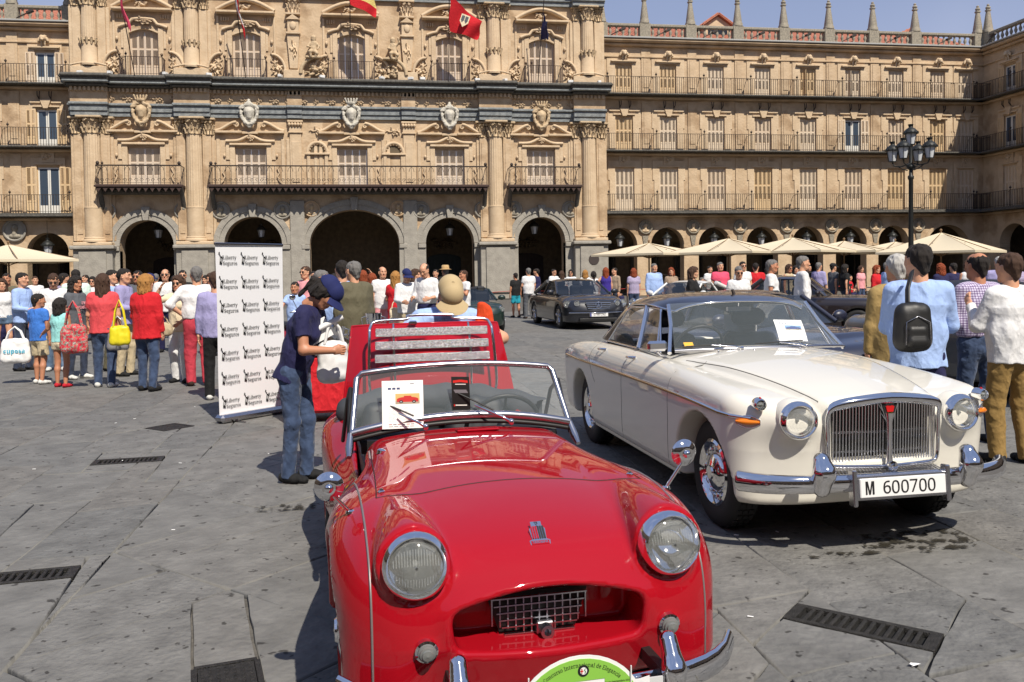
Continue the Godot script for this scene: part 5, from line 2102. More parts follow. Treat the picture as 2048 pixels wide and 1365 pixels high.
func sheet_tex(key:String,paper:Color,car:Color,wall:Color)->StandardMaterial3D:
	if key in mats:return mats[key]
	var im:=Image.create(280,400,false,Image.FORMAT_RGB8)
	im.fill(paper)
	var rg:=RandomNumberGenerator.new()
	rg.seed=hash(key)
	var ink:=Color(.25,.26,.3)
	for k in 3:im.fill_rect(Rect2i(40+k*30,58,22,18),Color(.2,.25,.4))
	im.fill_rect(Rect2i(190,26,28,7),ink)
	im.fill_rect(Rect2i(90,110,165,88),wall)
	im.fill_rect(Rect2i(90,168,165,30),Color(.62,.58,.5))
	for x in range(100,246):
		var u:=(x-173.0)/73.0
		var y:=int(158-20*sqrt(maxf(0.0,1.0-u*u))-(9 if absf(u)<.35 else 0))
		im.fill_rect(Rect2i(x,y,1,180-y),car)
	for cx in [128,216]:
		for dx in range(-13,14):
			var h:=int(sqrt(169.0-dx*dx))
			im.fill_rect(Rect2i(cx+dx,178-h,1,h*2),Color(.06,.06,.06))
			if absi(dx)<6:im.fill_rect(Rect2i(cx+dx,174,1,8),Color(.7,.7,.7))
	for row in range(214,352,11):
		var x:=42
		while x<250:
			var l:=rg.randi_range(6,26)
			if rg.randf()<(.75 if x<120 else .35):im.fill_rect(Rect2i(x,row,mini(l,250-x),2),Color(.5,.5,.52))
			x+=l+5
	for k in 6:im.fill_rect(Rect2i(44+k*30,362,22,6),ink if k % 2 else Color(.6,.2,.2))
	for k in 5:im.fill_rect(Rect2i(44+k*36,380,28,5),Color(.35,.35,.35))
	var m:=mat(key,Color.WHITE,.6)
	m.albedo_texture=ImageTexture.create_from_image(im)
	return m
func paper_sheet(called:String,label:String,m:Material,tl:Vector3,tr:Vector3,bl:Vector3,bow:=.006)->void:
	var t:=thing(called,label,"leaflet" if called=="leaflet" else "paper",(bl+bl+tr-tl)*.5)
	var b:=B.new()
	var o:Vector3=t.position
	var nn:=(tr-tl).cross(tl-bl).normalized()
	var rows:=[]
	for i in 7:
		var row:=[]
		for k in 5:
			var u:=k/4.0
			var v:=i/6.0
			row.append(tl+(tr-tl)*u+(bl-tl)*v-o+nn*bow*sin(PI*v)*(1.0 if k % 2==0 else .8))
		rows.append(row)
	b.sheet(rows,-1.0)
	part("sheet",b,m,t)
func cream_field()->Callable:
	var hw:=Curve1.new([[.20,.80],[.32,.835],[.55,.852],[.78,.855],[.86,.835],[.95,.78],[1.05,.74]])
	var ft:=Curve1.new([[-3.75,.80],[-3.4,.88],[-3.0,.935],[-2.0,.965],[-1.0,.962],[-.3,.935],[.2,.90],[.45,.868],[.58,.84],[.68,.80]])
	var hc:=Curve1.new([[-3.75,.72],[-3.4,.87],[-2.9,.96],[-2.4,1.0],[-.8,1.035],[-.4,1.02],[0.0,.985],[.35,.94],[.6,.895],[.7,.876]])
	var hh:=Curve1.new([[-3.75,.55],[-.8,.66],[-.5,.60],[0.0,.505],[.35,.43],[.7,.355]])
	var f:=func(p:Vector3)->float:
		var x:=absf(p.x)
		var y:=p.y
		var z:=p.z
		var nose:=z-(.62-.16*maxf(x-.36,0.0)**2.0*4.0+.06*exp(-pow((y-.74)/.13,2.0))*exp(-pow((x-.55)/.2,2.0))-.10*maxf(.56-y,0.0))
		var tail:=-z-(3.58+.1*(y-.6))
		var plan:=x-hw.at(y)+(.03*pow(clampf((z+.2)/.9,0.0,1.0),2.0)+.07*pow(clampf((-2.4-z)/1.2,0.0,1.0),2.0))
		var d:=smx(smx(plan,y-ft.at(z)+.25*maxf(.70-x,0.0)*.25,.075),smx(nose,tail,.05),.13)
		var crown:=hc.at(z)-.14*x*x-.05*absf(x)*clampf((z+.2),0.0,1.0)
		var hood:=smx(smx(x-hh.at(z),y-crown,.05),smx(z-.70+.05*(x/.36)**2.0,-z-3.5,.05),.05)
		hood=maxf(hood,.45-y)
		d=smn(d,hood,.035)
		d=smx(d,.24-y,.05)
		var wz:=z-.04 if z>-1.3 else z+2.74
		var rr:=.385 if z>-1.3 else .36
		var wc:=Vector2(wz,y-.335).length()-rr
		d=smx(d,-maxf(wc,.48-x),.018)
		d-=.012*exp(-pow((Vector2(x-.51,y-.75).length()-.10)/.04,2.0))*(1.0 if z>.5 else 0.0)
		d=smx(d,-maxf(maxf(x-.30,absf(y-.67)-.155),.60-z),.01)
		if z<-.8 and z>-2.75:
			d=smx(d,-maxf(maxf(x-.62,absf(z+1.78)-.84),.42-y),.03)
		return d
	return f
func cream_body()->B:
	var f:=cream_field()
	var s:=Sdf.new(Vector3(-.92,.2,-3.72),Vector3(.92,1.1,.9),.020)
	s.fill(f)
	var b:=B.new()
	s.nets(b,f)
	return b
func cream_saloon()->void:
	var t:=thing("saloon_car","large cream white saloon with a dark roof, upright chrome grille and black-on-white plate","car",Vector3(2.837,0,-5.265),.03)
	var f:=cream_field()
	var b:B=done("cream")
	var W:Material=mats["cream_white"]
	var CH:Material=mats["chrome"]
	var body:=part("body",b,W,t)
	var sm:=B.new()
	for sd in [-1.0,1.0]:
		var I:=[]
		var O:=[]
		for k in 21:
			var u:=k/20.0
			var z:=lerpf(-.66,.68,u)
			var x:float=sd*lerpf(.635,.35,pow(u,.9))
			I.append(Vector3(x,.6,z))
			O.append(Vector3(x,1.3,z))
		sm.tube(snapped_line(f,I,O,-.001),.0035,5)
	part("bonnet_line",sm,mats["grey_seam"],body)
	for sd in [-1.0,1.0]:
		for z in [-.46,-1.47,-2.42]:
			var I:=[]
			var O:=[]
			for k in 17:
				var y:=lerpf(.27 if z>-2 else .62,.99,k/16.0)
				var zz:float=z-(.12*maxf(.62-y,0.0) if z>-2 else -.0)
				if z<-2:zz=z+.28*pow(maxf(.86-y,0.0)/.3,1.5)
				I.append(Vector3(sd*.3,minf(y,.955),zz))
				O.append(Vector3(sd*1.1,y+.02,zz))
			var q:=B.new()
			q.tube(snapped_line(f,I,O,-.001),.0032,5)
			part("door_line",q,mats["grey_seam"],body)
		for z in [-1.37,-2.15]:
			var hp:=snap(f,Vector3(sd*.4,.915,z),Vector3(sd*1.1,.935,z))
			var q:=B.new()
			q.tube([hp+Vector3(0,.003,.07),hp+Vector3(sd*.035,.005,.05),hp+Vector3(sd*.04,.0,-.04),hp+Vector3(sd*.02,-.004,-.075)],[.012,.012,.009,.006],8)
			q.ball(hp+Vector3(0,-.03,.05),Vector3(.008,.012,.012),8,6)
			part("door_handle",q,CH,t)
		var I2:=[]
		var O2:=[]
		for k in 40:
			var z:=lerpf(-3.35,.55,k/39.0)
			var y:=.778+.012*sin(k*.08)-.03*pow(clampf((z+.3)/.9,0,1),2.0)
			I2.append(Vector3(sd*.3,y,z))
			O2.append(Vector3(sd*1.1,y,z))
		var st:=B.new()
		st.tube(snapped_line(f,I2,O2,.004),.013,8)
		part("side_strip",st,CH,body)
		var st2:=B.new()
		st2.tube(snapped_line(f,I2,O2,.0125),.006,6)
		part("strip_inlay",st2,mat("gold_trim",Color(.6,.45,.22),.3,1.0),body)
		var sl:=B.new()
		sl.bb(sd*.79,sd*.815,.235,.275,-2.35,-.36,.006)
		part("sill_trim",sl,mats["dull_chrome"],body)
	text("lettering","3·5 LITRE",.022,.003,CH,t,Transform3D(Basis(Vector3.UP,-PI/2),snap(f,Vector3(-.3,.80,-.30),Vector3(-1.1,.80,-.30))))
	var gn:=Node3D.new()
	put(gn,"grille",t)
	gn.position=Vector3(.012,-.022,-.105)
	var sr:=B.new()
	var loop:=[]
	for q in [[-.345,.56],[-.348,.66],[-.352,.76],[-.345,.815],[-.315,.845],[-.2,.868],[0,.885],[.2,.868],[.315,.845],[.345,.815],[.352,.76],[.348,.66],[.345,.56],[.33,.515],[.29,.502],[.1,.498],[0,.496],[-.1,.498],[-.29,.502],[-.33,.515]]:
		loop.append(Vector3(q[0],q[1],.815-.08*q[0]*q[0]*4.0+(.015 if q[1]>.8 else 0.0)))
	var lsm:=[]
	for i in loop.size():
		var n:=loop.size()
		for k in 3:lsm.append((loop[i] as Vector3).cubic_interpolate(loop[(i+1) % n],loop[(i-1+n) % n],loop[(i+2) % n],k/3.0))
	var rad:=[]
	for q in lsm:rad.append(.011+.020*smoothstep(.80,.86,q.y))
	sr.tube(lsm,rad,10,true)
	part("surround",sr,CH,gn)
	var bk:=B.new()
	bk.bb(-.335,.335,.505,.85,.705,.715)
	part("backing",bk,mats["print_black"],gn)
	for k in 37:
		var x:=(k-18)*.0183
		if absf(x)<.012:continue
		var g:=B.new()
		var yt:=.872-.05*absf(x)-.25*maxf(absf(x)-.26,0.0)
		var zf:=.80-.30*x*x
		g.tube([Vector3(x,.512,zf-.03),Vector3(x,.525,zf-.004),Vector3(x,yt-.02,zf+.004),Vector3(x,yt-.005,zf-.02)],.0046,5,false,true,Vector3.ZERO)
		part("grille_bar",g,CH,gn)
	for y in [.575,.582,.685,.692]:
		var g:=B.new()
		g.tube([Vector3(-.335,y,.755),Vector3(0,y,.79),Vector3(.335,y,.755)],.002,4)
		part("cross_wire",g,mats["dull_chrome"],gn)
	var vr:=B.new()
	vr.tube([Vector3(0,.50,.828),Vector3(0,.62,.832),Vector3(0,.75,.83),Vector3(0,.80,.828)],[.022,.016,.018,.03],8)
	vr.prism(PackedVector2Array([Vector2(-.062,.872),Vector2(.062,.872),Vector2(.058,.86),Vector2(.018,.745),Vector2(-.018,.745),Vector2(-.058,.86)]),.81,.832)
	part("centre_rib",vr,CH,gn)
	var bg:=B.new()
	bg.prism(PackedVector2Array([Vector2(-.052,.864),Vector2(.052,.864),Vector2(.014,.752),Vector2(-.014,.752)]),.832,.836)
	var bgp:=part("badge",bg,mats["print_black"],gn)
	text("lettering","ROVER",.017,.001,mats["dull_chrome"],bgp,Transform3D(Basis(),Vector3(0,.853,.8365)))
	var sail:=B.new()
	sail.prism(PackedVector2Array([Vector2(-.026,.838),Vector2(-.014,.843),Vector2(0,.840),Vector2(.014,.843),Vector2(.026,.838),Vector2(.019,.808),Vector2(-.019,.808)]),.836,.841)
	part("red_sail",sail,mats["red_lens"],bgp)
	var hull:=B.new()
	for k in 5:hull.bb(-.016+k*.007,-.012+k*.007,.782+absf(k-2)*.003,.805,.836,.840)
	hull.bb(-.015,.015,.776,.783,.836,.841)
	part("longship",hull,mats["gold_trim"],bgp)
	var bb:=B.new()
	bb.lathe([Vector2(.03,0),Vector2(.03,.012),Vector2(.016,.014),Vector2(.014,.02),Vector2(0,.022)],18,Transform3D(Basis(Vector3.RIGHT,PI/2),Vector3(.01,.50,.84)))
	part("starting_handle_cover",bb,CH,gn)
	var pan:=B.new()
	for k in 30:
		var x:=(k-14.5)*.021
		pan.tube([Vector3(x,.492,.80),Vector3(x*1.03,.478,.86),Vector3(x*1.05,.47,.90)],.004,4)
	pan.bb(-.34,.34,.455,.468,.76,.9)
	part("valance",pan,mats["dull_chrome"],t,Transform3D(Basis(),Vector3(.012,-.03,-.11)))
	for sd in [-1.0,1.0]:
		round_lamp(t,"headlamp",Transform3D(Basis(Vector3.UP,sd*.06),Vector3(sd*.512,.748,.672)),.082,.024,.028)
		var ring:=B.new()
		ring.lathe([Vector2(.118,-.09),Vector2(.117,-.02),Vector2(.105,.0)],32,Transform3D(Basis(Vector3.UP,sd*.06)*Basis(Vector3.RIGHT,PI/2),Vector3(sd*.512,.748,.662)))
		part("headlamp_hood",ring,W,t)
		var sp:=Vector3(sd*.705,.836,.585)
		round_lamp(t,"sidelight",Transform3D(Basis(Vector3.UP,sd*.12),sp),.026,.01,.02)
		var tell:=B.new()
		tell.ball(sp+Vector3(0,.036,.008),Vector3(.006,.008,.012),8,6)
		part("tell_tale",tell,mats["red_lens"],t)
		var an:=Node3D.new()
		put(an,"indicator",t)
		var path:=[]
		var rp:=[]
		for k in 9:
			var a:=lerpf(.62,1.02,k/8.0)
			var hit:=snap(f,Vector3(sd*.5,.732,.30),Vector3(sd*(.5+sin(a)*.6),.732,.30+cos(a)*.6))
			path.append(hit)
			rp.append(.027*sin(PI*(k+.6)/9.2)+.004)
		var am:=B.new()
		am.tube(path,rp,8,false,true,Vector3.UP,.6)
		part("lens",am,mats["amber_lens"],an)
		var cr:=[]
		for s2 in [1.0,-1.0]:
			for k in 9:
				var kk:int=k if s2>0 else 8-k
				cr.append(path[kk]+Vector3(0,s2*(rp[kk]+.003),0))
		var cb:=B.new()
		cb.tube(cr,.005,6,true)
		part("bezel",cb,CH,an)
	var bu:=B.new()
	var pts:=[]
	var rr:=[]
	for k in 33:
		var u:=k/16.0-1.0
		pts.append(Vector3(u*.83,.412,.80-.06*u*u-.15*pow(absf(u),7.0)))
		rr.append(.032+.006*pow(absf(u),3.0))
	bu.tube(pts,rr,16,false,true,Vector3.UP,1.55)
	for q in [0,32]:bu.ball(pts[q],Vector3(.032,rr[q]*1.55,.032),12,8)
	part("bumper",bu,CH,t)
	var os:=Sdf.new(Vector3(-.09,-.15,-.12),Vector3(.09,.19,.14),.010)
	os.bone(Vector3(0,-.07,.0),Vector3(0,.02,.03),.048,.058,.03)
	os.bone(Vector3(0,.02,.03),Vector3(0,.085,.0),.058,.044,.03)
	var om:=B.new()
	os.nets(om)
	for sd in [-1.0,1.0]:
		part("overrider",om,CH,t,Transform3D(Basis(),Vector3(sd*.45,.465,.80)))
	var pb:=B.new()
	pb.xf=Transform3D(Basis(Vector3.RIGHT,-.08),Vector3(.012,.393,.855))
	pb.box(Vector3(0,0,-.02),Vector3(.56,.135,.02),.006)
	pb.bb(-.30,-.272,-.10,.10,-.06,-.005,.006)
	pb.bb(.272,.30,-.10,.10,-.06,-.005,.006)
	var pn:=part("plate_bracket",pb,mats["dull_chrome"],t)
	var pw:=B.new()
	pw.xf=pb.xf
	pw.box(Vector3(0,0,-.005),Vector3(.525,.105,.012),.004)
	part("number_plate",pw,mats["plate_white"],pn)
	text("lettering","M",.098,.003,mats["print_black"],pn,pb.xf*Transform3D(Basis(),Vector3(-.205,0,.002)),"Droid Sans",.72,true)
	text("lettering","600700",.098,.003,mats["print_black"],pn,pb.xf*Transform3D(Basis(),Vector3(.035,0,.002)),"Droid Sans",1.02)
	for z in [.04,-2.74]:
		for sd in [-1.0,1.0]:wheel(t,sd*.665,.335,z,.335,.185,"saloon",.0)
	var ub:=B.new()
	ub.bb(-.55,.55,.20,.30,-3.3,.36)
	part("underbody",ub,mats["print_black"],t)
	var gh:=Node3D.new()
	put(gh,"cabin",t)
	var base:=[Vector3(0,1.035,-.70),Vector3(.40,1.032,-.725),Vector3(.66,1.02,-.80),Vector3(.705,1.0,-.90),Vector3(.725,.985,-1.42),Vector3(.72,.985,-2.1),Vector3(.69,.99,-2.52),Vector3(.60,1.0,-2.72),Vector3(0,1.01,-2.82)]
	var topp:=[Vector3(0,1.362,-1.12),Vector3(.36,1.357,-1.135),Vector3(.545,1.342,-1.17),Vector3(.582,1.33,-1.22),Vector3(.60,1.325,-1.5),Vector3(.59,1.31,-1.95),Vector3(.54,1.275,-2.30),Vector3(.48,1.27,-2.38),Vector3(0,1.29,-2.45)]
	var rows:=[]
	for i in 13:
		var v:=i/12.0
		var row:=[]
		for k in 33:
			var u:=k/16.0-1.0
			var ez:=lerpf(-1.12,-2.50,v)
			var eh:float=Curve1.new([[0,.565],[.12,.595],[.4,.60],[.75,.57],[.92,.52],[1,.47]]).at(v) if k==0 else 0.0
			row.append(Vector3(u,0,ez))
		rows.append(row)
	var ew:=Curve1.new([[0,.52],[.06,.575],[.15,.60],[.4,.61],[.7,.585],[.9,.54],[1,.48]])
	var ty:=Curve1.new([[0,1.362],[.12,1.398],[.35,1.415],[.6,1.41],[.85,1.375],[1,1.30]])
	for i in 13:
		var v:=i/12.0
		for k in 33:
			var u:=k/16.0-1.0
			var au:=absf(u)
			rows[i][k]=Vector3(u*ew.at(v),ty.at(v)-.035*au*au-(.035+.02*v)*pow(au,6.0),lerpf(-1.115,-2.47,v)-.05*au*au*(1.0-v)+.10*au*au*v)
	var rf:=B.new()
	rf.sheet(rows,-1.0 if (rows[0][1]-rows[0][0]).cross(rows[1][0]-rows[0][0]).y>0==false else 1.0)
	part("roof",rf,mats["night_roof"],gh)
	var rl:=B.new()
	var lower:=[]
	for i in 13:
		var row:=[]
		for k in 33:row.append(rows[i][k]+Vector3(0,-.02,0))
		lower.append(row)
	rl.sheet(lower,1.0 if (rows[0][1]-rows[0][0]).cross(rows[1][0]-rows[0][0]).y>0==false else -1.0)
	part("headlining",rl,mats["dark_leather"],gh)
	var gutter:=B.new()
	for q in [0,32]:
		var e:=[]
		for i in 13:e.append(rows[i][q]+Vector3(0,-.008,0))
		gutter.tube(e,.009,6)
	var e0:=[]
	for k in 33:e0.append(rows[0][k]+Vector3(0,-.006,.004))
	gutter.tube(e0,.010,6)
	part("roof_gutter",gutter,CH,gh)
	for sd in [-1.0,1.0]:
		var m:=func(p:Vector3)->Vector3:return Vector3(p.x*sd,p.y,p.z)
		var pil:=B.new()
		pil.tube([m.call(Vector3(.69,1.0,-.84)),m.call(Vector3(.60,1.19,-1.04)),m.call(Vector3(.565,1.335,-1.18))],.017,8)
		part("windscreen_pillar",pil,CH,gh)
		var dp:=B.new()
		dp.tube([m.call(Vector3(.705,.99,-1.47)),m.call(Vector3(.602,1.32,-1.55))],.02,6)
		dp.tube([m.call(Vector3(.71,.99,-1.05)),m.call(Vector3(.60,1.30,-1.24))],.008,6)
		part("door_pillar",dp,CH,gh)
		var qp:=B.new()
		var a1:Vector3=m.call(Vector3(.70,.985,-2.30))
		var a2:Vector3=m.call(Vector3(.66,.985,-2.62))
		var a3:Vector3=m.call(Vector3(.50,1.285,-2.40))
		var a4:Vector3=m.call(Vector3(.575,1.30,-2.08))
		qp.sheet([[a1,a1.lerp(a2,.5)+Vector3(sd*.012,0,0),a2,m.call(Vector3(.60,.99,-2.72))],[a1.lerp(a4,.5),a1.lerp(a4,.5).lerp(a2.lerp(a3,.5),.5)+Vector3(sd*.012,.0,0),a2.lerp(a3,.5),m.call(Vector3(.52,1.14,-2.58))],[a4,a4.lerp(a3,.5),a3,m.call(Vector3(.46,1.285,-2.45))]],-sd)
		part("rear_quarter",qp,mats["night_roof"],gh)
		var d1:=[Vector3(.706,.993,-.98),Vector3(.606,1.30,-1.24),Vector3(.600,1.308,-1.53),Vector3(.708,.985,-1.45)]
		var d2:=[Vector3(.71,.985,-1.50),Vector3(.602,1.308,-1.57),Vector3(.588,1.298,-1.98),Vector3(.60,1.26,-2.06),Vector3(.702,.985,-2.30)]
		for w in [d1,d2]:
			var lp:=[]
			for p in w:lp.append(m.call(p))
			var fr:=B.new()
			for i in lp.size():fr.tube([lp[i],lp[(i+1) % lp.size()]],.008,6)
			part("window_frame",fr,CH,gh)
			var g:=B.new()
			var nn:=Vector3(sd,.3,0).normalized()
			for i in range(1,lp.size()-1):g.tri(lp[0],lp[i],lp[i+1],nn)
			part("side_window",g,mats["car_glass"],gh)
		var mi:=B.new()
		if sd<0:
			var mp:=Vector3(-.80,1.06,-.80)
			mi.tube([Vector3(-.71,.985,-.86),Vector3(-.765,.99,-.82),mp+Vector3(0,-.04,0)],.008,6)
			mi.box(mp,Vector3(.15,.075,.045),.018)
			part("door_mirror",mi,CH,t)
	var ws:=B.new()
	var wr:=[]
	for i in 5:
		var row:=[]
		for k in 17:
			var u:=k/8.0-1.0
			var bp:=Vector3(u*.665,1.035-.012*u*u,-.72-.09*u*u)
			var tp:=Vector3(u*.555,1.358-.012*u*u,-1.115-.055*u*u)
			row.append(bp.lerp(tp,i/4.0))
		wr.append(row)
	ws.sheet(wr)
	part("windscreen",ws,mats["car_glass"],gh)
	var wf:=B.new()
	var lo:=[]
	for k in 17:lo.append(wr[0][k]+Vector3(0,-.004,.008))
	wf.tube(lo,.014,6)
	part("scuttle_trim",wf,mats["dull_chrome"],gh)
	var rwn:=B.new()
	wr=[]
	for i in 3:
		var row:=[]
		for k in 9:
			var u:=k/4.0-1.0
			row.append(Vector3(u*.58,1.0,-2.80+.10*u*u).lerp(Vector3(u*.46,1.285,-2.46+.04*u*u),i/2.0))
		wr.append(row)
	rwn.sheet(wr)
	part("rear_window",rwn,mats["car_glass"],gh)
	var ns:=Vector3(0,.7,.7)
	wiper(t,Vector3(-.20,1.035,-.685),Vector3(-.42,1.055,-.73),Vector3(-.64,1.045,-.80),Vector3(-.24,1.062,-.735),ns)
	wiper(t,Vector3(.30,1.035,-.690),Vector3(.10,1.06,-.715),Vector3(-.08,1.058,-.718),Vector3(.30,1.07,-.74),ns)
	var jet:=B.new()
	for x in [-.42,-.15,.2]:jet.ball(Vector3(x,1.025,-.60),Vector3(.008,.012,.008),8,6)
	for k in 24:jet.box(Vector3(-.36+k*.03,1.028,-.66),Vector3(.016,.004,.022),.001)
	tag(part("air_slots",jet,mats["dull_chrome"],t),"","","","stuff")
	var ae:=B.new()
	ae.tube([Vector3(.05,1.40,-1.35),Vector3(.04,1.44,-1.36)],.012,6)
	ae.tube([Vector3(.04,1.44,-1.36),Vector3(-.50,1.58,-1.6)],.0016,5)
	part("aerial",ae,mats["iron"],gh)
	for q in [[-.36,-1.62,.16,1.10],[.36,-1.62,.16,1.10],[0.0,-2.35,.5,1.06]]:
		var se:=Sdf.new(Vector3(-.75,.4,-.35),Vector3(.75,1.3,.7),.03)
		for k in 3:
			var x:float=(k-1)*q[2]
			se.bone(Vector3(x,.62,.45),Vector3(x,.62,.05),.09,.1,.1)
			se.bone(Vector3(x,.66,0),Vector3(x,q[3]-.1,-.1),.1,.08,.12)
		if q[1]>-2.0:se.bone(Vector3(-.08,1.20,-.13),Vector3(.08,1.20,-.13),.075,.075,.04)
		var sb:=B.new()
		sb.xf=Transform3D(Basis(),Vector3(q[0],0,q[1]))
		se.nets(sb)
		part("seat",sb,mat("navy_leather",lin(.012,.014,.024),.45),t)
	var li:=B.new()
	li.bb(-.60,.60,.43,.46,-2.60,-.96)
	for sd in [-1.0,1.0]:li.bb(sd*.605,sd*.617,.45,.98,-2.60,-.96)
	li.bb(-.60,.60,.45,.95,-2.61,-2.585)
	part("lining",li,mats["dark_leather"],t)
	var dash:=B.new()
	dash.bb(-.60,.60,.80,.985,-1.05,-.93,.03)
	part("dashboard",dash,mats["black_trim"],t)
	var stw:=Node3D.new()
	put(stw,"steering_wheel",t)
	stw.transform=Transform3D(Basis(Vector3.RIGHT,.5),Vector3(-.34,1.0,-1.16))
	var sw:=B.new()
	var rg:=[]
	for k in 24:rg.append(Vector3(cos(TAU*k/24)*.2,sin(TAU*k/24)*.2,0))
	sw.tube(rg,.012,6,true)
	sw.tube([Vector3(-.19,0,0),Vector3(.19,0,0)],.012,5)
	part("rim",sw,mats["black_trim"],stw)
	var mir:=B.new()
	mir.tube([Vector3(.0,1.36,-1.16),Vector3(0,1.315,-1.17)],.006,5)
	mir.box(Vector3(0,1.295,-1.17),Vector3(.2,.05,.02),.01)
	part("inside_mirror",mir,CH,gh)
	var tax:=B.new()
	tax.xf=Transform3D(Basis(Vector3.RIGHT,-.86),Vector3(-.56,1.065,-.80))
	tax.bb(-.035,.035,-.02,.02,-.002,0)
	part("yellow_sticker",tax,mat("yellow_card",lin(.75,.42,.04),.6),gh)
func modern_car(label:String,at:Vector3,turn:float,paint:Material,o:Dictionary)->Node3D:
	var t:=thing(o.get("name","parked_car"),label,"car",at,turn)
	var L:float=o.l
	var hwid:float=o.w/2
	var wb:float=o.wb
	var fo:float=(L-wb)*o.get("front",.45)
	var zf:=fo
	var zr:=fo-L
	var wr:float=o.r
	var belt:float=o.belt
	var top:=Curve1.new([[zr-.01,belt*.80],[zr+.12,o.boot-.03],[zr+.5,o.boot],[o.c0,belt],[o.c3+.1,belt],[.3,lerpf(o.hood,belt,.55)],[zf-.45,o.hood],[zf-.15,o.hood-.06],[zf+.01,o.hood-.2]])
	var plan:=Curve1.new([[zr-.01,hwid*.82],[zr+.4,hwid*.96],[zr+L*.35,hwid],[-.2,hwid],[zf-.5,hwid*.95],[zf+.01,hwid*.78]])
	var round_:float=o.get("round",.16)
	var bulge:float=o.get("bulge",0.0)
	var f:=func(p:Vector3)->float:
		var x:=absf(p.x)
		var z:=p.z
		var y:=p.y
		var side:=x-plan.at(z)+.10*pow(maxf(y-.55,0.0),1.5)+.12*maxf(.4-y,0.0)
		var d:=smx(side,y-top.at(z)+.12*x*x-bulge*exp(-pow((x-hwid*.72)/.16,2.0)),round_)
		d=smx(d,smx(z-zf+.3*x*x+.18*absf(y-.5),zr-z+.22*x*x,.05),round_)
		d=smx(d,.20-y,.05)
		var wz:=z if z>-wb*.5 else z+wb
		d=smx(d,-maxf(Vector2(wz,y-wr).length()-wr-.035,hwid*.62-x),.02)
		return d
	var s:=Sdf.new(Vector3(-hwid-.05,.15,zr-.06),Vector3(hwid+.05,maxf(belt,o.boot)+.12,zf+.06),o.get("cell",.045))
	s.fill(f)
	var b:=B.new()
	s.nets(b,f)
	part("body",b,paint,t)
	for z in [0.0,-wb]:
		for sd in [-1.0,1.0]:wheel(t,sd*(hwid-.12),wr,z,wr,.2,o.get("wheel","alloy"))
	var tw:float=hwid*.70
	var bw:float=hwid*.90
	var h:float=o.h
	var open:bool=o.get("open",false)
	var rows:=[]
	if not open:
		for i in 9:
			var v:=i/8.0
			var row:=[]
			for k in 13:
				var u:=k/6.0-1.0
				row.append(Vector3(u*tw*(1.0-.06*pow(2*v-1,2.0)),h-.05*pow(2*v-1,2.0)-.03*u*u-.04*pow(absf(u),6.0),lerpf(o.c1,o.c2,v)-.06*u*u*(2*v-1)))
			rows.append(row)
		var rf:=B.new()
		rf.sheet(rows,1.0)
		var rows2:=[]
		for r in rows:
			var q:=[]
			for p in r:q.append(p-Vector3(0,.03,0))
			rows2.append(q)
		rf.sheet(rows2,-1.0)
		part("roof",rf,o.get("roof_paint",paint),t)
	var wsr:=[]
	var tz:float=o.c2
	var th:float=h-.06 if not open else h
	for i in 4:
		var row:=[]
		for k in 11:
			var u:=k/5.0-1.0
			row.append(Vector3(u*bw*.93,belt-.01,o.c3-.14*u*u).lerp(Vector3(u*tw*.96,th-.02*u*u,tz-.05*u*u),i/3.0))
		wsr.append(row)
	var gl:=B.new()
	gl.sheet(wsr)
	part("windscreen",gl,mats["car_glass"] if open else mats["tinted_glass"],t)
	for sd in [-1.0,1.0]:
		var pl:=B.new()
		pl.tube([Vector3(sd*bw*.95,belt,o.c3-.14),Vector3(sd*tw*.98,th-.02,tz-.05)],.03,6)
		if not open:
			pl.tube([Vector3(sd*bw*.92,belt,o.c0+.05),Vector3(sd*tw*.95,h-.08,o.c1)],.06,6)
			pl.tube([Vector3(sd*bw*.97,belt,(o.c0+o.c3)*.5-.1),Vector3(sd*tw,h-.06,(o.c1+o.c2)*.5-.1)],.025,6)
		part("pillar_frame",pl,paint if not o.get("chrome",false) else mats["chrome"],t)
	if not open:
		for sd in [-1.0,1.0]:
			var g:=B.new()
			g.quad(Vector3(sd*bw*.965,belt,o.c3-.2),Vector3(sd*tw*.985,h-.08,o.c2-.08),Vector3(sd*tw*.96,h-.09,o.c1+.04),Vector3(sd*bw*.93,belt,o.c0+.12),Vector3(sd,.35,0).normalized())
			part("side_window",g,mats["tinted_glass"],t)
		var rg:=B.new()
		rg.quad(Vector3(-bw*.85,belt,o.c0),Vector3(bw*.85,belt,o.c0),Vector3(tw*.9,h-.07,o.c1),Vector3(-tw*.9,h-.07,o.c1),Vector3(0,.5,-.8))
		part("rear_window",rg,mats["tinted_glass"],t)
	var ins:=B.new()
	var z0:float=o.c0
	for q in [[-1,.62],[1,.62],[-1,.25],[1,.25]]:
		if open and q[1]<.3:continue
		var z:=lerpf(z0,o.c3,q[1] if not open else .3)
		ins.box(Vector3(q[0]*hwid*.42,belt-.05,z),Vector3(.44,.55,.16),.06)
		ins.box(Vector3(q[0]*hwid*.42,belt+.29,z-.03),Vector3(.24,.17,.1),.04)
	part("seats",ins,mats[o.get("seats","dark_leather")],t)
	for sd in [-1.0,1.0]:
		var mr:=B.new()
		mr.ball(Vector3(sd*(hwid+.04),belt+.06,o.c3-.25),Vector3(.11,.075,.06),10,8)
		part("door_mirror",mr,paint,t)
	var face:String=o.get("face","")
	var lamp_y:float=o.get("lamp_y",.66)
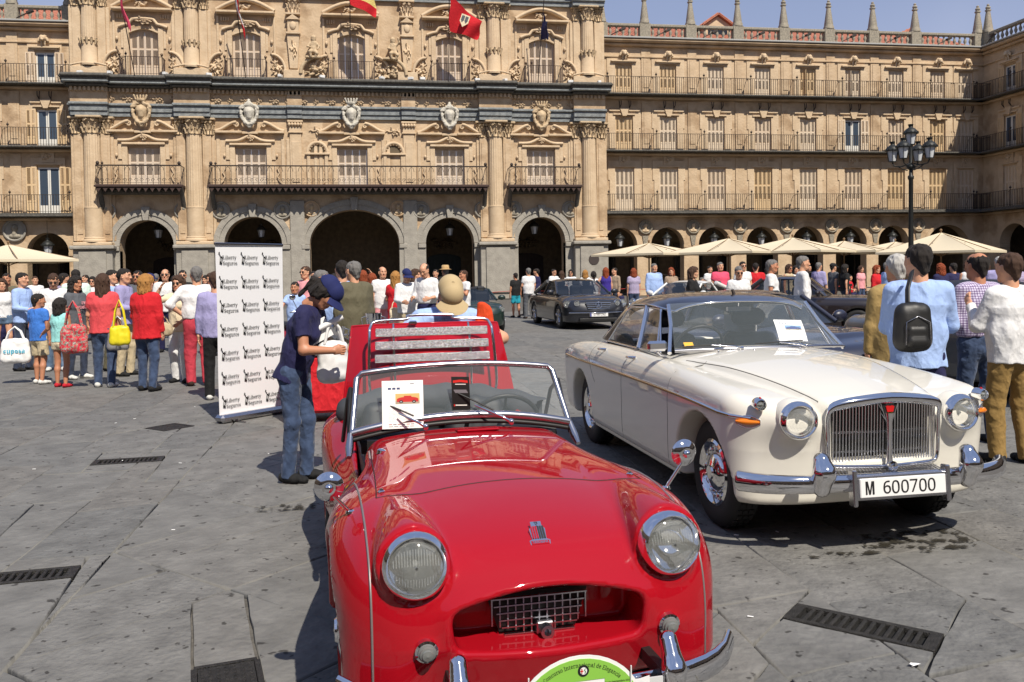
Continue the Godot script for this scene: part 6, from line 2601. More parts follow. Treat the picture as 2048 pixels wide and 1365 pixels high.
	if face !="rear":
		for sd in [-1.0,1.0]:
			for q in o.get("lamps",[[.68,.09]]):
				var lx:float=sd*hwid*q[0]
				var hit:=snap(f,Vector3(lx,lamp_y,0),Vector3(lx*1.15,lamp_y+o.get("lamp_up",.1),zf+.3))
				round_lamp(t,"headlamp",Transform3D(Basis(Vector3.UP,sd*.25)*Basis(Vector3.RIGHT,-.12),hit+Vector3(0,0,.004)),q[1],.012,.02)
	if face=="slats":
		var gn:=Node3D.new()
		put(gn,"grille",t)
		var gz:=zf+.02
		var gb:=B.new()
		gb.xf=Transform3D(Basis(Vector3.RIGHT,-.2),Vector3(0,lamp_y,gz-.06))
		gb.prism(PackedVector2Array([Vector2(-.36,.11),Vector2(-.30,-.10),Vector2(.30,-.10),Vector2(.36,.11)]),-.02,.0)
		part("backing",gb,mats["print_black"],gn)
		for k in 4:
			var q:=B.new()
			q.xf=gb.xf
			var w:=.31+k*.016
			q.box(Vector3(0,-.075+k*.05,.012),Vector3(w*2,.018,.02),.005)
			part("grille_bar",q,mats["chrome"],gn)
		var st:=B.new()
		st.xf=gb.xf*Transform3D(Basis(),Vector3(0,.01,.035))
		var rr:=[]
		for k in 24:rr.append(Vector3(cos(TAU*k/24)*.085,sin(TAU*k/24)*.085,0))
		st.tube(rr,.009,6,true)
		for a in [PI/2,PI*7/6,PI*11/6]:st.tube([Vector3.ZERO,Vector3(cos(a),sin(a),0)*.083],[.014,.004],5)
		part("star_emblem",st,mats["chrome"],gn)
	if o.has("plate"):
		var pz:=zf-.02 if face !="rear" else zr+.02
		var pp:=B.new()
		var at2:=Transform3D(Basis(Vector3.UP,0.0 if face !="rear" else PI),Vector3(0,.42,pz+(.03 if face !="rear" else -.03)))
		pp.xf=at2
		pp.box(Vector3.ZERO,Vector3(.52,.115,.02),.005)
		var pn:=part("number_plate",pp,mats["plate_white"],t)
		var bl:=B.new()
		bl.xf=at2
		bl.bb(-.255,-.215,-.052,.052,.010,.0125)
		part("blue_band",bl,mats["print_blue"],pn)
		text("lettering",o.plate,.085,.003,mats["print_black"],pn,at2*Transform3D(Basis(),Vector3(.02,0,.0115)),"Droid Sans",.95)
	if o.get("trim",false):
		var tr:=B.new()
		var pts:=[]
		for k in 13:
			var u:=k/6.0-1.0
			pts.append(Vector3(u*hwid*.86,.47,zf+.035-.22*u*u))
		tr.tube(pts,.012,6)
		part("bumper_trim",tr,mats["chrome"],t)
		var ai:=B.new()
		ai.bb(-.55,.55,.22,.32,zf-.12,zf+.0,.02)
		part("air_intake",ai,mats["print_black"],t)
	return t
func scooter(label:String,at:Vector3,turn:float)->void:
	var t:=thing("motor_scooter",label,"scooter",at,turn)
	var R:Material=mats["red_paint"]
	for z in [.62,-.62]:
		var w:=B.new()
		var rot:=Transform3D(Basis(Vector3.BACK,PI/2),Vector3(0,.22,z))
		w.lathe([Vector2(.13,-.04),Vector2(.2,-.05),Vector2(.22,0),Vector2(.2,.05),Vector2(.13,.04)],20,rot)
		part("wheel",w,mats["rubber"],t)
	var s:=Sdf.new(Vector3(-.35,.1,-.95),Vector3(.35,1.15,.9),.03)
	s.bone(Vector3(0,.55,-.65),Vector3(0,.5,-.15),.19,.16,.08)
	s.bone(Vector3(0,.26,-.2),Vector3(0,.26,.35),.1,.1,.05,1.4)
	s.bone(Vector3(0,.3,.42),Vector3(0,.85,.5),.07,.08,.06,2.4)
	s.bone(Vector3(0,.88,.5),Vector3(0,.98,.52),.1,.09,.05,1.6)
	s.bone(Vector3(0,.42,.62),Vector3(0,.40,.45),.1,.08,.05)
	var b:=B.new()
	s.nets(b)
	part("body",b,R,t)
	var se:=B.new()
	se.box(Vector3(0,.74,-.45),Vector3(.26,.1,.7),.04)
	part("saddle",se,mats["dark_leather"],t)
	var hb:=B.new()
	hb.tube([Vector3(-.34,1.0,.42),Vector3(-.1,1.03,.5),Vector3(.1,1.03,.5),Vector3(.34,1.0,.42)],.016,6)
	for x in [-.3,.3]:
		hb.tube([Vector3(x*.7,1.02,.46),Vector3(x,1.22,.45)],.006,5)
		hb.ball(Vector3(x,1.25,.45),Vector3(.06,.05,.015),10,6)
	part("handlebar",hb,mats["chrome"],t)
	round_lamp(t,"headlamp",Transform3D(Basis(),Vector3(0,.96,.63)),.06,.01,.02)
func cars()->void:
	car_mats()
	red_roadster()
	cream_saloon()
	var red_at:=Transform3D(Basis(Vector3.UP,.073),Vector3(.498,0,-3.235))
	paper_sheet("information_sheet","white printed sheet with a red car picture, stood in the red car's windscreen",sheet_tex("red_car_sheet",Color(.93,.93,.92),Color(.72,.1,.09),Color(.78,.66,.4)),red_at*Vector3(-.386,1.098,-.985),red_at*Vector3(-.191,1.095,-.985),red_at*Vector3(-.391,.876,-.945))
	var dark:=mat("leaflet_print",Color.WHITE,.4)
	var im:=Image.create(90,160,false,Image.FORMAT_RGB8)
	im.fill(Color(.07,.05,.05))
	for x in range(8,82):im.fill_rect(Rect2i(x,14+int(absf(x-45)*.12),1,12),Color(.75,.1,.07))
	im.fill_rect(Rect2i(18,34,54,4),Color(.85,.82,.8))
	for k in 9:im.fill_rect(Rect2i(10+k*3,62+(k % 3)*5,46,6),Color(.42,.4,.42))
	im.fill_rect(Rect2i(16,134,58,5),Color(.85,.83,.8))
	im.fill_rect(Rect2i(8,132,6,10),Color(.75,.1,.07))
	dark.albedo_texture=ImageTexture.create_from_image(im)
	paper_sheet("leaflet","small black leaflet with a red heading in the middle of the red car's windscreen",dark,red_at*Vector3(-.052,1.103,-1.0),red_at*Vector3(.036,1.099,-1.0),red_at*Vector3(-.051,.944,-.98),.002)
	var cr:=Transform3D(Basis(Vector3.UP,.03),Vector3(2.837,0,-5.265))
	paper_sheet("information_sheet","white printed sheet with a blue car picture, leaning inside the cream saloon's windscreen",sheet_tex("blue_car_sheet",Color(.93,.93,.93),Color(.1,.22,.5),Color(.45,.6,.75)),cr*Vector3(.212,1.213,-1.02),cr*Vector3(.443,1.203,-1.02),cr*Vector3(.201,1.06,-.90))
func far_cars()->void:
	var black:=mat("black_paint",lin(.008,.009,.014),.4,0.0,1.0)
	var saloon:={"l":4.6,"w":1.72,"h":1.42,"wb":2.7,"r":.31,"hood":.90,"boot":.92,"belt":.95,"c0":-2.75,"c1":-2.2,"c2":-1.15,"c3":-.62,"cell":.05}
	var coupe:={"name":"coupe_car","l":4.99,"w":1.86,"h":1.40,"wb":2.885,"r":.335,"hood":.86,"boot":.95,"belt":.96,"c0":-3.35,"c1":-2.25,"c2":-1.2,"c3":-.35,"lamps":[[.80,.10],[.56,.075]],"lamp_y":.66,"face":"slats","plate":"0740 CNZ","trim":true,"cell":.04,"bulge":.03}
	modern_car("black two-door coupe with twin round headlamps and plate 0740 CNZ",Vector3(6.12,0,-24.4),.05,black,coupe)
	var roadster:={"name":"roadster_car","l":3.97,"w":1.68,"h":1.22,"wb":2.27,"r":.29,"hood":.80,"boot":.85,"belt":.86,"c0":-2.0,"c1":-1.4,"c2":-.95,"c3":-.35,"open":false,"roof_paint":mats["black_trim"],"lamps":[[.75,.07]],"lamp_y":.60}
	modern_car("very dark green roadster with a black top, behind the man in the beige cap",Vector3(2.72,0,-23.6),.02,mat("dark_green_paint",lin(.006,.02,.014),.4,0.0,1.0),roadster)
	var c2:=coupe.duplicate()
	c2.erase("plate")
	c2.face=""
	modern_car("dark coupe half hidden behind the tweed jacket and the bald man in the white T-shirt",Vector3(-.70,0,-20.6),.1,black,c2)
	var w:={"name":"sports_car","l":4.3,"w":1.72,"h":1.31,"wb":2.27,"r":.31,"hood":.82,"boot":.78,"belt":.90,"c0":-2.75,"c1":-1.75,"c2":-.95,"c3":-.35,"lamps":[[.74,.1]],"lamp_y":.68,"front":.42,"round":.2}
	modern_car("white rounded sports car behind the woman in the black dress",Vector3(8.0,0,-23.4),-.95,mat("white_paint",lin(.7,.7,.68),.4,0.0,1.0),w)
	modern_car("dark maroon saloon behind the men in white shirts",Vector3(11.6,0,-19.5),.95,mat("maroon_paint",lin(.010,.005,.005),.4,0.0,1.0),saloon.merged({"lamps":[[.76,.085]]},true))
	var nb:=saloon.merged({"hood":.86,"h":1.34,"lamps":[[.82,.08]],"face":"slats","cell":.04},true)
	modern_car("dark navy car with a black slatted front, right beside the cream saloon",Vector3(5.05,0,-9.0),.25,mat("navy_paint",lin(.012,.014,.032),.4,0.0,1.0),nb)
	modern_car("dark grey car with a black top and chrome trim, behind the balding man",Vector3(8.0,0,-8.8),.06,mat("slate_paint",lin(.07,.075,.08),.45,0.0,.8),saloon.merged({"roof_paint":mats["black_trim"],"chrome":true,"cell":.045},true))
	modern_car("old black car seen from its boot, between the striding couple and the beige jacket",Vector3(13.8,0,-29.0),2.6,black,saloon.merged({"face":"rear"},true))
	scooter("red motor scooter behind the edge of the white banner",Vector3(-1.25,0,-15.6),.5)
const ARMS:={
	"stand":[Vector3(.16,-1,.02),Vector3(.05,-1,.14),Vector3(-.16,-1,.02),Vector3(-.05,-1,.14)],
	"hold":[Vector3(.18,-1,.1),Vector3(-.25,-.15,1),Vector3(-.18,-1,.1),Vector3(.25,-.15,1)],
	"phone":[Vector3(.2,-.9,.35),Vector3(-.3,.75,.7),Vector3(-.2,-.9,.35),Vector3(.3,.75,.7)],
	"hip":[Vector3(.75,-.8,-.2),Vector3(-.75,-.65,.25),Vector3(-.16,-1,.02),Vector3(-.05,-1,.14)],
	"shade":[Vector3(.2,-1,.1),Vector3(-.4,-.5,.7),Vector3(-.55,-.2,.75),Vector3(.5,.8,.1)],
	"chat":[Vector3(.2,-1,.1),Vector3(-.1,.1,1),Vector3(-.16,-1,.0),Vector3(-.05,-1,.2)],
	"fold":[Vector3(.3,-.9,.25),Vector3(-.9,.1,.5),Vector3(-.3,-.9,.25),Vector3(.9,.0,.55)],
	"up":[Vector3(.6,.3,.5),Vector3(-.5,.8,.2),Vector3(-.6,.3,.5),Vector3(.5,.8,.2)],
	"point":[Vector3(.16,-1,.02),Vector3(.0,-1,.2),Vector3(-.3,-.75,.6),Vector3(-.1,.1,1)],
	"walk":[Vector3(.14,-1,.3),Vector3(.0,-1,.5),Vector3(-.14,-1,-.3),Vector3(-.05,-1,.05)],
	"lean":[Vector3(.5,-.7,.5),Vector3(.0,-.8,.6),Vector3(-.5,-.7,.5),Vector3(.0,-.8,.6)],
	"sit":[Vector3(.18,-.9,.35),Vector3(-.3,-.2,.95),Vector3(-.18,-.9,.35),Vector3(.3,-.2,.95)],
}
func joints(pose:String,o:Dictionary)->Dictionary:
	var J:={}
	var bw:float=o.get("w",1.0)
	var fem:bool=o.get("f",false)
	var lean:float=o.get("lean",0.0)
	var sit:=pose=="sit"
	var pel:=Vector3(0,.50 if sit else .93,-.02 if sit else -.10*lean)
	var spine:=Vector3(0,cos(lean),sin(lean))
	var fwd:=Vector3(0,-sin(lean),cos(lean))
	J.pel=pel
	J.waist=pel+spine*.16
	J.chest=pel+spine*.37
	J.neck=pel+spine*.52
	J.spine=spine
	J.fwd=fwd
	var hp:float=o.get("nod",0.0)+lean
	J.headup=Vector3(0,cos(hp*.9),sin(hp*.9))
	J.head=J.neck+spine*.02+J.headup*.145+Vector3(0,0,.02)
	J.nod=hp
	var sw:=(.158 if fem else .182)*(1.0+(bw-1.0)*.5)
	var a:Array=o.get("arms",ARMS[pose if pose in ARMS else "stand"])
	for k in 2:
		var sx:=1.0 if k==0 else -1.0
		J["sh%d" % k]=pel+spine*.475+Vector3(sx*sw,0,0)
		var ud:Vector3=a[k*2]
		var fd:Vector3=a[k*2+1]
		J["el%d" % k]=J["sh%d" % k]+ud.normalized()*.285
		J["wr%d" % k]=J["el%d" % k]+fd.normalized()*.245
		J["fd%d" % k]=fd.normalized()
		J["hip%d" % k]=pel+Vector3(sx*.088,-.03,0)
		var st:float=o.get("stance",.10)
		var stepz:float=(.27 if pose=="walk" else o.get("step",.04))*sx
		var foot:=Vector3(sx*(st+.01),.075,stepz-.02)
		if sit:foot=Vector3(sx*.12,.075,.42)
		var hip:Vector3=J["hip%d" % k]
		var knee:=(hip+foot)*.5+Vector3(sx*.01,.015,.035+.05*absf(stepz))
		if sit:knee=Vector3(sx*.12,.52,.44)
		J["knee%d" % k]=knee
		J["foot%d" % k]=foot
	return J
func garment_bones(s:Sdf,J:Dictionary,o:Dictionary,add:float,upto:float)->void:
	var w:float=o.get("w",1.0)
	var fem:bool=o.get("f",false)
	var sp:Vector3=J.spine
	s.bone(J.pel+sp*upto,J.waist,(.108 if upto>0.0 else .122)*w+add,(.092 if fem else .108)*w+add,.06,1.42,Vector3.RIGHT,1)
	s.bone(J.waist,J.chest,(.092 if fem else .108)*w+add,.110*w+add,.09,1.42)
	s.bone(J.chest,J.pel+sp*.44,.108*w+add,.08+add,.05,1.55)
	s.bone(J.sh0.lerp(J.sh1,.18),J.sh1.lerp(J.sh0,.18),.056+add,.056+add,.06)
	if fem:
		for sx in [-1.0,1.0]:s.bone(J.chest+Vector3(sx*.07,-.02,0)+J.fwd*.06,J.chest+Vector3(sx*.07,-.04,0)+J.fwd*.085,.06+add,.05+add,.05)
	var belly:float=o.get("belly",0.0)
	if belly>0.0:s.bone(J.waist+J.fwd*.02,J.waist+J.fwd*(.05+belly*.3)+Vector3(0,-.03,0),.10*w+add,.085*w+add,.06,1.25)
func figure(key:String,o:Dictionary)->Dictionary:
	var pose:String=o.get("pose","stand")
	var J:=joints(pose,o)
	var ce:float=o.get("cell",.036)
	var w:float=o.get("w",1.0)
	var near:=ce<.02
	var lo:=Vector3(-.3,-.02,-.2)
	var hi:=Vector3(.3,.5,.25)
	for j in ["wr0","wr1","el0","el1","foot0","foot1","knee0","knee1","neck","chest","pel"]:
		lo=lo.min((J[j] as Vector3)-Vector3(.12,.12,.17))
		hi=hi.max((J[j] as Vector3)+Vector3(.12,.12,.17))
	lo.y=-.02
	var R:={"J":J}
	var s:=Sdf.new(lo,hi,ce)
	garment_bones(s,J,o,-.008,-.06)
	s.bone(J.pel+Vector3(0,-.05,0),J.pel,.10,.108*w,.04,1.4)
	s.bone(J.neck-J.spine*.05,J.neck+J.spine*.05+Vector3(0,0,.005),.062,.054,.03)
	for k in 2:
		s.bone(J["sh%d" % k],J["el%d" % k],.052*w,.04*w,.04)
		s.bone(J["el%d" % k],J["wr%d" % k],.041*w,.028,.02)
		var sk:float=1.0 if o.get("bottom","") in ["shorts","hot","skirt","none"] else .72
		s.bone(J["hip%d" % k],J["knee%d" % k],.084*w*sk,.056*sk,.04)
		var kn:Vector3=J["knee%d" % k]
		var ft:Vector3=J["foot%d" % k]
		s.bone(kn,kn.lerp(ft,.35)+Vector3(0,0,-.012),.054*sk,.056*sk,.03)
		s.bone(kn.lerp(ft,.35)+Vector3(0,0,-.012),ft,.056*sk,.036,.03)
		s.bone(ft+Vector3(0,-.035,-.02),ft+Vector3(0,-.045,.10),.03,.022,.02)
	var b:=B.new()
	s.nets(b)
	R.body=b
	var top:String=o.get("top","tee")
	s=Sdf.new(Vector3(lo.x,minf(J.pel.y-(.48 if top=="dress" else .2),minf(J.wr0.y,J.wr1.y)-.08),lo.z),hi,ce)
	var hem:float={"tucked":.07,"rolled_tucked":.07,"tank":-.03,"jacket":-.14,"dress":-.06}.get(top,-.09)
	var add:=.028 if top=="jacket" else .017
	garment_bones(s,J,o,add,hem)
	for k in 2:
		var sh:Vector3=J["sh%d" % k]
		var el:Vector3=J["el%d" % k]
		var wr:Vector3=J["wr%d" % k]
		if top=="tank":
			continue
		if top=="tee" or top=="dress":
			s.bone(sh,sh.lerp(el,.62),.064*w,.062*w,.04,1.0,Vector3.RIGHT,2)
		else:
			s.bone(sh,el,(.062 if top !="jacket" else .068)*w,.053*w,.04)
			var end:=1.0 if not top.begins_with("rolled") else .35
			s.bone(el,el.lerp(wr,end*.97),.053*w,.044 if not top.begins_with("rolled") else .058,.025,1.0,Vector3.RIGHT,2)
	if top=="dress":
		s.bone(J.pel+Vector3(0,.05,0),J.pel+Vector3(0,-.42,0),.13*w,.19*w,.05,1.2,Vector3.RIGHT,2)
	elif top !="tank":
		s.bone(J.neck-J.spine*.06,J.neck+J.spine*.012-J.fwd*.012,.088,.074,.025,1.08,Vector3.RIGHT,2)
	if near:
		s.rough(.011,4.0,o.get("seed",3),Vector3(1.3,.55,1.3))
		s.rough(.004,13.0,8,Vector3(1,.6,1))
	elif ce<.03:
		s.rough(.010,4.5,o.get("seed",3),Vector3(1.2,.6,1.2))
	s.bone(J.neck-J.spine*.01,J.neck+J.spine*.1,.048,.066,-.008)
	b=B.new()
	s.nets(b)
	R.top=b
	var bot:String=o.get("bottom","trousers")
	if bot !="none":
		s=Sdf.new(Vector3(-.34,-.02,minf(lo.z,-.25)),Vector3(.34,J.waist.y+.1,maxf(.26,maxf(J.knee0.z,J.foot0.z)+.15)),ce)
		var tk:bool=top.ends_with("tucked") or top=="tank"
		s.bone(J.pel+J.spine*(.09 if tk else .03),J.pel+J.spine*.0,(.098 if o.get("f",false) else .105)*w+.01,(.116 if tk else .104)*w+.01,.04,1.38 if tk else 1.3,Vector3.RIGHT,1)
		s.bone(J.pel,J.pel+Vector3(0,-.06,-.02),(.118 if tk else .104)*w+.008,.105*w,.04,1.35 if tk else 1.28)
		if bot=="skirt":
			s.bone(J.pel,J.pel+Vector3(0,-.42,0),.125*w,.17*w,.04,1.2,Vector3.RIGHT,2)
		else:
			for k in 2:
				var hip:Vector3=J["hip%d" % k]
				var kn:Vector3=J["knee%d" % k]
				var ft:Vector3=J["foot%d" % k]
				var slim:float={"jeans":.9,"trousers":1.05,"shorts":1.12,"wide":1.15,"hot":1.05}.get(bot,1.0)
				if bot=="shorts":
					s.bone(hip,hip.lerp(kn,.86),.098*w,.088*slim,.04,1.0,Vector3.RIGHT,2)
				elif bot=="hot":
					s.bone(hip,hip.lerp(kn,.35),.10*w,.095*slim,.04,1.0,Vector3.RIGHT,2)
				else:
					s.bone(hip,kn,.098*w,.072*slim*w,.04)
					s.bone(kn,ft+Vector3(0,-.035,0),.072*slim*w,.064*slim,.03,1.0,Vector3.RIGHT,2)
		if ce<.03:s.rough(.009 if near else .007,5.0,o.get("seed",3)+4,Vector3(1.2,.9,1.2))
		if near:s.rough(.004,15.0,5)
		b=B.new()
		s.nets(b)
		R.bottom=b
	s=Sdf.new(Vector3(-.3,-.02,-.5),Vector3(.3,.2,.75),maxf(.012,ce*.6))
	for k in 2:
		var ft:Vector3=J["foot%d" % k]
		var out:=Vector3(.02 if k==0 else -.02,0,0)
		s.bone(ft+Vector3(0,-.03,-.035),ft+Vector3(0,-.038,.06)+out*.5,.045,.04,.02)
		s.bone(ft+Vector3(0,-.038,.06)+out*.5,ft+Vector3(0,-.045,.155)+out,.04,.032,.02,1.2)
	s.cut(Vector3(0,.004,0),Vector3(0,-1,0))
	b=B.new()
	s.nets(b)
	R.shoes=b
	return R
func head_mesh(fem:bool)->B:
	var s:=Sdf.new(Vector3(-.11,-.2,-.13),Vector3(.11,.16,.15),.0052)
	var n:=.88 if fem else 1.0
	s.bone(Vector3(0,.04,-.028),Vector3(0,.042,.018),.088,.078,.03,.9)
	s.bone(Vector3(0,-.01,.02),Vector3(0,-.07,.048),.064,.042*n,.04)
	s.bone(Vector3(-.026*n,-.088,.055),Vector3(.026*n,-.088,.055),.022,.022,.03)
	for x in [-1.0,1.0]:
		s.bone(Vector3(x*.042,-.012,.058),Vector3(x*.035,-.03,.062),.024,.02,.03)
		s.bone(Vector3(x*.05,-.02,.0),Vector3(x*.04,-.07,.025),.03,.026,.03)
		s.bone(Vector3(x*.012,.036,.084),Vector3(x*.045,.034,.068),.013,.012,.015)
		s.bone(Vector3(x*.031,.013,.104),Vector3(x*.033,.012,.096),.010,.013,-.012)
		s.bone(Vector3(x*.031,.013,.074),Vector3(x*.031,.013,.076),.013,.013,.004)
		s.bone(Vector3(x*.076,.018,-.008),Vector3(x*.078,-.018,-.002),.016,.011,.01)
		s.bone(Vector3(x*.084,.008,.004),Vector3(x*.084,.0,.004),.006,.006,-.006)
	s.bone(Vector3(0,.028,.088),Vector3(0,-.018,.108 if not fem else .102),.009,.014*n,.014)
	for x in [-1.0,1.0]:s.bone(Vector3(x*.010,-.022,.094),Vector3(x*.012,-.024,.09),.010,.009,.008)
	s.bone(Vector3(-.019,-.054,.082),Vector3(.019,-.054,.082),.0085,.0085,.012)
	s.bone(Vector3(-.016,-.064,.081),Vector3(.016,-.064,.081),.009,.009,.010)
	s.bone(Vector3(-.022,-.059,.096),Vector3(.022,-.059,.096),.004,.004,-.004)
	s.bone(Vector3(0,-.06,-.02),Vector3(0,-.18,-.035),.056*n,.058*n,.03)
	var b:=B.new()
	s.nets(b)
	for i in b.v.size():
		var p:=b.v[i]
		var ax:=absf(p.x)
		if p.z>.05:
			if Vector2(ax-.031,p.y-.012).length()<.0062:b.c[i]=Color(.05,.04,.04)
			elif Vector2((ax-.031)*.7,p.y-.012).length()<.0078:b.c[i]=Color(1.25,1.35,1.5)
			elif absf(p.y-(.036-(ax-.03)*.12))<.006 and ax>.012 and ax<.052:b.c[i]=Color(.22,.17,.15)
			elif absf(p.y+.059)<.0125 and ax<.024:b.c[i]=Color(.85,.55,.52)
			elif absf(p.y+.04)<.03 and ax>.03 and not fem:b.c[i]=Color(.93,.88,.86)
	return b
func hair_mesh(kind:String)->B:
	var s:=Sdf.new(Vector3(-.17,-.42,-.24),Vector3(.17,.2,.24),.0085)
	if kind=="cap" or kind=="hat":
		s.bone(Vector3(0,.05,-.03),Vector3(0,.052,.02),.098,.09,.02,.92)
		s.cut(Vector3(0,.045,0),Vector3(0,-1,-.1).normalized())
		if kind=="cap":
						s.bone(Vector3(0,.148,-.01),Vector3(0,.15,-.01),.007,.007,.004)
		else:
			var b0:=B.new()
			b0.lathe([Vector2(.09,.052),Vector2(.15,.042),Vector2(.175,.05),Vector2(.15,.052),Vector2(.10,.064),Vector2(.098,.09),Vector2(.092,.14),Vector2(.07,.158),Vector2(0,.15)],24,Transform3D(Basis.from_scale(Vector3(.92,1,1.1)),Vector3(0,0,-.005)))
			return b0
		var b1:=B.new()
		s.nets(b1)
		for side in [1.0,-1.0]:
			var rows:=[]
			for i in 6:
				var row:=[]
				for k in 13:
					var a:=(k/6.0-1.0)*1.05
					var r:=lerpf(.082,.098+.072*cos(a),i/5.0)
					row.append(Vector3(sin(a)*r,.052-.030*i/5.0-.018*a*a+.002*side,.012+cos(a)*r))
				rows.append(row)
			b1.sheet(rows,side*(1.0 if ((rows[0][1]-rows[0][0]) as Vector3).cross(rows[1][0]-rows[0][0]).y>0 else -1.0))
		return b1
	s.bone(Vector3(0,.044,-.034),Vector3(0,.050,.012),.0945,.084,.03,.88)
	if kind in ["short","bald"]:s.bone(Vector3(0,-.01,-.06),Vector3(0,-.055,-.062),.055,.045,.03,1.0)
	if kind=="bald":
		s.bone(Vector3(0,.12,.06),Vector3(0,.15,-.04),.085,.085,-.01)
	elif kind in ["bob","long","curly","ponytail"]:
		s.bone(Vector3(0,.06,.0),Vector3(0,.062,.02),.098,.09,.03,.95)
		var dn:float={"bob":-.10,"long":-.24,"curly":-.12,"ponytail":-.03}[kind]
		var fat:=1.2 if kind=="curly" else 1.0
		for x in [-1.0,1.0]:
			s.bone(Vector3(x*.072,.04,-.01),Vector3(x*.085*(1.15 if kind=="curly" else 1.0),dn,-.01),.034,.03*fat,.03)
			s.bone(Vector3(x*.05,.03,-.06),Vector3(x*.055,dn-.02,-.07),.05,.042*fat,.04)
		s.bone(Vector3(0,.03,-.07),Vector3(0,dn-.03,-.085),.06,.05*fat,.04)
		if kind=="ponytail":
			s.bone(Vector3(0,.05,-.115),Vector3(0,.0,-.16),.025,.035,.02)
			s.bone(Vector3(0,.0,-.16),Vector3(0,-.2,-.14),.034,.016,.02)
	s.bone(Vector3(0,.0,.115),Vector3(0,-.09,.10),.070,.075,-.012)
	s.bone(Vector3(-.03,.052,.125),Vector3(.03,.052,.125),.042,.042,-.012)
	if kind in ["short","bald"]:
		s.bone(Vector3(0,-.03,.03),Vector3(0,-.16,.02),.085,.1,-.01)
		for x in [-1.0,1.0]:s.bone(Vector3(x*.085,.0,.0),Vector3(x*.085,-.03,.0),.024,.03,-.008)
	s.rough(.012 if kind !="curly" else .016,16.0 if kind !="curly" else 26.0,6,Vector3(1.5,.5,1.5) if kind !="curly" else Vector3.ONE)
	var b:=B.new()
	s.nets(b)
	return b
func hand_mesh(grip:bool)->B:
	var s:=Sdf.new(Vector3(-.07,-.04,-.05),Vector3(.09,.21,.10),.0042)
	s.bone(Vector3(0,-.02,0),Vector3(0,.01,0),.025,.024,.01,1.15)
	s.bone(Vector3(0,.02,0),Vector3(.002,.075,.002),.0165,.0155,.012,2.3)
	for k in 4:
		var x:=.031-k*.0205
		var l:float=[.068,.076,.070,.054][k]
		var p:=Vector3(x,.088-absf(k-1.2)*.004,.002)
		var a:=.18 if not grip else 1.0
		for j in 3:
			var q:Vector3=p+Vector3(-x*.1*(0.0 if grip else .3),cos(a),sin(a))*l*[.44,.32,.26][j]
			s.bone(p,q,.0098-j*.0008,.0092-j*.0008,.006)
			p=q
			a+=.22 if not grip else 1.05
	s.bone(Vector3(.018,.018,.006),Vector3(.044,.05,.018),.014,.0115,.012)
	s.bone(Vector3(.044,.05,.018),Vector3(.05 if not grip else .035,.083,.028 if not grip else .05),.0108,.009,.006)
	var b:=B.new()
	s.nets(b)
	return b
const SKIN:=[Color(.80,.60,.48),Color(.72,.50,.38),Color(.62,.42,.30),Color(.86,.68,.57)]
const PAINT:={
	"white":Color(.86,.86,.86),"cream":Color(.86,.80,.68),"lightblue":Color(.62,.72,.90),"blue":Color(.22,.45,.78),"navy":Color(.10,.10,.27),"black":Color(.05,.05,.055),"grey":Color(.33,.34,.36),"lilac":Color(.60,.58,.74),
	"coral":Color(.82,.28,.30),"red":Color(.76,.07,.12),"brick":Color(.73,.22,.28),"pink":Color(.88,.60,.62),"hotpink":Color(.86,.30,.42),"aqua":Color(.58,.83,.82),"turquoise":Color(.10,.58,.66),"beige":Color(.72,.66,.54),"khaki":Color(.55,.44,.24),
	"olive":Color(.36,.34,.26),"denim":Color(.15,.24,.40),"darkdenim":Color(.11,.16,.27),"paledenim":Color(.36,.48,.62),"purple":Color(.20,.14,.52),"taupe":Color(.62,.54,.46),"yellow":Color(.88,.80,.48),"tan":Color(.62,.52,.32),"check":Color(.55,.50,.62),"mint":Color(.80,.88,.84),
	"brownhair":Color(.25,.165,.11),"darkhair":Color(.11,.085,.07),"greyhair":Color(.42,.41,.40),"whitehair":Color(.70,.69,.67),"blonde":Color(.62,.44,.22),"redhair":Color(.50,.22,.09),"sneaker":Color(.80,.80,.78),"brownshoe":Color(.20,.12,.08),"redshoe":Color(.70,.06,.14),"straw":Color(.72,.60,.42),"caplight":Color(.70,.62,.47),"capblue":Color(.07,.11,.32),"orange":Color(.80,.25,.05),
}
func cloth(c:String)->StandardMaterial3D:
	var key:="cloth "+c
	if key in mats:return mats[key]
	var m:=mat(key,PAINT[c],.85)
	m.resource_name=c+"_cloth"
	m.rim_enabled=true
	m.rim=.25
	m.rim_tint=.6
	if c !="check" and not c.begins_with("cap"):
		if fold_tex==null:
			fold_tex=noise_tex(71,.010,Color.BLACK,Color.WHITE,2,512)
			fold_tex.noise.fractal_type=FastNoiseLite.FRACTAL_RIDGED
			fold_tex.noise.domain_warp_enabled=true
			fold_tex.noise.domain_warp_amplitude=18.0
		m.heightmap_enabled=true
		m.heightmap_texture=fold_tex
		m.heightmap_scale=1.5
		m.uv1_triplanar=true
		m.uv1_scale=Vector3(1.15,.75,1.15)
	if c in ["denim","darkdenim","paledenim"]:
		m.albedo_color=Color.WHITE
		m.albedo_texture=noise_tex(61,.02,(PAINT[c] as Color).darkened(.35),(PAINT[c] as Color).lightened(.18),4,256)
	elif c=="check":
		var im:=Image.create(16,16,false,Image.FORMAT_RGB8)
		im.fill(Color(.80,.78,.86))
		for k in 16:
			for q in 5:
				im.set_pixel(k,q,im.get_pixel(k,q)*Color(.55,.45,.62))
		for k in 16:
			for q in 5:
				im.set_pixel(q,k,im.get_pixel(q,k)*Color(.55,.45,.62))
		m.albedo_color=Color.WHITE
		m.albedo_texture=ImageTexture.create_from_image(im)
		m.uv1_triplanar=true
		m.uv1_scale=Vector3.ONE*45.0
	return m
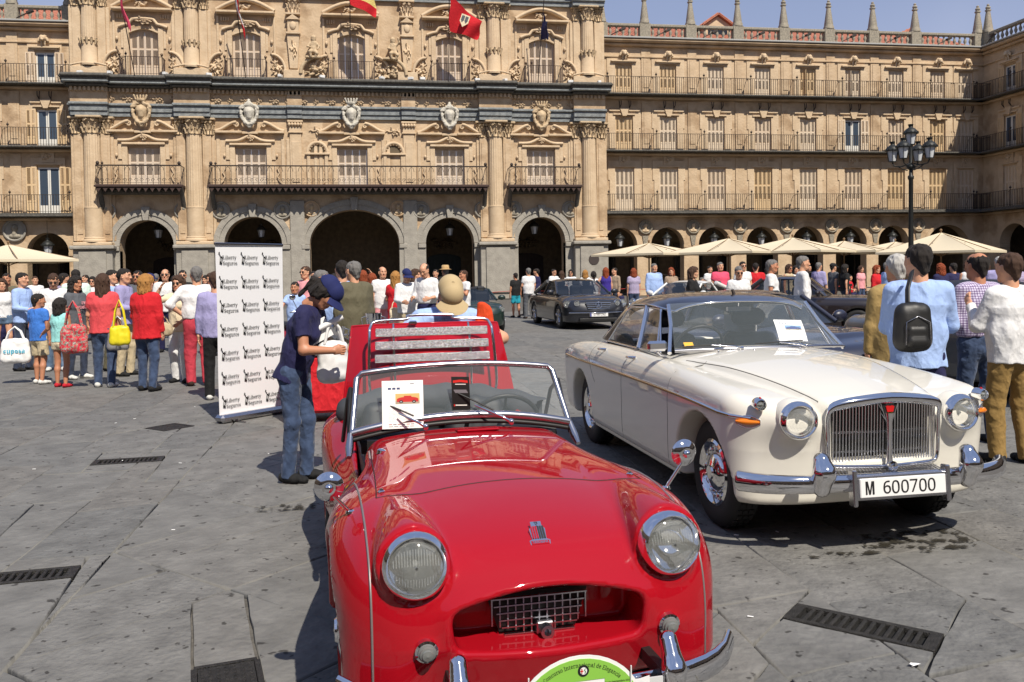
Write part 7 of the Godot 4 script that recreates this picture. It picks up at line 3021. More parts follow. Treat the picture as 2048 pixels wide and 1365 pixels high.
func skin(i:int)->StandardMaterial3D:
	var key:="skin %d" % i
	if key in mats:return mats[key]
	var m:=mat(key,SKIN[i],.5)
	m.resource_name="skin"
	m.vertex_color_use_as_albedo=true
	m.subsurf_scatter_enabled=true
	m.subsurf_scatter_strength=.06
	return m
var fold_tex:NoiseTexture2D
var figures:={}
var shared_meshes:={}
func keep(key:String,b:B)->ArrayMesh:
	if not key in shared_meshes:shared_meshes[key]=b.mesh()
	return shared_meshes[key]
func spec_of(p:Array)->Dictionary:
	var o:={"pose":p[5],"f":p[4].begins_with("f"),"w":1.0,"top":p[6].get_slice(":",0),"bottom":p[7].get_slice(":",0)}
	if p[4].ends_with("+"):o.w=1.12
	o.merge(p[11] if p.size()>11 else {},true)
	o.erase("glasses")
	o.erase("cap")
	return o
func start_people()->void:
	var list:=[]
	for p in PEOPLE:
		var o:=spec_of(p)
		var key:=str(o)
		if not figures.has(key):
			figures[key]={}
			list.append([key,o])
	list.sort_custom(func(a,b):return a[1].get("cell",.028)<b[1].get("cell",.028))
	for k in ["head0","head1","hand0","hand1","hair short","hair bald","hair bob","hair long","hair curly","hair ponytail","hair cap","hair hat"]:
		figures[k]={}
		list.append([k,{}])
	figure_jobs=list
	for l in list:l.append(null)
	task=WorkerThreadPool.add_group_task(run_figure,list.size())
var figure_jobs:=[]
var task:=0
func run_figure(i:int)->void:
	var l:Array=figure_jobs[i]
	var k:String=l[0]
	if k.begins_with("head"):l[2]=head_mesh(k=="head1")
	elif k.begins_with("hand"):l[2]=hand_mesh(k=="hand1")
	elif k.begins_with("hair "):l[2]=hair_mesh(k.substr(5))
	else:l[2]=figure(k,l[1])
func people()->void:
	WorkerThreadPool.wait_for_group_task_completion(task)
	for l in figure_jobs:figures[l[0]]=l[2]
	for p in PEOPLE:person(p)
	shirt_print()
func person(p:Array)->Node3D:
	var o:=spec_of(p)
	var key:=str(o)
	var F:Dictionary=figures[key]
	var J:Dictionary=F.J
	var fem:bool=o.f
	var h:float=float(p[4].substr(1).trim_suffix("+"))/175.0
	var t:=thing("person",p[0],"person",Vector3(p[1],p[12] if p.size()>12 else 0.0,p[2]),deg_to_rad(p[3]),p[13] if p.size()>13 else "visitors on the square")
	t.scale=Vector3.ONE*h
	if not key+"body" in shared_meshes:
		var b:B=B.new()
		b.join(F.body)
		var hb:=Basis(Vector3.RIGHT,J.nod)*Basis(Vector3.UP,o.get("look",0.0))
		b.join(figures["head1" if fem else "head0"],Transform3D(hb.scaled(Vector3.ONE*(1.0 if h>.85 else 1.12)),J.head))
		var hs:=1.0 if not fem else .92
		for k in 2:
			var y:Vector3=J["fd%d" % k]
			var side:=Vector3(-1,0,0) if k==0 else Vector3(1,0,0)
			var z:=side-y*side.dot(y)
			if z.length()<.35:z=Vector3(0,-1,.2)-y*Vector3(0,-1,.2).dot(y)
			z=z.normalized()
			var x:=y.cross(z)
			if x.dot(Vector3(0,.3,1))<0.0:x=-x
			var gr:Array=o.get("grip",[false,false])
			b.join(figures["hand1" if gr[k] else "hand0"],Transform3D(Basis(x,y,z).scaled_local(Vector3.ONE*hs),J["wr%d" % k]-y*.012))
		keep(key+"body",b)
	part("body",shared_meshes[key+"body"],skin(p[10]),t)
	part({"jacket":"jacket","dress":"dress"}.get(o.top,"shirt"),keep(key+"top",F.top),cloth(p[6].get_slice(":",1)),t)
	if F.has("bottom"):part({"jeans":"jeans","shorts":"shorts","hot":"shorts","skirt":"skirt"}.get(o.bottom,"trousers"),keep(key+"bottom",F.bottom),cloth(p[7].get_slice(":",1)),t)
	part("shoes",keep(key+"shoes",F.shoes),cloth(p[8]),t)
	var hb2:=Basis(Vector3.RIGHT,J.nod)*Basis(Vector3.UP,o.get("look",0.0))
	var at:=Transform3D(hb2.scaled(Vector3.ONE*(1.0 if h>.85 else 1.12)),J.head)
	var hk:String=p[9].get_slice(":",0)
	var hat_on:bool=(p[11] if p.size()>11 else {}).has("cap")
	if hk !="none":part("hair",keep("hair "+hk,figures["hair "+hk]),cloth(p[9].get_slice(":",1)),t,at*Transform3D(Basis.from_scale(Vector3(.95,.88,.93)),Vector3(0,-.008,-.008)) if hat_on else at)
	var ex:Dictionary=p[11] if p.size()>11 else {}
	if ex.has("cap"):
		part("hat" if ex.cap.begins_with("hat") else "cap",keep("hair "+ex.cap.get_slice(":",0),figures["hair "+ex.cap.get_slice(":",0)]),cloth(ex.cap.get_slice(":",1)),t,at*Transform3D(Basis.from_scale(Vector3(1.05,1.05,1.08)),Vector3(0,.002,-.006)))
	if ex.get("glasses",false):
		if not "glasses" in shared_meshes:
			var g:=B.new()
			for x in [-1.0,1.0]:
				g.ball(Vector3(x*.033,.014,.098),Vector3(.026,.019,.006),10,6)
				g.tube([Vector3(x*.058,.018,.094),Vector3(x*.082,.018,.0)],.0028,4)
			g.tube([Vector3(-.01,.02,.102),Vector3(.01,.02,.102)],.003,4)
			keep("glasses",g)
		part("sunglasses",shared_meshes["glasses"],mats["black_trim"],t,at)
	return t
func shirt_print()->void:
	for o in get_children():
		if o.get_meta("label","").begins_with("woman with dark curly hair in a grey"):
			for k in 2:text("lettering",["I'M","PERFECT"][k],.07,.004,cloth("pink"),o,Transform3D(Basis(Vector3.RIGHT,-.1),Vector3(.0,1.30-k*.075,.185)),"Droid Sans",1.0,true)
var PEOPLE:=[
	["woman in a white off-shoulder top and denim shorts at the left edge of the picture",-7.45,-19.42,20,"f163","stand","tank:white","hot:paledenim","sneaker","long:brownhair",0,{"stance":0.12},0.0,"onlookers in the crowd left of the banner"],
	["man in a pale blue shirt with a yellow jumper on his shoulders, far left",-6.09,-16.71,75,"m174","hold","shirt:lightblue","trousers:darkdenim","black","short:darkhair",0,{},0.0,"onlookers in the crowd left of the banner"],
	["boy in a plain blue T-shirt and grey shorts, standing beside the girl in aqua",-5.07,-14.53,150,"m138","stand","tee:blue","shorts:beige","sneaker","short:darkhair",1,{"cell":0.02,"look":-0.4},0.0,"onlookers in the crowd left of the banner"],
	["little girl in an aqua sleeveless top and red shoes, reaching for the flowered bag",-4.57,-13.96,165,"f131","stand","tank:aqua","hot:cream","redshoe","bob:darkhair",1,{"cell":0.02,"arms":[Vector3(.5,-.8,.2),Vector3(.75,-.45,.4),Vector3(-.12,-1,.02),Vector3(.0,-1,.1)],"look":-0.3},0.0,"onlookers in the crowd left of the banner"],
	["man in a loose white shirt looking down, behind the boy in blue",-5.5,-16.53,15,"m172","hold","shirt:white","trousers:paledenim","sneaker","short:brownhair",0,{"nod":0.45,"glasses":true},0.0,"onlookers in the crowd left of the banner"],
	["woman with dark curly hair in a grey T-shirt with pink lettering",-4.7,-15.08,62,"f165","stand","tee:grey","jeans:darkdenim","sneaker","curly:darkhair",1,{"cell":0.02},0.0,"onlookers in the crowd left of the banner"],
	["woman seen from behind in a coral top and flared jeans, with a flowered bag",-3.91,-13.77,178,"f167+","chat","tee:coral","jeans:denim","sneaker","long:brownhair",0,{"cell":0.02},0.0,"onlookers in the crowd left of the banner"],
	["dark-haired man in a light blue shirt, in the middle of the talking group",-4.45,-16.21,70,"m176","stand","shirt:lightblue","trousers:olive","black","short:darkhair",0,{},0.0,"onlookers in the crowd left of the banner"],
	["bearded man in a lilac shirt with a dark strap, left of the red jacket",-4.02,-15.31,80,"m177","hold","shirt:lilac","trousers:beige","black","short:darkhair",0,{"cell":0.02},0.0,"onlookers in the crowd left of the banner"],
	["blonde woman in a bright red jacket and blue jeans seen from behind",-3.16,-13.16,160,"f165+","chat","jacket:red","jeans:denim","black","bob:blonde",0,{"cell":0.02,"look":-0.5},0.0,"onlookers in the crowd left of the banner"],
	["woman in a cream top and white trousers shading her eyes with one hand",-2.9,-14.09,-15,"f163","shade","tee:cream","wide:white","black","bob:brownhair",0,{"cell":0.02,"glasses":true},0.0,"onlookers in the crowd left of the banner"],
	["grey-haired man in a white shirt and brick red trousers, hand on hip",-2.54,-13.56,195,"m177+","hip","rolled_tucked:white","trousers:brick","brownshoe","short:greyhair",0,{"cell":0.02},0.0,"onlookers in the crowd left of the banner"],
	["person half hidden behind the left edge of the white banner",-2.0,-11.93,185,"m168","stand","shirt:lilac","trousers:black","sneaker","short:brownhair",0,{},0.0,"onlookers in the crowd left of the banner"],
	["dark-haired man in a brown shirt in the back row at the far left",-7.76,-20.48,10,"m176","stand","tee:olive","trousers:navy","black","short:darkhair",1,{},0.0,"onlookers in the back rows of the left crowd"],
	["man in a grey shirt under the left parasol",-8.25,-22.58,60,"m172","stand","tee:grey","jeans:denim","black","short:darkhair",0,{},0.0,"onlookers in the back rows of the left crowd"],
	["man in a pink T-shirt just right of the left parasol's pole",-7.83,-23.53,120,"m170","stand","tee:hotpink","jeans:denim","black","short:darkhair",0,{},0.0,"onlookers in the back rows of the left crowd"],
	["man in a blue and white checked shirt, back row left",-6.89,-21.35,140,"m175","stand","shirt:check","jeans:denim","black","short:darkhair",0,{},0.0,"onlookers in the back rows of the left crowd"],
	["tall man in a pale mint T-shirt, back to the grey plinth",-5.96,-19.18,205,"m181+","stand","tee:mint","jeans:denim","sneaker","short:darkhair",1,{},0.0,"onlookers in the back rows of the left crowd"],
	["woman in sunglasses and white, just right of the man in mint",-7.18,-24.44,0,"f166","stand","tee:white","jeans:denim","black","bob:darkhair",0,{"glasses":true},0.0,"onlookers in the back rows of the left crowd"],
	["man in a dark grey shirt and sunglasses behind the red jacket",-4.57,-18.45,-10,"m176+","stand","tee:grey","jeans:darkdenim","black","short:darkhair",1,{"glasses":true},0.0,"onlookers in the back rows of the left crowd"],
	["man in a navy cap behind the blonde woman's shoulder",-4.84,-20.52,60,"m170","stand","tee:navy","jeans:denim","black","short:darkhair",1,{"cap":"cap:capblue"},0.0,"onlookers in the back rows of the left crowd"],
	["bald bearded man in a white shirt and sunglasses, smiling at the camera",-4.38,-19.94,5,"m180","hold","rolled:white","trousers:navy","black","bald:darkhair",0,{"glasses":true},0.0,"onlookers in the back rows of the left crowd"],
	["woman in black between the two white shirts of the back row",-5.06,-24.1,0,"f165","stand","tee:black","jeans:denim","black","bob:darkhair",1,{},0.0,"onlookers in the back rows of the left crowd"],
	["man in dark clothes and sunglasses left of the red trousers",-4.22,-20.92,10,"m178","stand","shirt:black","jeans:darkdenim","black","short:darkhair",0,{"glasses":true},0.0,"onlookers in the back rows of the left crowd"],
	["woman with brown hair by the banner's left edge, back row",-3.21,-18.74,-30,"f168","stand","tee:beige","jeans:denim","black","bob:brownhair",0,{},0.0,"onlookers in the back rows of the left crowd"],
	["man with short hair in the far row behind the coral top",-6.9,-25.4,190,"m174","stand","shirt:white","jeans:denim","black","short:darkhair",0,{},0.0,"onlookers in the back rows of the left crowd"],
	["woman with tied hair in the far row beside the second column",-6.46,-25.33,170,"f168","stand","tee:black","jeans:denim","black","ponytail:brownhair",0,{},0.0,"onlookers in the back rows of the left crowd"],
	["man in a pale shirt far back beside the left parasol's edge",-9.8,-27.9,30,"m172","stand","shirt:white","jeans:denim","black","short:brownhair",0,{},0.0,"onlookers in the back rows of the left crowd"],
	["woman in red far back between the mint T-shirt and the checked shirt",-9.12,-28.8,160,"f165","stand","tee:red","jeans:denim","black","bob:brownhair",0,{},0.0,"onlookers in the back rows of the left crowd"],
	["man in a blue shirt far back right of the mint T-shirt",-8.64,-28.72,-30,"m174","stand","shirt:blue","jeans:denim","black","short:darkhair",0,{},0.0,"onlookers in the back rows of the left crowd"],
	["woman in beige far back before the second arch",-8.42,-29.7,20,"f165","stand","tee:beige","jeans:denim","black","bob:brownhair",0,{},0.0,"onlookers in the back rows of the left crowd"],
	["man in black far back before the second arch",-7.52,-28.54,10,"m174","stand","tee:black","jeans:denim","black","short:darkhair",1,{},0.0,"onlookers in the back rows of the left crowd"],
	["man in white far back left of the smiling bald man",-6.27,-27.33,190,"m174","stand","tee:white","jeans:denim","black","short:greyhair",0,{},0.0,"onlookers in the back rows of the left crowd"],
	["woman in blue far back right of the grey-haired man's head",-4.63,-26.05,-20,"f165","stand","tee:blue","jeans:denim","black","bob:darkhair",0,{},0.0,"onlookers in the back rows of the left crowd"],
	["man in a pink shirt and sunglasses just right of the banner",-1.31,-18.43,-40,"m180","stand","rolled:pink","trousers:navy","black","short:brownhair",0,{"glasses":true},0.0,"onlookers between the banner and the dark coupe"],
	["boy in a light blue polo shirt behind the red scooter",-1.45,-17.44,-10,"m148","point","tee:lightblue","shorts:beige","sneaker","short:darkhair",1,{},0.0,"onlookers between the banner and the dark coupe"],
	["grey-haired man in a dark jacket beside the trophies",-0.69,-12.56,70,"m168+","stand","jacket:black","trousers:grey","black","short:greyhair",1,{"cell":0.02},0.0,"onlookers between the banner and the dark coupe"],
	["man in a light blue shirt seen from behind, next to the trophy table",-0.37,-11.8,190,"m180+","stand","shirt:lightblue","trousers:beige","black","short:darkhair",0,{"cell":0.02},0.0,"onlookers between the banner and the dark coupe"],
	["grey-haired man in an olive tweed jacket by the trophy table",-0.21,-11.37,215,"m178+","stand","jacket:olive","trousers:beige","black","short:greyhair",0,{"cell":0.02},0.0,"onlookers between the banner and the dark coupe"],
	["red-haired woman in black raising her arms to take a picture",-0.18,-21.29,190,"f170","up","tee:black","jeans:denim","black","bob:redhair",0,{},0.0,"onlookers between the banner and the dark coupe"],
	["woman in pink next to the woman in black, back to the camera",0.03,-20.24,200,"f163","stand","tee:pink","jeans:denim","black","bob:redhair",0,{},0.0,"onlookers between the banner and the dark coupe"],
	["bald man in a white T-shirt with a grey print and pink shorts",0.25,-19.19,15,"m178","stand","tee:white","shorts:pink","sneaker","bald:darkhair",0,{},0.0,"onlookers between the banner and the dark coupe"],
	["long-haired blonde woman in a red dress holding a white bag",0.51,-18.65,160,"f166","chat","dress:red","none","black","long:blonde",0,{},0.0,"onlookers between the banner and the dark coupe"],
	["man in a white shirt and dark blue cap by the green roadster",0.69,-17.6,20,"m170","hold","shirt:white","trousers:beige","black","short:greyhair",0,{"cap":"cap:capblue","nod":0.3},0.0,"onlookers between the banner and the dark coupe"],
	["woman in a white blouse between two men in white shirts",0.91,-18.58,60,"f170","stand","shirt:white","trousers:white","black","bob:brownhair",0,{},0.0,"onlookers between the banner and the dark coupe"],
	["bald man in a white shirt looking down at the green roadster",1.06,-17.04,-30,"m182","hold","rolled_tucked:white","trousers:navy","black","bald:darkhair",0,{"nod":0.5},0.0,"onlookers between the banner and the dark coupe"],
	["man in a straw hat and dark jacket in front of the green door",1.93,-22.97,200,"m180","stand","jacket:black","trousers:navy","black","short:greyhair",0,{"cap":"hat:straw"},0.0,"onlookers between the banner and the dark coupe"],
	["boy in a white T-shirt scratching his chin by the fourth column",2.19,-20.91,-60,"m168","phone","tee:white","shorts:navy","sneaker","short:brownhair",1,{},0.0,"onlookers between the banner and the dark coupe"],
	["boy in a black T-shirt and turquoise shorts left of the dark coupe",5.12,-31.07,200,"m160","stand","tee:black","shorts:turquoise","black","short:darkhair",1,{},0.0,"onlookers between the banner and the dark coupe"],
	["grey-haired man in a short-sleeved white shirt reading a paper",5.4,-30.01,190,"m176","hold","tee:white","trousers:grey","brownshoe","short:greyhair",0,{},0.0,"onlookers between the banner and the dark coupe"],
	["man in a navy T-shirt behind the man reading a paper",5.96,-31.44,-120,"m174","stand","tee:navy","jeans:denim","black","short:darkhair",0,{},0.0,"onlookers between the banner and the dark coupe"],
	["man with sunglasses in white behind the dark coupe's roof, left",6.98,-33.3,30,"m172","stand","tee:white","jeans:denim","black","short:darkhair",0,{"glasses":true},0.0,"onlookers between the banner and the dark coupe"],
	["long-haired woman in white behind the middle of the dark coupe's roof",7.07,-32.27,185,"f163","stand","tee:white","jeans:denim","black","long:brownhair",0,{},0.0,"onlookers between the banner and the dark coupe"],
	["dark-haired woman in sunglasses behind the dark coupe's roof, right",7.64,-33.19,-20,"f168","stand","tee:white","jeans:denim","black","long:darkhair",0,{"glasses":true},0.0,"onlookers between the banner and the dark coupe"],
	["woman with short fair curls in a white top beside the oval plaque",7.7,-31.16,170,"f165","stand","tee:white","jeans:denim","black","curly:blonde",0,{},0.0,"onlookers between the banner and the dark coupe"],
	["girl with tied dark hair in a white top, right of the oval plaque",7.75,-30.14,180,"f160","stand","tee:white","jeans:denim","black","ponytail:darkhair",0,{},0.0,"onlookers between the banner and the dark coupe"],
	["woman with long red hair in a purple blue sleeveless top, hand on hip",7.91,-29.1,170,"f172","hip","tank:purple","jeans:denim","black","long:redhair",0,{},0.0,"onlookers between the banner and the dark coupe"],
	["man in a dark waistcoat with white sleeves beside the purple top",8.35,-29.54,-60,"m172","stand","shirt:taupe","jeans:darkdenim","black","short:darkhair",0,{},0.0,"onlookers between the banner and the dark coupe"],
	["man in grey far back between the pink shirt and the dark jacket",-1.67,-26.59,10,"m174","stand","tee:grey","jeans:denim","black","short:darkhair",0,{},0.0,"onlookers between the banner and the dark coupe"],
	["woman in white far back left of the woman in black",-1.12,-27.51,170,"f165","stand","tee:white","jeans:denim","black","bob:darkhair",0,{},0.0,"onlookers between the banner and the dark coupe"],
	["man in beige far back before the widest arch",-0.4,-27.4,10,"m174","stand","tee:beige","jeans:denim","black","short:greyhair",0,{},0.0,"onlookers between the banner and the dark coupe"],
	["woman in red far back left of the green door",1.5,-28.1,20,"f165","stand","tee:red","jeans:denim","black","bob:brownhair",0,{},0.0,"onlookers between the banner and the dark coupe"],
	["man in a blue shirt far back by the green door",1.97,-27.02,-20,"m174","stand","shirt:blue","jeans:denim","black","short:darkhair",0,{},0.0,"onlookers between the banner and the dark coupe"],
	["woman in a blue and white flowered top and blue trousers",8.85,-28.95,180,"f168+","stand","tee:check","jeans:denim","sneaker","curly:redhair",0,{},0.0,"onlookers in front of the parasols"],
	["tall grey-haired man in a light blue shirt before the first parasol",8.58,-25.95,10,"m182+","stand","shirt:lightblue","trousers:navy","black","short:greyhair",0,{},0.0,"onlookers in front of the parasols"],
	["woman in a taupe blouse holding something, right of the blue shirt",9.44,-26.83,-20,"f168","hold","shirt:taupe","jeans:denim","black","bob:redhair",0,{},0.0,"onlookers in front of the parasols"],
	["woman with a brown bob in a black dress with a white collar",6.68,-17.66,55,"f166","stand","dress:black","none","black","bob:brownhair",0,{"cell":0.02},0.0,"onlookers in front of the parasols"],
	["stout man in a pink polo shirt between two parasols",10.19,-24.68,0,"m182+","stand","tee:hotpink","trousers:navy","black","short:greyhair",0,{},0.0,"onlookers in front of the parasols"],
	["smiling man in a white shirt and sunglasses bending forward",7.22,-16.56,-10,"m166","stand","rolled:white","trousers:navy","black","short:greyhair",0,{"glasses":true,"nod":0.2},0.0,"onlookers in front of the parasols"],
	["man with a camera strap and sunglasses, behind the smiling man",10.43,-23.63,0,"m182","stand","tee:white","trousers:grey","black","short:darkhair",0,{"glasses":true},0.0,"onlookers in front of the parasols"],
	["man in a red polo shirt with his back turned",11.23,-24.52,150,"m178+","stand","tee:red","jeans:darkdenim","black","short:darkhair",0,{},0.0,"onlookers in front of the parasols"],
	["grey-haired man in a white polo shirt looking right",7.73,-16.17,60,"m178","stand","tee:white","trousers:beige","black","short:greyhair",1,{"cell":0.02},0.0,"onlookers in front of the parasols"],
	["woman in sunglasses between the white polo and the white shirt",12.66,-25.3,20,"f172","stand","tank:beige","jeans:denim","black","bob:brownhair",1,{"glasses":true},0.0,"onlookers in front of the parasols"],
	["woman with a phone beside the woman in sunglasses",13.35,-26.2,-10,"f168","phone","tank:white","jeans:denim","black","bob:darkhair",0,{},0.0,"onlookers in front of the parasols"],
	["grey-haired man in glasses and a long white shirt facing right",7.94,-15.33,75,"m183","stand","shirt:white","trousers:grey","black","short:greyhair",0,{"cell":0.02},0.0,"onlookers in front of the parasols"],
	["man in a lilac shirt and blue jeans under the fourth parasol",14.07,-26.09,120,"m178","stand","rolled:lilac","jeans:denim","black","short:greyhair",0,{},0.0,"onlookers in front of the parasols"],
	["striding man in a grey T-shirt and dark cap",15.04,-26.94,100,"m174","walk","tee:grey","jeans:denim","sneaker","short:darkhair",0,{"cap":"cap:black"},0.0,"onlookers in front of the parasols"],
	["striding woman in dark clothes beside the man in the cap",15.15,-26.42,95,"f170","walk","tee:black","jeans:darkdenim","sneaker","bob:darkhair",0,{},0.0,"onlookers in front of the parasols"],
	["woman in a red cardigan over white, left of the lamp post",14.74,-23.95,30,"f165","stand","jacket:red","jeans:denim","black","bob:redhair",0,{},0.0,"onlookers in front of the parasols"],
	["man in a blue polo shirt just left of the lamp post",14.48,-22.98,90,"m174","stand","tee:lightblue","trousers:navy","black","short:greyhair",0,{},0.0,"onlookers in front of the parasols"],
	["woman with curly ginger hair in a navy jacket behind the grey car",14.07,-20.01,185,"f166","stand","jacket:navy","jeans:denim","black","curly:redhair",0,{},0.0,"onlookers in front of the parasols"],
	["man in a blue checked shirt behind the grey car's raised lid",15.04,-20.87,180,"m168","stand","tee:navy","jeans:denim","black","short:darkhair",0,{},0.0,"onlookers in front of the parasols"],
	["woman with a bun in a white top facing away",14.74,-19.9,170,"f172","stand","tank:white","jeans:denim","black","ponytail:brownhair",0,{},0.0,"onlookers in front of the parasols"],
	["white-haired man in a lilac shirt near the right edge",12.69,-16.18,160,"m178+","stand","rolled:lilac","trousers:beige","black","short:whitehair",0,{},0.0,"onlookers in front of the parasols"],
	["man in sunglasses and black near the far right corner",17.95,-22.43,-30,"m182","stand","tee:black","trousers:navy","black","short:darkhair",0,{"glasses":true},0.0,"onlookers in front of the parasols"],
	["woman in black and white stripes near the far right corner",17.42,-21.5,10,"f170","stand","tee:check","jeans:denim","black","bob:redhair",0,{},0.0,"onlookers in front of the parasols"],
	["man in white far back under the second parasol",12.55,-31.39,10,"m174","stand","tee:white","jeans:denim","black","short:darkhair",0,{},0.0,"onlookers in front of the parasols"],
	["woman in red far back between the second and third parasols",15.12,-31.99,170,"f165","stand","tee:red","jeans:denim","black","bob:darkhair",0,{},0.0,"onlookers in front of the parasols"],
	["man in black far back under the third parasol",16.7,-31.74,10,"m174","stand","tee:black","jeans:denim","black","short:darkhair",0,{},0.0,"onlookers in front of the parasols"],
	["woman in pink far back under the fourth parasol",18.14,-30.49,20,"f165","stand","tee:pink","jeans:denim","black","bob:brownhair",0,{},0.0,"onlookers in front of the parasols"],
	["man in grey far back below the last parasol's right tip",19.05,-25.29,20,"m174","stand","tee:grey","jeans:denim","black","short:greyhair",0,{},0.0,"onlookers in front of the parasols"],
	["woman in black far back near the shaded corner",20.05,-26.14,170,"f165","stand","tee:black","jeans:denim","black","bob:brownhair",0,{},0.0,"onlookers in front of the parasols"],
	["seated woman in red under the first parasol's left edge",10.02,-35.85,60,"f165","sit","tee:red","trousers:navy","black","bob:redhair",0,{},0.0,"guests seated under the parasols"],
	["seated man in black below the first parasol",12.31,-34.47,-40,"m172","sit","tee:black","trousers:navy","black","short:darkhair",0,{},0.0,"guests seated under the parasols"],
	["seated man in white between the first two parasols",13.76,-35.25,30,"m170","sit","shirt:white","trousers:navy","black","short:greyhair",0,{},0.0,"guests seated under the parasols"],
	["seated woman in white below the third parasol",19.14,-35.4,-20,"f165","sit","tee:white","trousers:navy","black","bob:darkhair",0,{},0.0,"guests seated under the parasols"],
	["seated man in red below the fourth parasol",19.88,-34.26,40,"m172","sit","tee:red","trousers:navy","black","short:darkhair",0,{},0.0,"guests seated under the parasols"],
	["seated woman in beige left of the red cardigan",19.78,-33.27,-60,"f165","sit","tee:beige","trousers:navy","black","bob:brownhair",0,{},0.0,"guests seated under the parasols"],
	["young woman in a navy T-shirt, jeans and a navy cap, bending over a white bag",-0.58,-7.02,72,"f165","stand","tee:navy","jeans:denim","black","ponytail:darkhair",1,{"cell":0.01,"lean":0.32,"nod":0.6,"arms":[Vector3(.16,-.95,.25),Vector3(-.22,-.18,1),Vector3(-.2,-.95,.1),Vector3(.12,-.02,1)],"grip":[true,true],"cap":"cap:capblue","stance":0.07,"step":0.05}],
	["man in a beige cap and blue polo shirt leaning over the raised boot lid",0.5,-6.35,8,"m165+","stand","tee:lightblue","trousers:navy","black","short:greyhair",0,{"cell":0.01,"lean":0.42,"nod":0.45,"arms":[Vector3(.75,-.55,.4),Vector3(-.55,-.12,.75),Vector3(-.7,-.6,.3),Vector3(.35,-.3,.85)],"grip":[true,true],"cap":"cap:caplight"}],
	["dark-haired man in a pale blue shirt with a small black backpack over one shoulder",4.05,-6.03,150,"m177","stand","rolled:lightblue","trousers:navy","black","short:darkhair",0,{"cell":0.01,"arms":[Vector3(.12,-.95,.25),Vector3(-.3,.35,.9),Vector3(-.18,-.9,.35),Vector3(.2,.5,.85)],"look":0.5}],
	["man in a beige jacket half hidden behind the backpack",4.37,-6.79,170,"m171","stand","jacket:tan","trousers:tan","black","short:whitehair",0,{"cell":0.02}],
	["balding man in a small-checked shirt and blue jeans, seen from behind",5.38,-7.13,185,"m172","hold","rolled_tucked:check","jeans:denim","black","bald:darkhair",1,{"cell":0.01}],
	["man in a white shirt and khaki trousers at the right edge of the picture",5.08,-6.35,185,"m170","phone","shirt:white","trousers:khaki","black","short:brownhair",0,{"cell":0.01}],
]
func parasol(at:Vector3,turn:float,half:float,eave:float,top:float,label:String)->void:
	var t:=thing("parasol",label,"parasol",at,turn,"cream parasols of the café terrace")
	var c:=B.new()
	for q in 4:
		var a:=Basis(Vector3.UP,q*PI/2)
		var rows:=[]
		for i in 9:
			var v:=i/8.0
			var row:=[]
			for k in 9:
				var u:=k/4.0-1.0
				row.append(a*Vector3(u*half*v,lerpf(top,eave,v)-.10*sin(PI*v)*(1.0-u*u),half*v))
			rows.append(row)
		c.sheet(rows,-1.0 if ((rows[8][1]-rows[8][0]) as Vector3).cross(rows[8][0]-rows[7][0]).y>0 else 1.0)
		c.quad(a*Vector3(-half,eave,half),a*Vector3(half,eave,half),a*Vector3(half,eave-.09,half),a*Vector3(-half,eave-.09,half),a*Vector3.BACK)
	var cm:=mat("parasol_cloth",lin(.62,.54,.39),.8)
	cm.backlight_enabled=true
	cm.backlight=Color(.25,.2,.14)
	part("canopy",c,cm,t)
	var p:=B.new()
	p.lathe([Vector2(.0,0),Vector2(.4,0),Vector2(.4,.08),Vector2(.06,.1),Vector2(.035,.2),Vector2(.035,top+.06),Vector2(.06,top+.1),Vector2(0,top+.16)],10)
	part("pole",p,mat("terrace_wood",lin(.2,.12,.06),.6),t)
	for q in 8:
		var a:=Basis(Vector3.UP,q*PI/4)
		var l:=half*(1.38 if q % 2 else .98)
		var r:=B.new()
		r.tube([Vector3(0,top-.02,0),a*Vector3(0,eave+.01,l)],.018,4)
		r.tube([Vector3(0,eave-.2,0),a*Vector3(0,(eave+top)*.5-.06,l*.5)],.015,4)
		part("rib",r,mats["terrace_wood"],t)
func street_lamp(at:Vector3)->void:
	var iron:Material=mats["lamp_iron"]
	var t:=thing("street_lamp","tall dark iron street lamp with five white lanterns, behind the backpack man","street lamp",at)
	var p:=B.new()
	p.lathe([Vector2(.3,0),Vector2(.3,.3),Vector2(.2,.45),Vector2(.17,1.0),Vector2(.11,1.15),Vector2(.095,1.3),Vector2(.068,4.55),Vector2(.1,4.6),Vector2(.1,4.68),Vector2(.06,4.72),Vector2(.055,5.75),Vector2(0,5.75)],14)
	p.ball(Vector3(0,5.0,0),Vector3(.14,.1,.14),10,6)
	part("post",p,iron,t)
	for k in 5:
		var n:=Node3D.new()
		put(n,"lantern",t)
		var a:=TAU*(k+.61)/4.0
		var off:=Vector3(cos(a),0,sin(a))*.62+Vector3(0,5.2,0) if k<4 else Vector3(0,5.72,0)
		n.position=off
		n.scale=Vector3.ONE*.76
		var i:=B.new()
		lantern_iron(i)
		if k<4:
			var e:=-Vector3(cos(a),0,sin(a))
			i.tube([e*.70+Vector3(0,-.12,0),e*.4+Vector3(0,-.22,0),e*.08+Vector3(0,-.16,0),Vector3(0,0,0)],.03,6)
			i.tube([e*.68+Vector3(0,-.42,0),e*.45+Vector3(0,-.34,0),e*.25+Vector3(0,-.2,0)],.022,5)
		part("cage",i,iron,n)
		var g:=B.new()
		lantern_glass(g)
		part("glass",g,mats["milk_glass"],n)
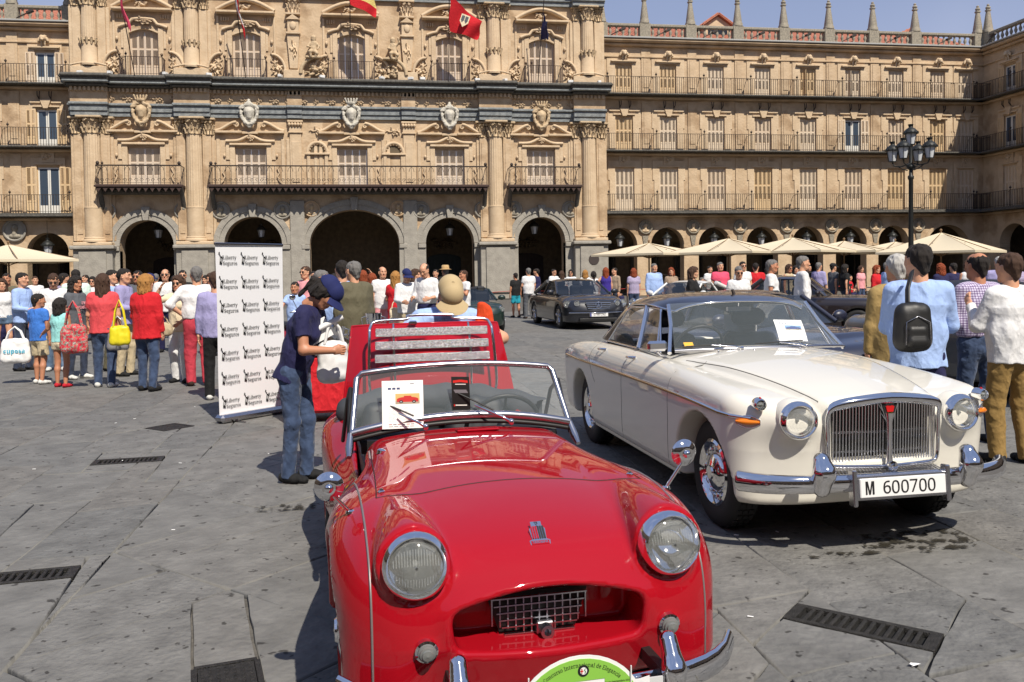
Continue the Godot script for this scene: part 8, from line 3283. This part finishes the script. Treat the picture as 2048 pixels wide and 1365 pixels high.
func banner()->void:
	var a:=Vector3(-1.663,0,-9.967)
	var e:=Vector3(-1.018,0,-10.611)
	var t:=thing("rollup_banner","tall white roll-up banner printed all over with a repeated black insurance logo","banner",(a+e)*.5,atan2(-(e-a).z,(e-a).x))
	var w:=a.distance_to(e)
	var b:=B.new()
	b.box(Vector3(0,.05,0),Vector3(w+.04,.09,.16),.03)
	part("base_case",b,mats["dull_chrome"],t)
	var tp:=B.new()
	tp.box(Vector3(0,1.965,0),Vector3(w+.02,.03,.03),.006)
	part("top_rail",tp,mats["dull_chrome"],t)
	var st:=B.new()
	st.tube([Vector3(0,.05,-.05),Vector3(0,1.99,-.02)],.009,6)
	part("support_pole",st,mats["dull_chrome"],t)
	for s in [-1,1]:
		var f:=B.new()
		f.bb(s*w*.3-.015,s*w*.3+.015,.001,.012,-.18,.2)
		part("foot",f,mats["dull_chrome"],t)
	var sh:=B.new()
	var rows:=[]
	for i in 13:
		var row:=[]
		for k in 7:row.append(Vector3((k/3.0-1.0)*w/2,.09+1.865*i/12.0,.012*sin(i*.6)*(k/3.0-1.0)*.4))
		rows.append(row)
	sh.sheet(rows)
	var fab:=part("fabric",sh,mat("banner_white",lin(.74,.74,.75),.6),t)
	var f1:=SystemFont.new()
	f1.font_names=PackedStringArray(["Droid Serif"])
	var words:=[]
	for q in ["Liberty","Seguros"]:
		var tm:=TextMesh.new()
		tm.font=f1
		tm.text=q
		tm.font_size=48
		tm.pixel_size=.053/48.0
		tm.depth=.001
		tm.curve_step=3.0
		words.append(tm)
	var ic:=B.new()
	ic.prism(PackedVector2Array([Vector2(-.028,-.06),Vector2(.012,-.075),Vector2(.024,-.01),Vector2(.01,.03),Vector2(-.012,.04),Vector2(-.02,.0)]),0,.001)
	ic.prism(PackedVector2Array([Vector2(-.018,.04),Vector2(-.034,.07),Vector2(-.026,.072),Vector2(-.006,.045)]),0,.001)
	ic.prism(PackedVector2Array([Vector2(-.042,.07),Vector2(-.02,.072),Vector2(-.022,.09),Vector2(-.03,.098),Vector2(-.04,.088)]),0,.001)
	ic.prism(PackedVector2Array([Vector2(.008,.036),Vector2(.026,.05),Vector2(.018,.02),Vector2(.034,.03),Vector2(.022,.0)]),0,.001)
	var wt:=B.new()
	wt.prism(PackedVector2Array([Vector2(-.014,-.03),Vector2(-.006,-.034),Vector2(0,.01),Vector2(-.008,.012)]),.0012,.002)
	wt.prism(PackedVector2Array([Vector2(.004,-.05),Vector2(.009,-.052),Vector2(.012,-.005),Vector2(.007,-.002)]),.0012,.002)
	var icm:=ic.mesh()
	var wtm:=wt.mesh()
	for r in 7:
		for k in 3:
			var x:=(k-1)*w*.318-.03
			var y:=1.80-r*.263
			var lg:=part("logo_figure",icm,mats["print_black"],fab,Transform3D(Basis.from_scale(Vector3(.8,.82,1)),Vector3(x-.07,y,.008)))
			part("logo_light",wtm,mats["banner_white"],fab,lg.transform)
			part("lettering",words[0],mats["print_black"],fab,Transform3D(Basis.from_scale(Vector3(.95,1,1)),Vector3(x+.04,y+.018,.008)))
			part("lettering",words[1],mats["print_black"],fab,Transform3D(Basis.from_scale(Vector3(.95,1,1)),Vector3(x+.046,y-.045,.008)))
func flag(foot:Vector3,tip:Vector3,corners:Array,bands:Array,along:int,label:String,crest:="")->void:
	var t:=thing("flag",label,"flag",foot,0,"flags on the town hall balconies")
	var p:=B.new()
	p.tube([Vector3.ZERO,tip-foot],.028,7)
	p.ball(tip-foot,Vector3.ONE*.05,8,6)
	part("flagpole",p,mats["iron"],t)
	var n:=bands.size()
	for q in n:
		var rows:=[]
		for i in 13:
			var row:=[]
			for k in 9:
				var u:=i/12.0
				var v:=k/8.0
				if along==0:v=(q+v)/n
				else:u=(q+u)/n
				var h:Vector3=(corners[0] as Vector3).lerp(corners[1],v)
				var fl:Vector3=(corners[2] as Vector3).lerp(corners[3],v)
				var pt:=h.lerp(fl,u)-foot
				pt+=Vector3(.05*sin(v*7.0+u*3),-.10*sin(PI*u)*(1-v),.16*sin(u*8.0+v*4.0)*(.3+u))
				row.append(pt)
			rows.append(row)
		var c:=B.new()
		c.sheet(rows)
		var m:=cloth(bands[q]).duplicate() as StandardMaterial3D
		m.backlight_enabled=true
		m.backlight=m.albedo_color*.5
		part("band" if n>1 else "field",c,m,t)
	if crest !="":
		var ctr:Vector3=((corners[0] as Vector3)+corners[1]+corners[2]+corners[3])*.25-foot
		var s:=B.new()
		s.xf=Transform3D(Basis(Vector3.BACK,-.35),ctr+Vector3(-.05,.02,.24))
		s.prism(PackedVector2Array([Vector2(-.26,.34),Vector2(.26,.34),Vector2(.26,-.1),Vector2(0,-.4),Vector2(-.26,-.1)]),-.01,.01)
		part("crest",s,cloth("cream"),t)
		var s2:=B.new()
		s2.xf=s.xf
		for x in [-.12,.1]:s2.prism(PackedVector2Array([Vector2(x-.09,.26),Vector2(x+.09,.26),Vector2(x+.09,-.02),Vector2(x,-.16),Vector2(x-.09,-.02)]),.01,.02)
		part("crest_charge",s2,cloth(crest),t)
func bag(called:String,label:String,at:Vector3,size:Vector3,c:Material,strap:float,turn:=0.0,soft:=.02)->Node3D:
	var t:=thing(called,label,"backpack" if called=="backpack" else "bag",at,turn)
	var s:=Sdf.new(-size*.5-Vector3.ONE*.06,size*.5+Vector3.ONE*.06,.014)
	for x in [-.5,.5]:
		for k in 9:
			var y:=k/8.0-.5
			var r:=minf(size.x,size.z)*.40*(1.0-.35*maxf(y,0.0))
			s.bone(Vector3(x*(size.x-r*2)*(1.0-.22*y),y*(size.y-r*2),0),Vector3(0,y*(size.y-r*2),0),r,r,.03)
	s.rough(soft,7.0,4)
	var b:=B.new()
	s.nets(b)
	part("body",b,c,t)
	if strap>0.0:
		var q:=B.new()
		for z in [-.03,.03]:
			q.tube([Vector3(-size.x*.32,size.y*.42,z),Vector3(-size.x*.2,size.y*.5+strap*.6,z),Vector3(0,size.y*.5+strap,z*.3),Vector3(size.x*.2,size.y*.5+strap*.6,z),Vector3(size.x*.32,size.y*.42,z)],.012,6)
		part("handle",q,c,t)
	return t
func cafe_set(at:Vector3,turn:float,where:String)->void:
	var tb:=thing("cafe_table","small round café table under %s" % where,"table",at,turn,"café tables on the terrace")
	var p:=B.new()
	p.lathe([Vector2(0,.70),Vector2(.34,.70),Vector2(.36,.72),Vector2(.34,.74),Vector2(0,.74)],18)
	part("table_top",p,mat("table_metal",lin(.45,.43,.4),.35,.4),tb)
	var l:=B.new()
	l.lathe([Vector2(.0,0),Vector2(.25,0),Vector2(.24,.03),Vector2(.03,.06),Vector2(.03,.70)],10)
	part("pedestal",l,mats["iron"],tb)
	for k in 3:
		var a:=turn+k*2.1
		var c:=thing("cafe_chair","%s café chair %s of the table under %s" % [["red wicker","tan wicker","brown wicker"][k],["on the near side","on the right side","behind and left"][k],where],"chair",at+Vector3(sin(a),0,cos(a))*.75,a+PI,"café chairs on the terrace")
		var m:=mat("wicker_%d" % k,[lin(.3,.05,.03),lin(.32,.2,.09),lin(.22,.1,.05)][k],.6)
		var s:=B.new()
		s.box(Vector3(0,.45,0),Vector3(.42,.04,.42),.012)
		part("seat",s,m,c)
		var bk:=B.new()
		var pts:=[]
		for q in 7:pts.append(Vector3((q/3.0-1.0)*.2,.86-.04*pow(q/3.0-1.0,2.0),-.22))
		bk.tube(pts,.018,6)
		for q in 5:bk.tube([Vector3((q/2.0-1.0)*.17,.46,-.2),Vector3((q/2.0-1.0)*.18,.85,-.22)],.011,5)
		part("backrest",bk,m,c)
		for x in [-.18,.18]:
			for z in [-.18,.18]:
				var lg:=B.new()
				lg.tube([Vector3(x,.44,z),Vector3(x*1.1,0,z*1.1)],.014,5)
				part("leg",lg,m,c)
func trophy(at:Vector3,h:float,label:String)->void:
	var t:=thing("trophy",label,"trophy",at,0,"silver cups on the prize table")
	var b:=B.new()
	b.lathe([Vector2(0,0),Vector2(.05,0),Vector2(.05,.05),Vector2(.03,.06),Vector2(0,.06)],12)
	part("plinth",b,mats["print_black"],t)
	var c:=B.new()
	c.lathe([Vector2(.03,.06),Vector2(.012,.1),Vector2(.012,h*.45),Vector2(.03,h*.5),Vector2(.07,h*.62),Vector2(.085,h*.8),Vector2(.095,h),Vector2(.085,h),Vector2(.07,h*.7),Vector2(0,h*.6)],18)
	for s in [-1.0,1.0]:c.tube([Vector3(s*.08,h*.92,0),Vector3(s*.13,h*.88,0),Vector3(s*.12,h*.7,0),Vector3(s*.075,h*.62,0)],.007,5)
	part("cup",c,mats["chrome"],t)
func props()->void:
	var U:=[[12.5,-38.5,.70,1.88,"first cream parasol, nearest the oval plaque and the town hall"],[15.67,-37.0,.72,2.05,"second cream parasol from the town hall, behind the pink polo shirt"],[18.5,-36.6,.70,2.1,"third cream parasol, the one with the highest peak, right of the white polo shirt"],[22.0,-38.4,.76,1.95,"fourth cream parasol, overlapped by the third"],[25.9,-40.4,.70,1.95,"fifth cream parasol, partly behind the street lamp"],[23.07,-32.8,.62,1.9,"last cream parasol, right of the street lamp"]]
	for u in U:parasol(Vector3(u[0],0,u[1]),u[2],u[3],2.36 if u !=U[5] else 2.2,2.98 if u[1]>-38 else 2.86,u[4])
	parasol(Vector3(-13.4,0,-35.6),.5,2.0,2.36,2.95,"cream parasol at the left edge of the picture")
	for k in 4:cafe_set(Vector3([13.4,16.6,21.4,23.6][k],0,[-36.2,-35.4,-35.6,-36.4][k]),k*.7,["the first parasol","the second parasol","the fourth parasol","the fifth parasol"][k])
	street_lamp(Vector3(18.25,0,-27.55))
	banner()
	flag(Vector3(-13.0,12.95,-53.1),Vector3(-13.42,17.9,-51.6),[Vector3(-13.42,17.8,-51.6),Vector3(-13.27,16.0,-52.1),Vector3(-13.15,16.9,-51.5),Vector3(-12.82,15.2,-51.7)],["hotpink"],0,"limp magenta flag above the leftmost balcony window")
	flag(Vector3(-6.9,12.95,-53.1),Vector3(-7.3,18.2,-51.6),[Vector3(-7.28,18.0,-51.6),Vector3(-7.1,16.3,-52.1),Vector3(-6.98,17.0,-51.5),Vector3(-6.72,14.9,-51.7)],["red","white","red"],0,"limp red and white flag above the second balcony window","")
	flag(Vector3(-.95,12.95,-53.1),Vector3(-.84,19.4,-51.8),[Vector3(-.85,19.2,-51.8),Vector3(-.87,17.15,-51.8),Vector3(.5,18.0,-51.6),Vector3(.62,16.4,-51.5)],["red","yellow","red"],0,"red and yellow striped flag above the middle balcony window")
	flag(Vector3(4.85,12.95,-53.1),Vector3(4.88,18.4,-51.9),[Vector3(4.9,17.95,-51.9),Vector3(4.88,15.9,-52.2),Vector3(6.72,16.3,-51.6),Vector3(6.5,15.3,-51.6)],["red"],0,"spread red flag with a pale shield above the fourth balcony window","grey")
	flag(Vector3(10.3,12.95,-53.1),Vector3(10.52,18.2,-51.7),[Vector3(10.46,17.1,-51.9),Vector3(10.38,15.6,-52.3),Vector3(10.62,16.4,-51.6),Vector3(10.74,15.45,-51.6)],["navy"],0,"limp dark blue flag above the rightmost balcony window")
	var posts:=[Vector3(1.9,0,-33.5),Vector3(5.65,0,-32.6),Vector3(9.4,0,-31.6),Vector3(13.4,0,-30.6),Vector3(17.2,0,-29.6)]
	for i in posts.size():
		var t:=thing("barrier_post",["thin dark barrier post left of the boy in black","thin barrier post beside the boy in turquoise shorts","thin barrier post right of the dark coupe","thin barrier post below the second parasol","thin barrier post left of the street lamp"][i],"barrier post",posts[i],0,"posts of the rope barrier")
		var b:=B.new()
		b.lathe([Vector2(0,0),Vector2(.16,0),Vector2(.15,.03),Vector2(.022,.05),Vector2(.022,.95),Vector2(0,.97)],10)
		part("post",b,mats["iron"],t)
		var bx:=B.new()
		bx.box(Vector3(0,.97,0),Vector3(.12,.08,.08),.01)
		part("belt_head",bx,mats["black_trim"],t)
		if i<posts.size()-1:
			var r:=thing("rope",["red barrier band left of the boy in turquoise shorts","red barrier band passing behind the dark coupe","red barrier band in front of the seated guests","red barrier band by the striding couple"][i],"rope",posts[i]+Vector3(0,.95,0),0,"bands of the rope barrier")
			var q:=B.new()
			var p:=[]
			for k in 9:p.append((posts[i+1]-posts[i])*k/8.0-Vector3(0,.09*sin(PI*k/8.0),0))
			q.tube(p,.028,5,false,true,Vector3.UP,.3)
			part("band",q,mat("rope_red",lin(.6,.05,.04),.6),r)
	var tb:=thing("prize_table","table under a red cloth behind the woman in navy","table",Vector3(-.42,0,-10.0),.05)
	var tc:=B.new()
	tc.box(Vector3(0,.42,0),Vector3(1.05,.62,.6),.03)
	part("cloth",tc,cloth("red"),tb)
	for x in [-.45,.45]:
		for z in [-.22,.22]:
			var lg:=B.new()
			lg.tube([Vector3(x,.15,z),Vector3(x,0,z)],.015,6)
			part("leg",lg,mats["iron"],tb)
	var tt:=B.new()
	tt.box(Vector3(0,.745,0),Vector3(1.08,.02,.62),.006)
	part("runner",tt,cloth("grey"),tb)
	var names:=["small silver cup at the left end of the prize table","slim silver cup second from the left on the prize table","silver cup in the middle of the prize table","low silver bowl right of the middle of the prize table","large silver cup at the right end of the prize table"]
	for k in 5:trophy(Vector3(-.42-.36+k*.2,.755,-10.0+[.1,-.1,.12,-.05,.08][k]),[.26,.32,.28,.2,.42][k],names[k])
	bag("carrier_bag","white plastic bag the woman in navy is looking into",Vector3(-.30,.93,-6.98),Vector3(.23,.33,.14),mat("white_plastic",lin(.72,.72,.71),.35),.16,.3,.012)
	var pp:=thing("papers","rolled white papers held by the woman in navy above her bag","papers",Vector3(-.38,1.19,-6.93),.2)
	var pr:=B.new()
	pr.tube([Vector3(-.16,-.06,0),Vector3(.16,.09,0)],.022,10)
	pr.box(Vector3(-.05,-.03,-.02),Vector3(.24,.16,.006),.002,Basis(Vector3.BACK,.45))
	part("sheet",pr,mats["paper"],pp)
	var rg:=thing("cleaning_rag","bright orange cloth held by the man in the beige cap","cloth",Vector3(.78,1.31,-6.05))
	var rs:=Sdf.new(Vector3(-.16,-.2,-.1),Vector3(.16,.2,.1),.012)
	for k in 4:rs.bone(Vector3(-.03+k*.02,.07-k*.01,0),Vector3(-.045+k*.03,-.07,.01),.02,.026,.02)
	rs.rough(.014,9.0,2,Vector3(1.5,.4,1))
	var rb:=B.new()
	rs.nets(rb)
	part("fabric",rb,cloth("orange"),rg)
	var fl:=mat("flowered",Color.WHITE,.8)
	fl.albedo_texture=noise_tex(9,.05,Color(.8,.15,.25),Color(.95,.85,.85),2,128,[[.45,Color(.75,.1,.2)],[.55,Color(.9,.7,.6)],[.62,Color(.3,.35,.3)]])
	fl.uv1_triplanar=true
	fl.uv1_scale=Vector3.ONE*3.0
	bag("shoulder_bag","red and white flowered cloth bag hanging at the coral top's side",Vector3(-4.28,.74,-13.62),Vector3(.36,.42,.16),fl,.34,0.0)
	bag("handbag","bright yellow handbag hanging behind the red jacket",Vector3(-3.52,.80,-13.15),Vector3(.26,.28,.12),mat("yellow_leather",lin(.72,.62,.02),.4),.36,0.1,.008)
	bag("handbag","silver grey handbag between the coral top and the yellow bag",Vector3(-3.70,.72,-13.72),Vector3(.28,.34,.12),mat("silver_leather",lin(.4,.4,.42),.3,.5),.16,.2,.008)
	bag("handbag","small beige handbag on the arm of the woman shading her eyes",Vector3(-3.02,.85,-13.52),Vector3(.24,.2,.12),cloth("beige"),.1,.2,.008)
	var cb:=bag("carrier_bag","white paper carrier bag with blue lettering, left of the boy in blue",Vector3(-5.42,.52,-14.55),Vector3(.40,.38,.14),mats["paper"],.18,.1,.01)
	text("lettering","cuposa",.09,.002,mat("print_cyan",lin(.03,.38,.55),.5),cb,Transform3D(Basis(),Vector3(0,.0,.078)),"Droid Sans",1.0,true)
	bag("handbag","cream bag hanging from the hand of the woman in the red dress",Vector3(-.62,.75,-18.3)+Vector3(1.1,0,.1),Vector3(.22,.36,.1),cloth("cream"),.14)
	var bp:=bag("backpack","small black backpack with one strap on the pale blue shirt",Vector3(3.80,1.17,-5.72),Vector3(.25,.35,.17),mats["black_trim"],0.0,-.1,.004)
	var bs:=B.new()
	bs.tube([Vector3(-.02,.17,-.03),Vector3(.0,.27,-.07),Vector3(.07,.37,-.15),Vector3(.12,.385,-.24)],.032,6,false,true,Vector3.ZERO,.4)
	part("strap",bs,mats["black_trim"],bp)
	var bk:=Sdf.new(Vector3(-.14,-.18,.0),Vector3(.14,.1,.14),.012)
	bk.bone(Vector3(-.04,-.10,.06),Vector3(.04,-.10,.06),.045,.045,.03)
	bk.bone(Vector3(-.04,-.02,.055),Vector3(.04,-.02,.055),.04,.04,.05)
	var bb:=B.new()
	bk.nets(bb)
	part("front_pocket",bb,mats["black_trim"],bp)
	var zp:=B.new()
	zp.tube([Vector3(-.09,-.12,.085),Vector3(-.085,.04,.085),Vector3(0,.08,.08),Vector3(.085,.04,.085),Vector3(.09,-.12,.085)],.004,5)
	part("zip",zp,mats["dull_chrome"],bp)
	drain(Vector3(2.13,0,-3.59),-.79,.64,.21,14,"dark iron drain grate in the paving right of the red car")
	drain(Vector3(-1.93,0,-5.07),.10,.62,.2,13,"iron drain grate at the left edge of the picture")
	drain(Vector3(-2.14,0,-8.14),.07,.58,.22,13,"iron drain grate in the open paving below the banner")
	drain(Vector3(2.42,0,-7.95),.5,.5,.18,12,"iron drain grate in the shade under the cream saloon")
	manhole(Vector3(-2.16,0,-9.87),-.75,.34,.34,"small square iron cover left of the banner's foot")
	manhole(Vector3(-.60,0,-3.62),.2,.25,.25,"square iron cover at the bottom edge, left of the red car")
	var lt:=thing("litter","crumpled scrap of white paper on the paving beside the drain grate","litter",Vector3(2.12,.004,-3.18))
	var lb:=B.new()
	lb.quad(Vector3(-.02,.002,.01),Vector3(.016,.012,.014),Vector3(.02,.002,-.014),Vector3(-.014,.008,-.012))
	lb.quad(Vector3(-.012,.004,.012),Vector3(-.03,.012,.004),Vector3(-.022,.004,-.008),Vector3(-.01,.009,-.01))
	part("scrap",lb,mats["paper"],lt)
	var rg2:=RandomNumberGenerator.new()
	rg2.seed=4
	var cg:=B.new()
	for k in 46:
		var d:=rg2.randf_range(2.6,14.0)
		var p:=Vector3(rg2.randf_range(-.36,.6)*d,.003,-d)
		cg.box(p,Vector3(rg2.randf_range(.01,.03),.004,.008),.001,Basis(Vector3.UP,rg2.randf()*3))
	tag(part("scattered_litter",cg,mats["paper"]),"tiny white scraps scattered over the grey paving","litter","","stuff")
